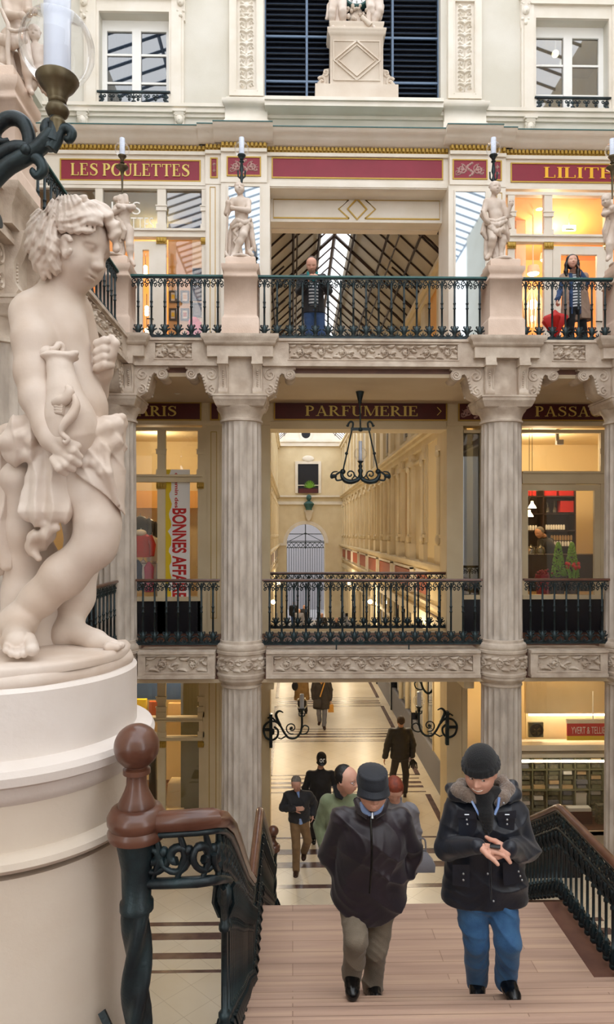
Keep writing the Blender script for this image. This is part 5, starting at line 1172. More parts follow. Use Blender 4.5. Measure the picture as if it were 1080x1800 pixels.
def stair_railing(P, label, nb, start=0., ball=None, balend=None):
    """P: handrail axis polyline"""
    t = thing('stair_railing', label, 'railing', P[0]-Vector((0, 0, .9)), 'stair railings'); P = [Vector(p) for p in P]
    m = MB(); rail_prof(m, P); obj('wooden_handrail', m, 'railwood', t)
    m = MB(); rail_prof(m, [p-Vector((0, 0, .04)) for p in P], .022, .02); rail_prof(m, [p-Vector((0, 0, .2)) for p in P], .018, .026); obj('iron_bars', m, 'iron', t)
    NS = 22 if 'near' in label else 12; L = sum((b-a).length for a, b in zip(P[:-1], P[1:])); m = MB(); n = int(L/.085)
    for k in range(n):
        p = curve_at(P, L*(k+.5)/n); q = curve_at(P, min(L, L*(k+1.2)/n)); d = (q-p); d = d.normalized() if d.length > 1e-5 else Vector((0, 1, 0)); z0 = Vector((0, 0, -.12))
        pts = [p+z0+d*a+Vector((0, 0, b)) for a, b in spiral(0, 0, .056, .012, k % 2*PI, k % 2*PI+(1 if k % 2 else -1)*PI*2.5, NS)]
        m.tube(pts, [.011]*(NS//2)+[.015]*(NS-NS//2), 6)
        m.tube([p+Vector((0, 0, -.19)), p+d*.03+Vector((0, 0, -.12)), p+d*.01+Vector((0, 0, -.05))], [.009, .016, .009], 5)
        m.ball(p+Vector((0, 0, -.10))+d*.04, .017, 6, 4)
    obj('pierced_frieze', m, 'iron', t)
    for k in range(nb):
        s = start+(L-start-(balend or 0))*(k+.5)/nb; p = curve_at(P, s); o = obj('baluster', SB, None, t); o.matrix_parent_inverse = Matrix(); o.location = p-Vector((0, 0, .83))-(P[0]-Vector((0, 0, .9)))
    return t
# left handrail: short level return from the newel, down the upper flight, level, down the lower flight
hz = 4.985
XR0 = -.30
rail1 = [Vector((-.49, 2.22, hz-.015)), Vector((-.41, 2.19, hz)), Vector((-.30, 2.17, hz+.014)), Vector((-.255, 2.18, hz+.014)), Vector((-.238, 2.26, hz-.025)), Vector((-.238, 2.5, hz-.15)), Vector((-.25, 2.9, hz-.38)), Vector((-.27, 3.6, hz-.80)), Vector((XR0, 4.4, hz-1.26)), Vector((XR0, 5.02, 3.36))]
stair_railing(rail1, 'near left stair railing running down from the big wooden ball', 24, start=.42)
rail2 = [Vector((XR0, 5.04, 3.36)), Vector((XR0, 6.2, 3.36)), Vector((XR0, 6.28, 3.36)), Vector((XR0, 6.45, 3.27)), Vector((XR0, 10.2, 3.27-3.75*rl/tl)), Vector((XR0, 10.45, 1.06))]
stair_railing(rail2, 'left stair railing along the landing and the lower flight', 44)
rail3 = [Vector((XS1+.25, 2.6, 4.75)), Vector((XS1+.03, 4.85, 3.40)), Vector((XS1, 4.97, 3.375)), Vector((XS1, 6.2, 3.375)), Vector((XS1, 6.3, 3.36)), Vector((XS1, 6.47, 3.26)), Vector((XS1, 10.2, 3.26-3.73*rl/tl)), Vector((XS1, 10.45, 1.06))]
stair_railing(rail3, 'right stair railing bending along the landing and down, behind the man in blue jeans', 78)
tag(obj('black_board', (lambda m: m.box(3.5, 4.95, 11.6, 11.75, 0, .52) or m)(MB()), 'blackpanel'), 'low black board on the floor, seen through the right stair balusters', 'board')
# newel post with wooden ball
def newel(c, z0, ztop, label, R=.066, big=True):
    t = thing('newel_post', label, 'newel post', (c[0], c[1], z0), 'newel posts'); x, y = c
    m = MB(); H = ztop-z0
    prof = [(R*1.2, 0), (R*1.3, .03), (R*.9, .07), (R*.8, .10), (R*1.05, .14), (R*1.1, .20), (R*.8, .27), (R*.55, .29)]
    m.lathe((x, y, z0), prof, 20)
    nz = 30; zz0, zz1 = z0+.29, ztop-.22; n = 24; vs = []; fs = []
    for i in range(nz+1):
        z = zz0+(zz1-zz0)*i/nz; tw = (z-zz0)*9
        for k in range(n): a = 2*PI*k/n; r = R*.62*(1+.24*math.cos(3*(a-tw))); vs.append((x+r*math.cos(a), y+r*math.sin(a), z))
    for i in range(nz):
        for k in range(n): a = i*n+k; b = i*n+(k+1) % n; fs.append((a, b, b+n, a+n))
    m.add(vs, fs)
    for k in range(8):
        a = k*PI/4; m.tube([(x+R*.8*math.cos(a), y+R*.8*math.sin(a), z0+.1), (x+R*1.25*math.cos(a), y+R*1.25*math.sin(a), z0+.16), (x+R*1.1*math.cos(a), y+R*1.1*math.sin(a), z0+.22), (x+R*.8*math.cos(a), y+R*.8*math.sin(a), z0+.28)], [.01, .022, .018, .012], 6)
    m.lathe((x, y, 0), [(R*.6, ztop-.24), (R*.82, ztop-.235), (R*.82, ztop-.21), (R*.7, ztop-.2), (R*.75, ztop-.1), (R*.95, ztop-.03), (R*.95, ztop)], 20); obj('twisted_shaft', m, 'iron', t, .8)
    m = MB(); m.lathe((x, y, ztop), [(R*.9, -.005), (R*1.35, 0), (R*1.42, .02), (R*1.3, .035), (R*1.42, .05), (R*1.42, .07), (R*1.2, .095), (R*.9, .1), (R*.9, .11), (R*.78, .125), (R*.6, .15), (R*.5, .17), (R*.48, .2), (R*.66, .205), (R*.66, .22), (R*.5, .225), (R*.5, .235)], 28)
    m.ball((x, y, ztop+.225+R*1.02), R*1.1, 28, 18); obj('wooden_ball_finial', m, 'railwood', t)
newel((-.505, 2.22), Z1+.02, 4.92, 'big near newel post with twisted iron shaft and wooden ball')
newel((XR0, 10.52), 0, 1.02, 'small far newel post with wooden ball at the foot of the stairs', .075)
m = MB(); m.tube([(-.64, 2.3, 4.30), (-.52, 2.22, 4.14)], .016, 4); tag(obj('iron_stay', m, 'iron'), 'slanting iron bar between the round pedestal and the near newel', 'bar')
# ================================================================== GLOBE LAMPS
def globe_lamp(c, label, R=.115, stem=.4, kind='torch', tilt=0, name='globe_lamp'):
    """c = centre of the globe"""
    c = Vector(c); t = thing(name, label, 'lamp', (c.x, c.y, c.z-stem), 'globe lamps')
    m = MB(); pr = [(R*math.sin(a), -R*math.cos(a)) for a in [PI*.13+(PI*.87-.28-PI*.13+.0)*i/16 for i in range(17)]]; m.lathe(c, pr, 28); obj('glass_globe', m, 'globe', t)
    m = MB(); m.lathe(c, [(R*.36, -R*.8), (R*.36, R*1.5), (R*.34, R*1.52)], 18); obj('milk_glass_tube', m, 'tube', t)
    m = MB(); m.lathe(c, [(.0, -R*1.5), (R*.22, -R*1.5), (R*.27, -R*1.38), (R*.30, -R*1.25), (R*.46, -R*1.08), (R*.58, -R*.88), (R*.56, -R*.84), (R*.3, -R*.9), (0, -R*.9)], 28)
    if kind == 'torch': m.lathe(c, [(R*.1, -stem), (R*.16, -stem*.6), (R*.3, -R*2.9), (R*.85, -R*2.45), (R*.85, -R*2.35), (R*.25, -R*2.2), (R*.15, -R*2), (R*.35, -R*1.8), (R*.15, -R*1.6), (R*.2, -R*1.5)], 16)
    elif kind == 'bulb': m.lathe(c, [(R*.16, -R*2.5), (R*.19, -R*2.15), (R*.2, -R*2.1), (R*.22, -R*2.05), (R*.19, -R*2.0), (R*.17, -R*1.95), (R*.27, -R*1.86), (R*.32, -R*1.74), (R*.27, -R*1.62), (R*.2, -R*1.56), (R*.24, -R*1.52), (R*.24, -R*1.46)], 28)
    else:
        m.lathe(c, [(R*.12, -stem), (R*.25, -stem*.8), (R*.12, -stem*.7), (R*.3, -stem*.6), (R*.16, -R*1.9), (R*.35, -R*1.75), (R*.2, -R*1.5)], 12)
        for sg in (-1, 1): m.tube([c+Vector((sg*R*.15, 0, -stem*.85)), c+Vector((sg*R*.45, 0, -stem*.8)), c+Vector((sg*R*.5, 0, -stem*.62))], R*.12, 5)
    obj('holder', m, 'bronze' if kind != 'iron' else 'iron', t); return t
def torch(px_, py_, cy, lb, kind, sy): 
    c = at(px_, py_, cy); zs = aZ(sy, cy); globe_lamp(c, lb, .118, c.z-zs, kind)
torch(215, 263, YC-.1, 'globe lamp carried on the left corner putto', 'torch', 344)
torch(425, 262, YC-.1, 'globe lamp behind the head of the draped statue left of the upper opening', 'iron', 325)
torch(868, 262, YC-.05, 'globe lamp behind the head of the statue right of the upper opening', 'iron', 325)
torch(1077, 264, YC-.1, 'globe lamp carried on the putto at the right edge', 'torch', 345)
# big bracket lamp, foreground top left
YB = 2.3
cb = at(101, 84, YB); R = .121
lamp_o = globe_lamp(cb, 'large clear globe lamp on a scrolled iron arm in the foreground at top left', R, .55, 'bulb', name='bracket_lamp')
def pb(x, y, d=0): return at(x, y, YB+d)
m = MB()
m.tube([pb(99, 198), pb(98, 214), pb(96, 236), pb(92, 250)], [0.0192, 0.0208, 0.0240, 0.0272], 16)
m.tube([pb(-60, 380), pb(-20, 330), pb(10, 296), pb(40, 278), pb(66, 262), pb(84, 244), pb(92, 232)], [0.0240, 0.0256, 0.0288, 0.0288, 0.0272, 0.0272, 0.0240], 16)
m.tube([pb(88, 262), pb(84, 240), pb(80, 226), pb(84, 216), pb(93, 218), pb(95, 228)], [0.0208, 0.0208, 0.0184, 0.0160, 0.0144, 0.0096], 16)
m.tube([pb(90, 262), pb(100, 244), pb(107, 230), pb(118, 226), pb(127, 234), pb(122, 245), pb(115, 243)], [0.0208, 0.0208, 0.0184, 0.0168, 0.0160, 0.0144, 0.0096], 16)
m.tube([pb(52, 268), pb(51, 240), pb(44, 220), pb(36, 212), pb(26, 208), pb(14, 209), pb(5, 214), pb(-5, 224), pb(-8, 236), pb(-4, 246), pb(6, 250), pb(16, 246)], [0.0208, 0.0224, 0.024, 0.024, 0.024, 0.0238, 0.0235, 0.0224, 0.0192, 0.0160, 0.0128, 0.0080], 16)
m.tube([pb(44, 276), pb(60, 276), pb(72, 286), pb(76, 300), pb(66, 309), pb(58, 302), pb(60, 297)], [0.0224, 0.0208, 0.0192, 0.0176, 0.0144, 0.0120, 0.0080], 16)
m.tube([pb(-60, 340), pb(-20, 290), pb(20, 262), pb(50, 262)], [0.0240, 0.0240, 0.0240, 0.0240], 16)
m.ball(pb(46, 264, -.02), .02, 10, 8); m.tube([pb(-60, 392), pb(0, 388)], [0.0176, 0.0240], 16)
obj('scrolled_arm', m, 'iron', lamp_o)
# wall bracket lamps at ground level
def wall_bracket(px_, py_, Y, sg, label, wallx):
    """px_,py_ globe centre"""
    c = at(px_, py_, Y); k = Y/13.2; t = globe_lamp(c, label, .115*k, .3*k, 'iron', name='wall_bracket_lamp'); m = MB(); b = c+Vector((0, 0, -.45*k))
    S = lambda pts: [b+Vector((sg*a*k, 0, z*k)) for a, z in pts]
    m.tube(S([(0, .2), (0, .02), (.03, -.12), (.12, -.22), (.25, -.22), (.34, -.12), (.42, .02), (.52, .1), (.66, .08), (.74, -.04), (.7, -.2), (.58, -.26), (.48, -.2), (.46, -.08), (.54, 0)]), .022*k, 7)
    m.tube(S([(.04, -.1), (.0, -.15), (-.1, -.12), (-.13, -.02), (-.05, .02), (.0, -.04)]), .014*k, 6); m.tube(S([(a+.2, z-.03) for a, z in spiral(0, 0, .12, .02, -PI*.6, PI*2.2, 18)]), .013*k, 6)
    m.tube(S([(.42, .02), (.5, .22), (.44, .3), (.36, .27)]), [.03*k, .028*k, .02*k, .01*k], 7); m.tube(S([(.5, .1), (.6, .2), (.66, .16)]), .018*k, 6); m.ball(S([(.56, -.1)])[0], .05*k, 8, 6, (.7, .5, 1.3))
    m.ball(S([(.2, -.03)])[0], .03*k, 8, 6); m.tube(S([(.3, -.18), (.4, -.24), (.46, -.22)]), .014*k, 5)
    m.box(wallx-.03, wallx+.03, b.y-.05*k, b.y+.05*k, b.z-.4*k, b.z+.25*k); m.tube([S([(.74, -.06)])[0], (wallx, b.y, b.z-.06*k)], .03*k, 7)
    obj('iron_scrolls', m, 'iron', t)
wall_bracket(531, 1236, Y2-.1, -1, 'iron wall lamp with clear globe on the left side of the lower opening', J0+.02)
wall_bracket(737, 1232, Y2-.1, 1, 'iron wall lamp with clear globe on the right side of the lower opening', J1-.02)
wall_bracket(741, 1158, 17.0, 1, 'second iron wall lamp, farther along the gallery and mostly hidden by the frieze', GX1)
# ================================================================== CHANDELIER
YH = 12.1
def ch(x, y, d=0): return at(x, y, YH+d)
t = thing('lantern_chandelier', 'black iron hanging chandelier with one clear globe in the middle bay', 'chandelier', ch(633, 848)); q = MB()
c = ch(633, 684); q.lathe((c.x, YH, 0), [(.075, 8.42), (.07, 8.4), (.03, 8.24), (.035, 8.22), (.02, 8.2)], 12); q.tube([(c.x, YH, 8.22), ch(634, 752)], .014, 6); obj('ceiling_rod', q, 'iron', t)
q = MB(); q.box(ch(617, 0).x, ch(652, 0).x, YH-.03, YH+.03, ch(0, 755).z, ch(0, 750).z); q.ball(ch(634, 755), .05, 8, 6, (1, 1, .8))
for sg in (-1, 1): q.tube([ch(634+sg*14, 753), ch(634+sg*13, 744), ch(634+sg*17, 741), ch(634+sg*21, 745), ch(634+sg*22, 749), ch(634+sg*24, 747)], .018, 6)
obj('yoke', q, 'iron', t); q = MB()
for sg in (-1, 1): q.tube([ch(634+sg*15, 756), ch(634+sg*31, 829)], .014, 6); q.ball(ch(634+sg*24.5, 797), .03, 8, 5); q.ball(ch(634+sg*31, 829), .05, 8, 6)
obj('side_rods', q, 'iron', t); q = MB()
for sg in (-1, 1):
    P = lambda L: [ch(634+sg*a, b) for a, b in L]
    q.tube(P([(0, 838), (6, 844), (16, 847), (26, 845), (32, 838), (33, 830)]), [.03, .04, .045, .045, .035, .025], 8)
    q.tube(P([(30, 832), (36, 830), (42, 834), (50, 840), (52, 836), (48, 830), (40, 829)]), [.02, .02, .02, .02, .015, .015, .01], 6); q.tube(P([(44, 838), (42, 844), (36, 844), (30, 842)]), .016, 6)
    q.ball(ch(634+sg*47, 837), .06, 8, 6, (1, .7, .6)); q.tube([ch(634+sg*18+a*97, 834-b*97) for a, b in [(x, y) for x, y in spiral(0, 0, .085, .015, PI*1.4 if sg > 0 else PI*1.6, (PI*1.4-8) if sg > 0 else PI*1.6+8, 24)]], .014, 6)
    q.tube(P([(0, 842), (8, 838), (12, 832)]), .014, 6)
q.lathe((ch(634, 0).x, YH, 0), [(.02, ch(0, 842).z), (.05, ch(0, 838).z), (.03, ch(0, 832).z), (.05, ch(0, 826).z), (.025, ch(0, 822).z), (.04, ch(0, 818).z), (.02, ch(0, 814).z), (.06, ch(0, 809).z)], 12); obj('scrolled_arms', q, 'iron', t)
c = ch(634, 798); q = MB(); R = .118; q.lathe(c, [(R*math.sin(a), -R*math.cos(a)) for a in [.35+(PI-.75)*i/16 for i in range(17)]], 24); obj('glass_globe', q, 'globe', t)
q = MB(); q.lathe(c, [(.033, -.12), (.033, .22), (.028, .23)], 14); obj('milk_glass_tube', q, 'tube', t)
t = thing('ceiling_ring', 'small round ring lamp on the underside of the gallery, left bay', 'ring', at(312, 682, 12.3)); q = MB(); c = at(312, 682, 12.3); q.tube([c+Vector((.09*math.cos(a), 0, .11*math.sin(a)+.01)) for a in [2*PI*i/20 for i in range(21)]], .018, 6); q.tube([c+Vector((0, 0, .12)), (c.x, c.y, 8.43)], .008, 5); obj('ring', q, 'offwhite', t)
# ================================================================== CLOCK MONUMENT
YK = 13.98
def kx(x): return aX(x, YK)
def kz(y): return aZ(y, YK)
t = thing('clock_pedestal', 'stone pedestal with a lozenge panel carrying the clock group', 'pedestal', (kx(626), YK, kz(193))); cx = kx(626)
m = MB(); m.rmold(cx, YK-.02, (kx(698)-kx(554))/2, .2, [(0, kz(192.5)), (0, kz(160)), (-.03, kz(159))]); obj('plinth_block', m, 'plinthcream', t)
hw = (kx(672)-kx(580))/2; m = MB(); m.rmold(cx, YK, hw, .18, [(0, kz(160)), (0, kz(76)), (.02, kz(74)), (.05, kz(71)), (.05, kz(67)), (.06, kz(66)), (.06, kz(63)), (.02, kz(62)), (0, kz(61)), (0, kz(56)), (.02, kz(53)), (.02, kz(50)), (-.02, kz(49))]); obj('die', m, 'plinthcream', t)
z0, z1 = kz(152), kz(84); zc = (z0+z1)/2; yy = YK-.18
fr = polyline([(cx-hw+.07, z0), (cx+hw-.07, z0), (cx+hw-.07, z1), (cx-hw+.07, z1), (cx-hw+.07, z0)], .025, yy, .02)
for k, w in ((1, .035), (.8, .02)): fr.merge(polyline([(cx, zc+(z1-zc)*k), (cx+(hw-.07)*k, zc), (cx, zc-(z1-zc)*k), (cx-(hw-.07)*k, zc), (cx, zc+(z1-zc)*k)], w, yy, .03))
obj('lozenge_moulding', fr, 'plinthcream', t)
for sg in (-1, 1):
    m = MB(); b = cx+sg*(hw+.02); zb = kz(160)
    m.tube([(b+sg*.14+sg*a*.8, YK-.05, zb+.13+c_) for a, c_ in spiral(0, 0, .12, .02, PI*.2, PI*.2+PI*2.6, 20)], .03, 6); m.tube([(b+sg*.07+sg*a, YK-.05, zb+.33+c_) for a, c_ in spiral(0, 0, .075, .01, -PI*.2, -PI*.2-PI*2.4, 16)], .022, 6)
    m.prism([(b, zb), (b+sg*.22, zb), (b+sg*.24, zb+.12), (b+sg*.14, zb+.24), (b+sg*.1, zb+.4), (b, zb+.42)][::sg], XZ(0, YK-.05, 0), 0, .18); obj('side_volute', m, 'plinthcream', t)
YCk = YK-.1; cc = at(627, -12, YCk); t = thing('gallery_clock', 'round white clock face with green rim at the top of the photo', 'clock', cc-Vector((0, 0, .35)))
rot = Matrix.Translation(cc) @ Matrix.Rotation(PI/2, 4, 'X')
m = MB(); m.lathe((0, 0, 0), [(.25, -.1), (.29, -.1), (.30, .0), (.29, .05), (.26, .06), (.25, .02)], 40); q = MB(); q.merge(m, rot); obj('rim', q, 'greenedge', t)
m = MB(); m.lathe((0, 0, 0), [(.255, -.1), (.255, .03)], 40); q = MB(); q.merge(m, rot); obj('dial', q, 'white', t)
q = MB()
NUM = ['XII', 'I', 'II', 'III', 'IIII', 'V', 'VI', 'VII', 'VIII', 'IX', 'X', 'XI']
for k, s in enumerate(NUM):
    a = PI/2-k*PI/6; w = .016; tot = len(s)*w; R_ = .205
    base = Matrix.Translation(cc+Vector((R_*math.cos(a), -.036, R_*math.sin(a)))) @ Matrix.Rotation(-(a-PI/2), 4, 'Y')
    for i, chh in enumerate(s):
        x = (i+.5)*w-tot/2
        segs = {'I': [((x, -.028), (x, .028))], 'V': [((x-.007, .028), (x, -.028)), ((x+.007, .028), (x, -.028))], 'X': [((x-.007, .028), (x+.007, -.028)), ((x+.007, .028), (x-.007, -.028))]}[chh]
        for (a0, b0), (a1, b1) in segs: q.tube([tuple(base @ Vector((a0, 0, b0))), tuple(base @ Vector((a1, 0, b1)))], .003, 4)
obj('numerals', q, 'black', t)
q = MB(); q.tube([cc+Vector((0, -.04, 0)), cc+Vector((.13, -.04, .02))], .007, 4); q.tube([cc+Vector((0, -.04, 0)), cc+Vector((.02, -.04, .18))], .005, 4); obj('hands', q, 'black', t)
# ================================================================== ROUND PEDESTAL OF THE BOY STATUE
PYc = 2.55; PXc = aX(20, PYc); KS = PYc/2.1
def rz(y): return CZ+(938-y)*PYc/1200
t = thing('round_pedestal', 'big round moulded plaster pedestal carrying the boy statue', 'pedestal', (PXc, PYc, Z1-.03))
zz = rz
def yz(ytop_edge): return zz(ytop_edge)
m = MB(); m.lathe((PXc, PYc, 0), [(.372*KS, Z1-.03), (.372*KS, rz(1445)), (.372*KS, rz(1442))], 96); m.lathe((PXc, PYc, 0), [(.372*KS, rz(1434)), (.395*KS, rz(1428)), (.405*KS, rz(1421)), (.402*KS, rz(1412)), (.385*KS, rz(1405)), (.373*KS, rz(1402))], 96)
m.lathe((PXc, PYc, 0), [(.372*KS, rz(1408)), (.372*KS, rz(1330))], 96); obj('lower_drum', m, 'plinthcream', t, .7)
m = MB(); m.lathe((PXc, PYc, 0), [(.37*KS, rz(1336)), (.385*KS, rz(1328)), (.395*KS, rz(1318)), (.40*KS, rz(1305)), (.425*KS, rz(1298)), (.428*KS, rz(1285)), (.42*KS, rz(1276)), (.40*KS, rz(1271)), (.372*KS, rz(1269)), (.372*KS, rz(1172)), (.36*KS, rz(1166)), (0, rz(1166))], 96); obj('upper_drum', m, 'plinthwhite', t, .5)
# ================================================================== SMOOTH SCULPTED SURFACES
RK = 1.0
def cap_(a, b, ra, rb=None, k=.02): return ('c', Vector(a), Vector(b), ra*RK, (ra if rb is None else rb)*RK, k*RK)
def ell_(c, r, R=None, k=.02, sub=False): return ('-' if sub else 'e', Vector(c), tuple(v*RK for v in (r if isinstance(r, (tuple, list)) else (r, r, r))), R, k*RK)
def chain_(pts, rs, k=.02): return [cap_(pts[i], pts[i+1], rs[i], rs[i+1], k) for i in range(len(pts)-1)]
def sculpt(name, prims, res, mt, parent=None, disp=None, post=None, origin=None, ang=1.4, smooth=0):
    lo = Vector((1e9,)*3); hi = Vector((-1e9,)*3); bb = []
    for p in prims:
        if p[0] == 'c': r = max(p[3], p[4]); a = [min(p[1][i], p[2][i])-r for i in range(3)]; b = [max(p[1][i], p[2][i])+r for i in range(3)]
        else: r = max(p[2]) if p[3] is not None else None; a = [p[1][i]-(r or p[2][i]) for i in range(3)]; b = [p[1][i]+(r or p[2][i]) for i in range(3)]
        bb.append((a, b))
        if p[0] != '-':
            for i in range(3): lo[i] = min(lo[i], a[i]); hi[i] = max(hi[i], b[i])
    pad = res*3+.01; lo = np.array(lo)-pad; hi = np.array(hi)+pad
    n = np.maximum(((hi-lo)/res).astype(int)+2, 4)
    ax_ = [lo[i]+np.arange(n[i])*res for i in range(3)]
    D = np.full(tuple(n), .5, np.float32)
    for p, (a, b) in zip(prims, bb):
        k = p[-1]; mg = k+res*2+.012
        s = [slice(max(0, int((a[i]-mg-lo[i])/res)), min(n[i], int((b[i]+mg-lo[i])/res)+2)) for i in range(3)]
        if any(q.start >= q.stop for q in s): continue
        X = ax_[0][s[0]][:, None, None]; Y = ax_[1][s[1]][None, :, None]; Z = ax_[2][s[2]][None, None, :]
        if p[0] == 'c':
            ba = p[2]-p[1]; L2 = max(ba.length_squared, 1e-10)
            px_, py_, pz_ = X-p[1].x, Y-p[1].y, Z-p[1].z
            h = np.clip((px_*ba.x+py_*ba.y+pz_*ba.z)/L2, 0, 1)
            d = np.sqrt((px_-h*ba.x)**2+(py_-h*ba.y)**2+(pz_-h*ba.z)**2)-(p[3]+(p[4]-p[3])*h)
        else:
            qx_, qy_, qz_ = X-p[1].x, Y-p[1].y, Z-p[1].z
            if p[3] is not None:
                R = p[3]; u = [qx_*R[i].x+qy_*R[i].y+qz_*R[i].z for i in range(3)]
            else: u = [qx_, qy_, qz_]
            r = p[2]; k0 = np.sqrt((u[0]/r[0])**2+(u[1]/r[1])**2+(u[2]/r[2])**2); k1 = np.sqrt((u[0]/r[0]**2)**2+(u[1]/r[1]**2)**2+(u[2]/r[2]**2)**2)
            d = k0*(k0-1)/np.maximum(k1, 1e-6)
        B = D[s[0], s[1], s[2]]
        if p[0] == '-':
            d = -d; h = np.maximum(k-np.abs(B-d), 0)/max(k, 1e-6); D[s[0], s[1], s[2]] = np.maximum(B, d)+h*h*k*.25
        else:
            h = np.maximum(k-np.abs(B-d), 0)/max(k, 1e-6); D[s[0], s[1], s[2]] = np.minimum(B, d)-h*h*k*.25
    if disp is not None or post is not None:
        G = np.meshgrid(*ax_, indexing='ij')
        if disp is not None: D = D+disp(*G)
        if post is not None: D = post(D, *G)
    S = D < 0
    c = S[:-1, :-1, :-1].astype(np.int8)
    for dx in (0, 1):
        for dy in (0, 1):
            for dz in (0, 1):
                if dx or dy or dz: c = c+S[dx:n[0]-1+dx, dy:n[1]-1+dy, dz:n[2]-1+dz]
    I, J, K = np.nonzero((c > 0) & (c < 8)); nv = len(I)
    acc = np.zeros((nv, 3)); cnt = np.zeros(nv)
    cs = [(0, 0, 0), (1, 0, 0), (0, 1, 0), (1, 1, 0), (0, 0, 1), (1, 0, 1), (0, 1, 1), (1, 1, 1)]
    Vc = [D[I+a, J+b, K+c_] for a, b, c_ in cs]
    for i in range(8):
        for j in range(i+1, 8):
            if sum(abs(cs[i][q]-cs[j][q]) for q in range(3)) != 1: continue
            va, vb = Vc[i], Vc[j]; cr = (va < 0) != (vb < 0); t = np.where(cr, va/np.where(cr, va-vb, 1), 0)
            for q in range(3): acc[:, q] += np.where(cr, cs[i][q]+(cs[j][q]-cs[i][q])*t, 0)
            cnt += cr
    P = (acc/cnt[:, None]+np.stack([I, J, K], 1))*res+lo
    vid = np.full(c.shape, -1, np.int32); vid[I, J, K] = np.arange(nv)
    F_ = []
    for axis in range(3):
        o = [slice(None)]*3; o2 = [slice(None)]*3; o[axis] = slice(0, n[axis]-1); o2[axis] = slice(1, n[axis])
        a, b = S[tuple(o)], S[tuple(o2)]; ii = np.array(np.nonzero(a != b)); sa = a[tuple(ii)]
        u, v = (axis+1) % 3, (axis+2) % 3
        ok = (ii[u] > 0) & (ii[v] > 0) & (ii[u] < n[u]-1) & (ii[v] < n[v]-1); ii = ii[:, ok]; sa = sa[ok]
        def g(du, dv):
            q = ii.copy(); q[u] -= du; q[v] -= dv; return vid[tuple(q)]
        q = np.stack([g(1, 1), g(0, 1), g(0, 0), g(1, 0)], 1); q[~sa] = q[~sa][:, ::-1]; F_.append(q)
    F_ = np.concatenate(F_); F_ = F_[(F_ >= 0).all(1)]
    if smooth:
        for it in range(smooth):
            s_ = np.zeros_like(P); w_ = np.zeros(nv)
            for a in range(4): np.add.at(s_, F_[:, a], P[F_[:, (a+1) % 4]]+P[F_[:, (a+3) % 4]]); np.add.at(w_, F_[:, a], 2)
            P = P*.4+.6*s_/np.maximum(w_, 1)[:, None]
    if origin is not None: P = P-np.array(origin)
    me = bpy.data.meshes.new(name); me.vertices.add(nv); me.vertices.foreach_set('co', P.astype(np.float32).ravel())
    nf = len(F_); me.loops.add(nf*4); me.loops.foreach_set('vertex_index', F_.astype(np.int32).ravel()); me.polygons.add(nf)
    me.polygons.foreach_set('loop_start', np.arange(0, nf*4, 4, dtype=np.int32)); me.update(calc_edges=True); me.validate(); me.shade_smooth()
    me.materials.append(M[mt]); o = bpy.data.objects.new(name, me); COL.objects.link(o); setparent(o, parent)
    if origin is not None: o.location = origin
    return o
def frame(f, up=(0, 0, 1)):
    f = Vector(f).normalized(); u = Vector(up); u = (u-f*u.dot(f)).normalized(); r = f.cross(u); return r, f, u
def head_prims(c, f, hh, up=(0, 0, 1), child=False, smile=0, ears=True):
    r, f, u = frame(f, up); R = (r, f, u); c = Vector(c)
    P = lambda x, y, z: c+(r*x+f*y+u*z)*hh
    E = lambda x, y, z, a, b, d, k=.02, sub=False: ell_(P(x, y, z), (a*hh, b*hh, d*hh), R, k*hh/.23, sub)
    ps = [E(0, -.04, .12, .335, .41, .37), E(0, .12, -.14, .25 if not child else .27, .25, .30, .05), E(0, .20, -.36, .12, .11, .10, .05), E(0, .10, .16, .29, .27, .24, .04)]
    for s in (-1, 1):
        ps += [E(s*.15, .19, -.12, .12, .15, .13, .05), E(s*.155, .385, .05, .085, .085, .062, .02, True), E(s*.14, .30, .035, .075, .07, .06, .006), E(s*.14, .335, .115, .10, .05, .028, .02)]
        if ears: ps += [E(s*.335, -.04, -.03, .045, .085, .135, .012), E(s*.365, -.02, -.02, .02, .045, .08, .01, True)]
    ps += [cap_(P(0, .36, .08), P(0, .485, -.10), .030*hh, .044*hh, .02*hh/.23), E(-.045, .43, -.125, .034, .045, .03, .01), E(.045, .43, -.125, .034, .045, .03, .01)]
    for s in (-1, 1): ps += chain_([P(s*.075, .355, .045), P(s*.14, .372, .068), P(s*.205, .33, .045)], [.010*hh, .015*hh, .010*hh], .006*hh/.23)
    ps += [E(0, .395, -.232, .10, .05, .026, .006), E(0, .385, -.288, .085, .055, .03, .006), E(0, .45, -.26, .11, .07, .007, .003, True), E(0, .42, -.33, .08, .04, .018, .012, True)]
    if child: ps += [E(-.16, .2, -.2, .12, .13, .12, .04), E(.16, .2, -.2, .12, .13, .12, .04)]
    return ps, P, R
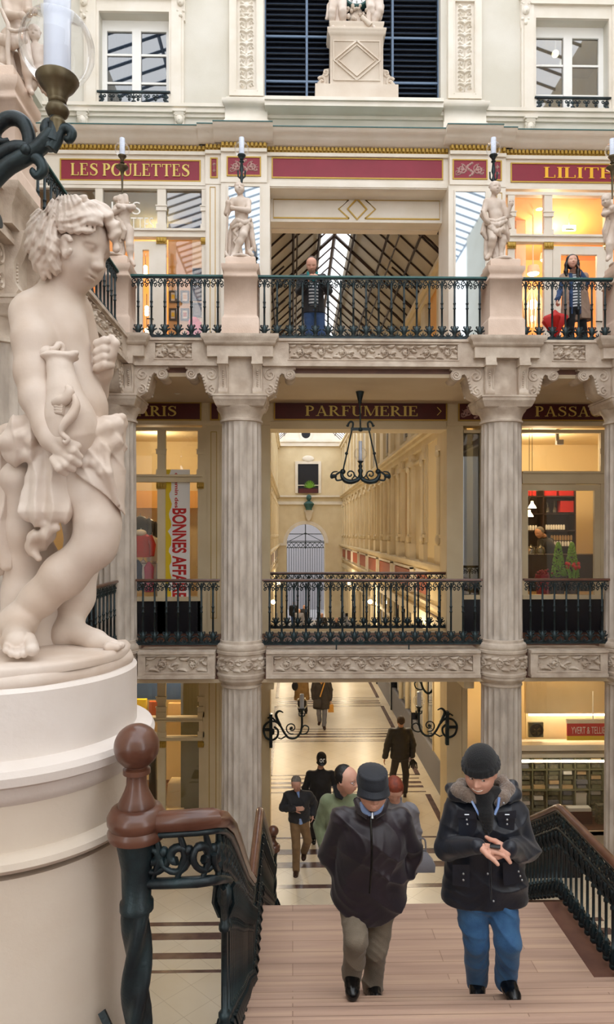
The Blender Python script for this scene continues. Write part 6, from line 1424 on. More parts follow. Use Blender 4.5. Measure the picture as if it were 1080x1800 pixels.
def hand_prims(w, d, n, s=1., curl=.5, side=1, thumb=.6, k=.006):
    """w wrist, d pointing direction, n palm normal (palm faces n), side: +1 thumb towards d x n"""
    d = Vector(d).normalized(); n = Vector(n); n = (n-d*n.dot(d)).normalized(); t = d.cross(n)*side; w = Vector(w); ps = []
    for o in (-.028, -.009, .010, .027): ps.append(cap_(w+t*o*.6*s, w+d*.085*s+t*o*s, .014*s, .0115*s, .012*s))
    for i, (o, L) in enumerate(((.029, .072), (.010, .080), (-.009, .075), (-.027, .06))):
        p = w+d*.088*s+t*o*s; a = 0; q = d
        for j, l in enumerate((.42, .32, .26)):
            a += curl*(.75, .95, .8)[j]; q = (d*math.cos(a)+n*math.sin(a)); p2 = p+q*L*l*s; ps.append(cap_(p, p2, (.0095-.0009*j)*s, (.0088-.0009*j)*s, k)); p = p2
    b = w+d*.02*s+t*.025*s; q = (t*.8+d*.7+n*.35).normalized(); p1 = b+q*.04*s; q2 = (t*(.8-thumb)+d+n*thumb*.8).normalized(); p2 = p1+q2*.03*s; p3 = p2+(q2+n*.3).normalized()*.025*s
    ps += chain_([b, p1, p2, p3], [.015*s, .012*s, .0105*s, .009*s], k); return ps
def crease(a, s=1., ph=0., soft=0.):
    def fn(X, Y, Z):
        w = Z*13*s+1.5*np.sin(X*9*s+ph)+.9*np.sin(Y*13*s+2*ph)+1.1*np.sin(X*5+Z*7+ph); w2 = X*14*s+Z*7*s+1.7*np.sin(Z*9*s+ph)+Y*4; w3 = Z*41*s+3*np.sin(X*17*s+ph)+2.2*np.sin(Y*19+Z*8)
        return -a*(.3*(1-np.abs(np.sin(w3)))*(.5+.5*np.sin(X*13+Z*11+ph))+(1-np.abs(np.sin(w)))**2*(.6+.4*np.sin(X*7+Y*5+ph))+.8*(1-np.abs(np.sin(w2)))**2*(.5+.5*np.sin(Z*6+X*3+ph))-.45)
    return fn
def pxy(X, Y, Z):
    c, s = math.cos(TH), math.sin(TH); dep = X*s+Y*c; return 540+1200*(X*c-Y*s)/dep, 938-1200*(Z-CZ)/dep
def folds(amp, f=(9, 7, 5), ph=0.):
    def fn(X, Y, Z): return amp*(np.sin(X*f[0]*3+2.2*np.sin(Z*f[2]*2+ph)+Y*f[1]*2)*.6+np.sin(Z*f[2]*5+3*np.sin(X*f[0]+Y*f[1]+ph))*.4)
    return fn
# ================================================================== THE BOY STATUE (foreground)
U = KS/571.
def B(x, y, d=0): return at(x, y, PYc+d*KS)
RK = KS
bt = thing('boy_statue', 'large pale marble statue of a boy holding a jug, looking down, on the round pedestal', 'statue', B(110, 1160, 0))
ff = Vector((.88, -.27, -.40)); HC = B(129, 436, .0)
RK = 1.0; hp, HP, HR = head_prims(HC, ff, .238*KS, (.10, 0, 1), child=True)
RK = KS; ps = list(hp)
ps += [cap_(B(98, 532, .02), B(118, 462, .02), .060, .058, .05), ell_(B(90, 590, .01), (.098, .085, .125), None, .05), ell_(B(104, 565, .0), (.075, .085, .06), None, .04), cap_(B(55, 548, -.03), B(128, 545, .09), .056, .05, .05),
       ell_(B(122, 592, -.03), (.042, .05, .045), None, .05), ell_(B(113, 660, 0), (.093, .08, .12), None, .05), ell_(B(128, 715, -.01), (.105, .09, .095), None, .05), ell_(B(125, 772, .01), (.115, .10, .09), None, .05), ell_(B(80, 780, .06), (.08, .09, .10), None, .05)]
ps += chain_([B(54, 556, -.06), B(60, 600, -.09), B(58, 656, -.11), B(66, 700, -.13), B(82, 752, -.155), B(90, 772, -.165)], [.062, .059, .050, .047, .034, .03], .02)
ps += [cap_(B(92, 770, -.165), B(112, 792, -.18), .032, .028, .02)]
for i, (x0, y0, x1, y1, x2, y2) in enumerate(((112, 786, 128, 793, 140, 803), (108, 796, 124, 806, 138, 815), (102, 804, 115, 817, 128, 824), (95, 808, 104, 823, 115, 831))):
    ps += chain_([B(x0, y0, -.185), B(x1, y1, -.205), B(x2, y2, -.185)], [.0135, .0125, .0105], .004)
ps += chain_([B(98, 768, -.18), B(116, 778, -.2), B(136, 784, -.19)], [.018, .015, .012], .008)
ps += chain_([B(135, 548, .10), B(160, 640, .14), B(165, 690, .09), B(178, 652, .03), B(184, 628, .0)], [.05, .044, .042, .034, .03], .015)
ps += [ell_(B(187, 620, .0), (.032, .035, .04), None, .012)]
for i, yy in enumerate((602, 617, 631, 645)): ps += chain_([B(196, yy-3, .0), B(184, yy-3, -.035), B(171, yy+2, -.03), B(170, yy+6, -.005)], [.0115, .0135, .0125, .011], .003)
ps += chain_([B(198, 622, -.01), B(203, 604, -.02), B(196, 594, -.02)], [.014, .013, .011], .006)
# legs
ps += chain_([B(140, 790, -.03), B(160, 860, -.06), B(172, 920, -.08), B(166, 962, -.075)], [.10, .079, .062, .058], .03)
ps += [ell_(B(176, 948, -.085), (.048, .045, .05), None, .03)]
ps += chain_([B(164, 962, -.075), B(112, 1012, -.06), B(70, 1052, -.05), B(34, 1084, -.05)], [.058, .062, .050, .042], .03)
ps += [ell_(B(31, 1096, -.06), (.05, .05, .045), None, .03), cap_(B(30, 1100, -.06), B(30, 1128, -.20), .046, .034, .03), cap_(B(44, 1132, -.17), B(20, 1130, -.17), .028, .026, .02), ell_(B(26, 1108, .0), (.04, .045, .04), None, .03)]
for x, y, r in ((57, 1136, .0165), (42, 1143, .0105), (31, 1145, .0102), (20.5, 1143, .0098), (11, 1137, .0088)): ps += chain_([B(x*.8+6, y-14, -.19), B(x, y, -.235), B(x, y+6, -.262)], [r, r, r*1.1], .003)
ps += chain_([B(112, 800, .08), B(150, 930, .10), B(146, 975, .09), B(134, 1050, .08), B(122, 1100, .07)], [.09, .06, .056, .053, .038], .03)
ps += [ell_(B(112, 1118, .06), (.04, .045, .04), None, .03), cap_(B(122, 1108, .05), B(168, 1126, .0), .040, .032, .03), cap_(B(168, 1127, .0), B(200, 1134, -.04), .030, .018, .02)]
for k, (x, y, d) in enumerate(((214, 1134, -.02), (211, 1136, -.05), (206, 1138, -.07))): ps += [cap_(B(x-16, y-1, d), B(x, y, d), .014, .011, .006)]
for i in range(11):
    a = -2.5+5.0*i/10; x, y = 117-9*math.cos(a), 431+15*math.sin(a)
    q = B(x, y, -.098+.012*math.cos(a))
    if i: ps.append(cap_(q0, q, .0075, .0075, .004))
    q0 = q
ps += [ell_(B(115, 448, -.095), (.010, .010, .013), None, .006), ell_(B(117, 432, -.088), (.014, .012, .020), None, .006)]
sculpt('figure', ps, .0042, 'statue', bt)
# hair in carved strands
hs = [ell_(HP(0, -.06, .16), (.35*.238, .41*.238, .36*.238), HR, .02), ell_(B(80, 440, .01), (.036, .06, .055), None, .02)]
random.seed(12)
def strand(p0, p1, bulge, r=.015, wav=.006):
    bulge *= KS; wav *= KS
    p0, p1 = Vector(p0), Vector(p1); n = 7; pts = []; c = HC+Vector((-.01, 0, .01))
    for i in range(n+1):
        t = i/n; p = p0.lerp(p1, t); q = (p-c); L = q.length; want = p0.__sub__(c).length*(1-t)+(p1-c).length*t+bulge*math.sin(PI*t)
        p = c+q*(want/max(L, .01)); p += Vector((random.uniform(-1, 1), random.uniform(-1, 1), random.uniform(-1, 1)))*wav*.5+Vector((0, 0, math.sin(t*7+p0.x*90)*wav*.6)); pts.append(p)
    hs.extend(chain_(pts, [r*(.6+.55*math.sin(PI*min(1, (i/n)*.9+.12))) for i in range(n+1)], .0035))
crown = (104, 372)
tips = [(60, 404), (57, 424), (60, 444), (63, 462), (70, 476), (79, 484), (88, 486), (97, 482), (103, 470), (100, 452)]
for i, (x, y) in enumerate(tips): strand(B(crown[0]-14+i*2.6, crown[1]+6+i*3, -.04), B(x, y, -.03-.045*(i/9)), .012, .0165)
for i, (x, y) in enumerate([(62, 410), (70, 430), (76, 450), (84, 466), (92, 474)]): strand(B(crown[0], crown[1]+14, -.07), B(x+6, y, -.085), .010, .013)
for i, (x, y, d) in enumerate([(112, 408, -.10), (124, 409, -.105), (137, 412, -.10), (150, 408, -.10), (158, 404, -.095), (168, 398, -.085), (178, 394, -.075)]): strand(B(crown[0]+i*4, 374-i*.8, -.05), B(x, y, d), .014, .0155)
for i, (x, y, d) in enumerate([(188, 396, -.05), (196, 408, -.04), (201, 422, -.03), (203, 436, -.02), (199, 428, .0), (206, 415, -.01), (193, 384, -.02), (206, 426, .01)]): strand(B(120+i*3, 368, -.02), B(x, y, d), .016, .0165)
for i, (x, y) in enumerate([(122, 398), (134, 402), (146, 396), (157, 391), (110, 400), (98, 406)]): strand(B(108, 366+i, -.03), B(x, y, -.098), .018, .013)
def hairgroove(X, Y, Z):
    xp, yp = pxy(X, Y, Z); w = 1/(1+np.exp(-(xp-98-(430-yp)*.35)/7.))
    p1 = np.arctan2(yp-318, xp-112)*30; p2 = np.arctan2(yp-398-(xp-60)*.02, xp-42)*23; q = xp*.05+yp*.045
    g1 = np.sin(p1+1.6*np.sin(yp/15.)+Y*20)+.6*np.sin(p1*2.3+2*np.sin(yp/11.)); g2 = np.sin(p2+1.5*np.sin(xp/16.)+Y*14)+.6*np.sin(p2*2.1+1.8*np.sin(xp/11.)+1)
    return KS*.0036*(g1*(1-w)+g2*w)
sculpt('hair', hs, .0038, 'statue', bt, disp=hairgroove)
# jug
js = chain_([B(103, 628, -.12), B(107, 655, -.13), B(113, 690, -.135), B(122, 735, -.135), B(128, 768, -.13), B(136, 800, -.12)], [.036, .031, .044, .066, .070, .035], .03)
js += [ell_(B(104, 628, -.12), (.056, .045, .014), None, .01), cap_(B(112, 628, -.13), B(135, 620, -.14), .013, .007, .015), cap_(B(92, 629, -.11), B(78, 634, -.11), .013, .012, .01), ell_(B(106, 615, -.12), (.045, .035, .022), None, .006, True)]
sculpt('jug', js, .0042, 'statue', bt, smooth=1)
m = MB()
m.tube([B(92, 622, -.10), B(84, 616, -.12), B(78, 620, -.13), B(76, 634, -.12), B(80, 660, -.10), B(88, 690, -.09), B(96, 722, -.1), B(100, 738, -.14)], [.012*KS, .014*KS, .016*KS, .018*KS, .015*KS, .013*KS, .013*KS, .012*KS], 10)
m.tube([B(84, 614, -.12), B(96, 613, -.12), B(103, 606, -.11), B(109, 610, -.1), B(110, 619, -.1)], [.009*KS, .008*KS, .01*KS, .011*KS, .009*KS], 10)
m.tube([B(96, 708, -.19), B(108, 705, -.205), B(117, 700, -.21), B(122, 688, -.21), B(118, 680, -.20)], [.012*KS, .018*KS, .016*KS, .013*KS, .007*KS], 8); m.tube([B(130, 694, -.21), B(134, 712, -.215), B(127, 730, -.22), B(116, 742, -.225), B(108, 756, -.225), B(110, 764, -.225), B(120, 772, -.225), B(116, 778, -.225), B(111, 775, -.225)], [.006*KS, .012*KS, .015*KS, .013*KS, .010*KS, .008*KS, .007*KS, .006*KS, .005*KS], 8)
for k in range(4): m.tube([B(112, 713+4*k, -.212), B(100, 709+5*k, -.205), B(94, 708+6*k, -.195)], [.008*KS, .007*KS, .003*KS], 6)
m.tube([B(122, 690, -.21), B(128, 682, -.205), B(130, 690, -.205)], [.006*KS, .005*KS, .003*KS], 6); obj('jug_handle_and_dragon', m, 'statue', bt, 1.4)
# drapery
ds = []
for k, (dy, dd, r) in enumerate(((0, 0, .020), (10, -.015, .022), (22, -.01, .021), (33, .0, .018))):
    ds += chain_([B(128, 770+dy*.6, -.12+dd), B(160, 752+dy, -.125+dd), B(186, 742+dy, -.10+dd), B(206, 738+dy*.9, -.06+dd), B(213, 744+dy*.8, -.02)], [r, r, r, r*.95, r*.8], .008)
ds += chain_([B(202, 740, -.06), B(214, 735, -.04), B(216, 745, -.03), B(206, 756, -.05), B(210, 770, -.04), B(214, 788, -.03), B(211, 820, -.03)], [.014, .015, .016, .018, .016, .013, .006], .008)
ds += chain_([B(150, 800, -.11), B(172, 790, -.125), B(197, 778, -.09), B(204, 800, -.07), B(207, 850, -.07), B(207, 895, -.07)], [.03, .03, .028, .022, .012, .005], .012)
thigh = chain_([B(138, 788, -.03), B(160, 850, -.06), B(174, 900, -.08)], [.118, .093, .072], .03); ds += thigh
for a, b, c, r in (((165, 788), (150, 812), (122, 822), .014), ((175, 788), (178, 830), (200, 872), .010), ((185, 785), (192, 830), (206, 885), .011), ((158, 786), (165, 815), (190, 852), .011)): ds += chain_([B(*a, -.14), B(*b, -.15), B(*c, -.12)], [r, r, r*.6], .01)
a1, b1 = np.array([118., 816.]), np.array([208., 893.])
def skirtcut(D, X, Y, Z):
    c, s = math.cos(TH), math.sin(TH); dep = X*s+Y*c; lat = X*c-Y*s; xp = 540+1200*lat/dep; yp = 938-1200*(Z-CZ)/dep
    line = a1[1]+(xp-a1[0])*(b1[1]-a1[1])/(b1[0]-a1[0])+3*np.sin((xp-118)/14.); return np.maximum(D, (yp-line)*U*.75)
def skirtfold(X, Y, Z):
    xp, yp = pxy(X, Y, Z); u = (xp*.9-yp*.55)/5.2+1.2*np.sin(yp/23.); return -KS*.0055*(1-np.abs(np.sin(u*.5)))**1.5*np.clip((yp-750)/30, 0, 1)+KS*.0018
sculpt('skirt_drapery', ds, .0042, 'statue', bt, post=skirtcut, disp=skirtfold)
ds = []
for (x0, x1, r, d) in ((66, 50, .022, -.10), (76, 66, .026, -.115), (88, 82, .022, -.105), (98, 98, .026, -.12), (108, 114, .022, -.11)):
    ds += chain_([B(x0, 782, d+.01), B((x0+x1)/2, 840, d), B(x1, 900, d-.01), B(x1, 907, d-.01)], [r*.75, r, r*1.1, r*.9], .012)
ds += chain_([B(50, 908, -.10), B(72, 918, -.12), B(98, 928, -.13), B(80, 938, -.12), B(58, 945, -.09), B(54, 960, -.08), B(68, 982, -.09)], [.010, .014, .012, .016, .018, .017, .012], .012)
ds += chain_([B(70, 960, -.06), B(84, 940, -.08), B(90, 915, -.06)], [.018, .022, .022], .02)
ds += chain_([B(82, 742, -.06), B(60, 738, -.10), B(34, 748, -.12), B(20, 775, -.12), B(26, 800, -.10), B(50, 798, -.12), B(66, 788, -.12)], [.02, .024, .028, .032, .030, .022, .018], .012)
ds += chain_([B(60, 752, -.12), B(42, 766, -.14), B(38, 788, -.13)], [.018, .02, .016], .01)+chain_([B(66, 764, -.13), B(54, 776, -.14), B(56, 792, -.13)], [.014, .016, .012], .01)
ds += chain_([B(14, 760, -.05), B(-6, 780, -.04), B(-14, 860, -.02), B(-8, 960, .0), B(0, 1002, .0)], [.03, .04, .045, .04, .02], .02)+chain_([B(6, 800, -.04), B(4, 900, -.03), B(10, 995, -.03)], [.02, .028, .018], .012)
def hangfold(X, Y, Z):
    xp, yp = pxy(X, Y, Z); u = xp/4.6+1.3*np.sin(yp/37.)+.5*np.sin(yp/13.+xp/20); return -KS*.0075*(1-np.abs(np.sin(u*.5)))**1.4+KS*.003
sculpt('hanging_drapery', ds, .0045, 'statue', bt, disp=hangfold)
ds = [ell_(B(36, 838, -.03), (.055, .06, .052), None, .03)]+chain_([B(38, 850, -.02), B(40, 940, .0), B(48, 1040, .05), B(60, 1145, .1)], [.052, .048, .07, .12], .03)+chain_([B(60, 960, .06), B(96, 1040, .12), B(98, 1140, .12)], [.06, .07, .075], .03)
sculpt('tree_stump', ds, .005, 'statue', bt, disp=folds(.003, (8, 6, 9)))
m = MB(); cx, cy = PXc, PYc; n = 72
m.lathe((cx, cy, 0), [(.352*KS, rz(1168)), (.356*KS, rz(1160)), (.350*KS, rz(1150)), (.335*KS, rz(1143)), (0, rz(1143))], n, lambda a, i: 1+.012*math.sin(5*a+1)+.008*math.sin(11*a)); obj('base', m, 'statue', bt)
m = MB(); m.lathe((cx, cy, 0), [(.350*KS, rz(1150)), (.352*KS, rz(1140)), (.34*KS, rz(1134)), (0, rz(1134))], 40, None, -.55*PI, .12*PI); m.add([], []); obj('rock_ledge', m, 'statue', bt)
RK = 1.0
# ================================================================== SMALL STATUES
def statue(label, Y, J, hr=11, hd=(0, -1, -.1), dr=(), extra=(), base=None, group='marble putti on pedestals', res=.0085, name='putto_statue', props=(), rad=1.):
    s = Y/1200.; A = lambda p: at(p[0], p[1], Y+(p[2] if len(p) > 2 else 0)); r_ = lambda v: v*s*rad
    t = thing(name, label, 'statue', A(base if base else J['pelvis']), group)
    g = {k: A(v) for k, v in J.items()}; ps = []
    if 'head' in g: ps += head_prims(g['head'], hd, hr*2*s, child=True)[0]
    if 'head' in g and 'neck' in g: ps.append(cap_(g['neck'], g['head'], r_(4.8), r_(4.5), .02))
    if 'chest' in g: ps += [ell_(g['chest'], (r_(12.5), r_(9), r_(12)), None, .06), cap_(g['chest'], g['belly'], r_(10), r_(10), .05), ell_(g['belly'], (r_(11), r_(10), r_(10)), None, .05), ell_(g['pelvis'], (r_(12.5), r_(10), r_(10)), None, .05)]
    if 'shL' in g: ps.append(cap_(g['shL'], g['shR'], r_(6), r_(6), .05))
    for q in 'LR':
        if 'el'+q in g: ps += chain_([g['sh'+q], g['el'+q], g['ha'+q]], [r_(6), r_(4.8), r_(3.4)], .02)+[ell_(g['ha'+q], r_(4.2), None, .02)]
        if 'kn'+q in g:
            ps += chain_([g['hip'+q], g['kn'+q], g['an'+q]], [r_(9.5), r_(6.6), r_(4.2)], .03)+[ell_(g['kn'+q].lerp(g['an'+q], .35), r_(6.3), None, .03)]
            if 'to'+q in g: ps.append(cap_(g['an'+q], g['to'+q], r_(4.2), r_(3), .02))
    for e in extra: ps += chain_([A(p) for p in e[0]], [v*s for v in e[1]], .02)
    sculpt('figure', ps, res*.85, 'statue', t)
    if 'head' in g:
        hp_, HP_, R_ = head_prims(g['head'], hd, hr*2*s); h_ = hr*2*s; hs_ = [ell_(HP_(0, -.07, .2), (.37*h_, .42*h_, .36*h_), R_, .02)]
        random.seed(int(J['head'][0]))
        for k in range(34):
            a = 2*PI*k/34*3.1; e = random.uniform(-.2, 1.2); x, y, z = .36*math.sin(a)*math.cos(e), -.12-.36*abs(math.cos(a))*math.cos(e) if e < .5 else -.1+.36*math.cos(a)*math.cos(e), .15+.36*math.sin(e)
            hs_.append(ell_(HP_(x, y, z), .085*h_, None, .006))
        sculpt('hair', hs_, res*.8, 'statue', t)
    if dr:
        d_ = []
        for pts, rr in dr: d_ += chain_([A(p) for p in pts], [v*s for v in rr], .008)
        sculpt('drapery', d_, res*.85, 'statue', t, disp=lambda X, Y, Z: -.006*(1-np.abs(np.sin(X*52+2*np.sin(Z*9))))**1.5)
    for nm, pts, rr, mt in props:
        m = MB(); m.tube([A(p) for p in pts], [v*s for v in rr], 10); obj(nm, m, mt, t)
    return t
zt = Z2+1.28
Yp = YC-.02
def rockbase(t, cx, cy, w=.2):
    m = MB(); m.lathe((cx, cy, 0), [(w*1.05, zt), (w*1.1, zt+.02), (w, zt+.045), (0, zt+.05)], 20, lambda a, i: 1+.1*math.sin(3*a)); obj('base', m, 'statue', t)
t = statue('marble statue of a youth leaning on a staff, left of the upper opening', Yp, dict(head=(421, 332, -.03), neck=(423, 345), shL=(410, 354), shR=(436, 355), chest=(423, 360, 0), belly=(425, 377), pelvis=(424, 391), elL=(399, 375, -.05), haL=(401, 356, -.1), elR=(437, 370, -.12), haR=(408, 366, -.16),
    hipL=(416, 395), knL=(416, 420, -.02), anL=(424, 449, .0), toL=(423, 453, -.1), hipR=(431, 396, -.02), knR=(428, 413, -.13), anR=(412, 447, -.08), toR=(407, 453, -.16)), 11.5, (.1, -1, .05),
    [([(408, 396, -.08), (418, 388, -.12), (430, 392, -.12), (441, 386, -.02)], [3, 4, 4, 3]), ([(408, 400, -.06), (422, 396, -.13), (438, 394, -.05), (442, 402, 0)], [3, 3.5, 3.5, 3]), ([(409, 396, .02), (405, 420, .03), (403, 450, .03)], [5, 5, 4]), ([(413, 400, .04), (412, 425, .06), (410, 450, .05)], [5, 6, 5]),
     ([(440, 392, .02), (443, 415, .02), (447, 436, 0), (449, 440, 0)], [5, 5, 4, 2]), ([(436, 396, .05), (436, 425, .06), (438, 452, .05)], [5, 6, 6]), ([(419, 400, -.1), (412, 408, -.09), (418, 416, -.08), (411, 424, -.06), (416, 430, -.05)], [2.5, 2.5, 2.5, 2, 2]), ([(446, 436, 0), (438, 442, -.04), (444, 448, -.05)], [3, 3, 3])],
    props=[('staff', [(402, 346, -.1), (400, 390, -.06), (397, 452, -.04)], [1.8, 1.8, 2.4], 'statue'), ('upturned_leaf', [(404, 454, -.1), (398, 448, -.1), (396, 441, -.1)], [3, 3.5, 1], 'statue')])
rockbase(t, XC1, Yp)
t = statue('marble statue of a boy with one hand raised, right of the upper opening', Yp, dict(head=(871, 332, -.03), neck=(868, 346), shL=(856, 355), shR=(883, 358), chest=(868, 363, 0), belly=(872, 380), pelvis=(873, 393), elL=(849, 378, -.03), haL=(857, 393, -.08), elR=(891, 380, -.02), haR=(899, 359, -.08),
    hipL=(865, 396), knL=(867, 420, -.11), anL=(861, 448, 0), toL=(856, 454, -.08), hipR=(880, 398, 0), knR=(884, 422, -.04), anR=(881, 448, 0), toR=(883, 454, -.12)), 12, (.12, -1, -.05),
    [([(860, 386, -.08), (872, 390, -.13), (886, 384, -.08), (891, 380, 0)], [2.5, 3.5, 3, 2]), ([(861, 393, -.08), (875, 396, -.14), (890, 388, -.05)], [3.5, 4.5, 3]), ([(862, 399, -.08), (873, 408, -.14), (884, 404, -.12), (892, 412, -.05), (894, 422, 0)], [4, 5, 5, 4, 2]), ([(866, 400, -.1), (876, 410, -.13), (881, 416, -.11)], [5, 4, 2]),
     ([(888, 392, .02), (893, 412, .03), (891, 425, 0)], [4, 4, 2]), ([(858, 398, .04), (856, 430, .06), (857, 452, .05)], [5, 5, 6]), ([(852, 394, 0), (850, 408, .02), (856, 420, .02)], [4, 5, 3]), ([(874, 420, .06), (873, 452, .06)], [7, 8])],
    props=[('drinking_horn', [(860, 392, -.1), (856, 387, -.12), (850, 372, -.1), (846, 371, -.1)], [4, 4.5, 3.5, 2], 'statue'), ('cup', [(899, 356, -.08), (900, 353, -.08)], [4, 4], 'statue'), ('leaf_spray', [(900, 372, .02), (894, 376, .02), (901, 380, .02), (893, 384, .02), (897, 402, .02)], [1, 2.5, 1, 2.5, 3], 'statue')])
rockbase(t, XC2, Yp)
t = statue('pink toned putto hugging its own head with crossed arms, on the left corner pedestal', Yp, dict(head=(213, 354, 0), neck=(215, 364), shL=(205, 367), shR=(227, 367), chest=(215, 376), belly=(217, 389), pelvis=(219, 401), elL=(201, 373, -.12), haL=(217, 366, -.2), elR=(234, 364, -.1), haR=(208, 362, -.22),
    hipL=(213, 405, .02), knL=(211, 430, 0), anL=(210, 455, 0), hipR=(226, 405), knR=(228, 431, -.05), anR=(230, 455, .0), toR=(236, 466, -.12)), 10, (-.5, -1, -.5),
    [([(203, 380, -.05), (212, 392, -.12), (219, 405, -.13), (216, 418, -.1)], [4, 5, 4, 3]), ([(203, 388, 0), (203, 410, 0), (208, 430, 0), (206, 455, 0)], [5, 6, 5, 5]), ([(209, 395, -.08), (209, 415, -.08), (212, 425, -.06)], [4, 4, 2.5]), ([(213, 420, .02), (216, 440, .02), (214, 455, 0)], [5, 5, 4])], extra=[([(204, 350), (220, 346), (222, 356)], [5, 5, 5])])
rockbase(t, XL, Yp, .22)
t = statue('putto hugging a lamp at the right edge of the photo', Yp, dict(head=(1066, 353, -.1), neck=(1074, 362), shL=(1066, 370), shR=(1090, 368), chest=(1078, 376), belly=(1079, 389), pelvis=(1079, 401), elL=(1063, 376, -.14), haL=(1085, 368, -.2), elR=(1096, 372, -.1), haR=(1076, 366, -.2),
    hipL=(1073, 405, 0), knL=(1073, 430, -.05), anL=(1071, 452, 0), toL=(1068, 457, -.1), hipR=(1086, 405), knR=(1088, 430), anR=(1088, 455)), 10.5, (-.7, -1, -.5),
    [([(1069, 385, -.05), (1063, 405, -.02), (1064, 425, 0)], [3, 4, 2]), ([(1071, 390, -.08), (1067, 410, -.05), (1067, 428, -.02)], [3, 3, 2]), ([(1085, 400, 0), (1092, 430, 0), (1090, 455, 0)], [8, 8, 8])])
rockbase(t, XR, Yp, .22)
# large group at top left
Yt = 6.75
t = statue('large pale figure playing a harp at the top left corner behind the lamp globe', Yt, dict(head=(30, -42, 0), neck=(28, -24), shL=(8, -12), shR=(46, -10), chest=(26, 4), belly=(26, 34), pelvis=(28, 62), elL=(14, 26, -.1), haL=(40, 28, -.2), elR=(50, 22, 0), haR=(60, 20, -.15),
    hipL=(16, 66), knL=(8, 110, -.1), anL=(14, 160, 0), hipR=(38, 66), knR=(48, 110, -.1), anR=(52, 158, 0), toR=(56, 163, -.15)), 19, (.6, -1, -.4),
    [([(4, 70, -.1), (20, 76, -.15), (40, 70, -.1)], [9, 10, 8]), ([(2, 85, 0), (2, 120, 0), (10, 160, 0)], [10, 12, 10]), ([(14, 90, -.08), (20, 120, -.05), (16, 150, 0)], [7, 8, 6]), ([(30, 100, .1), (34, 130, .1), (32, 160, .1)], [8, 9, 9])],
    props=[('harp_frame', [(2, 16, -.25), (10, 34, -.25), (15, 50, -.25), (14, 100, -.2), (24, 150, -.15)], [3, 3.4, 4, 4, 4], 'statue'), ('harp_arm', [(14, 52, -.25), (28, 55, -.25), (50, 50, -.25)], [4, 3, 3], 'statue')], res=.009, rad=1.45)
t = statue('curly haired figure seen through the lamp globe at top left', Yt+.05, dict(head=(60, 60, 0), neck=(62, 78), shL=(52, 86), shR=(80, 86), chest=(66, 96), belly=(67, 112), pelvis=(66, 128), elL=(44, 104, -.05), haL=(54, 118, -.1), elR=(88, 104, 0), haR=(82, 124, -.1),
    hipL=(60, 128), knL=(58, 146, -.05), anL=(56, 160, 0), hipR=(74, 128), knR=(76, 146), anR=(76, 160)), 14, (.2, -1, -.2), [([(52, 128, -.08), (68, 134, -.12), (82, 128, -.06)], [6, 7, 6]), ([(80, 130, 0), (84, 160, 0)], [8, 8])], res=.009, rad=.95)
m = MB(); m.lathe((XL, 6.7, 0), [(.22, zt-.0), (.23, zt+.02), (.2, zt+.05), (0, zt+.05)], 24, lambda a, i: 1+.06*math.sin(3*a)); tag(obj('rock_base', m, 'statue'), 'low rocky base under the harp group at top left', 'base')
# clock cherubs
Yk2 = YK-.09
t = statue('draped cherub kneeling at the left of the clock', Yk2, dict(head=(592, -66, 0), neck=(593, -55), shL=(584, -46), shR=(604, -46), chest=(594, -38), belly=(595, -24), pelvis=(594, -8), elL=(578, -30), haL=(590, -16, -.1), elR=(612, -34), haR=(616, -24), hipL=(588, -4), knL=(584, 22, -.08), anL=(585, 46), toL=(586, 49, -.1), hipR=(601, -4), knR=(603, 20, -.1), anR=(604, 46), toR=(606, 49, -.1)), 10, (.4, -1, -.2),
    [([(594, 5, 0), (592, 25, 0), (594, 46, 0)], [6, 6, 7]), ([(580, 10, .02), (577, 30, 0), (574, 33, 0)], [5, 4, 2])], res=.01, group='cherubs of the clock')
t = statue('draped cherub kneeling at the right of the clock', Yk2, dict(head=(658, -66, 0), neck=(657, -55), shL=(646, -46), shR=(666, -46), chest=(656, -38), belly=(656, -24), pelvis=(657, -8), elL=(638, -34), haL=(634, -24), elR=(672, -30), haR=(660, -16, -.1), hipL=(650, -4), knL=(652, 14, -.08), anL=(655, 40), hipR=(665, -4), knR=(668, 20, -.06), anR=(655, 46), toR=(658, 49, -.1)), 10, (-.4, -1, -.2),
    [([(652, -10, -.08), (649, 15, -.08), (648, 44, -.06)], [4, 4, 4]), ([(660, -5, 0), (670, 12, 0), (668, 32, 0)], [6, 6, 4]), ([(656, 0, 0), (660, 20, 0)], [5, 5])], res=.01, group='cherubs of the clock')
m = MB(); random.seed(8); c0_ = at(626, 35, YK-.02)
for k in range(46):
    a = random.uniform(-.3, .3); z = random.uniform(-.13, .22)*(1-abs(a)*1.2); m.ball(c0_+Vector((a, -.06-random.uniform(0, .1), z)), random.uniform(.025, .05), 7, 5)
m.tube([at(636, 30, YK-.2), at(652, 45, YK-.2)], [.05, .05], 10); m.lathe(c0_+Vector((0, .05, -.17)), [(.17, 0), (.18, .05), (.16, .2), (.14, .35), (.1, .4)], 20)
tag(obj('carved_flowers', m, 'stone'), 'carved flowers and fruit heaped below the clock face', 'carving')
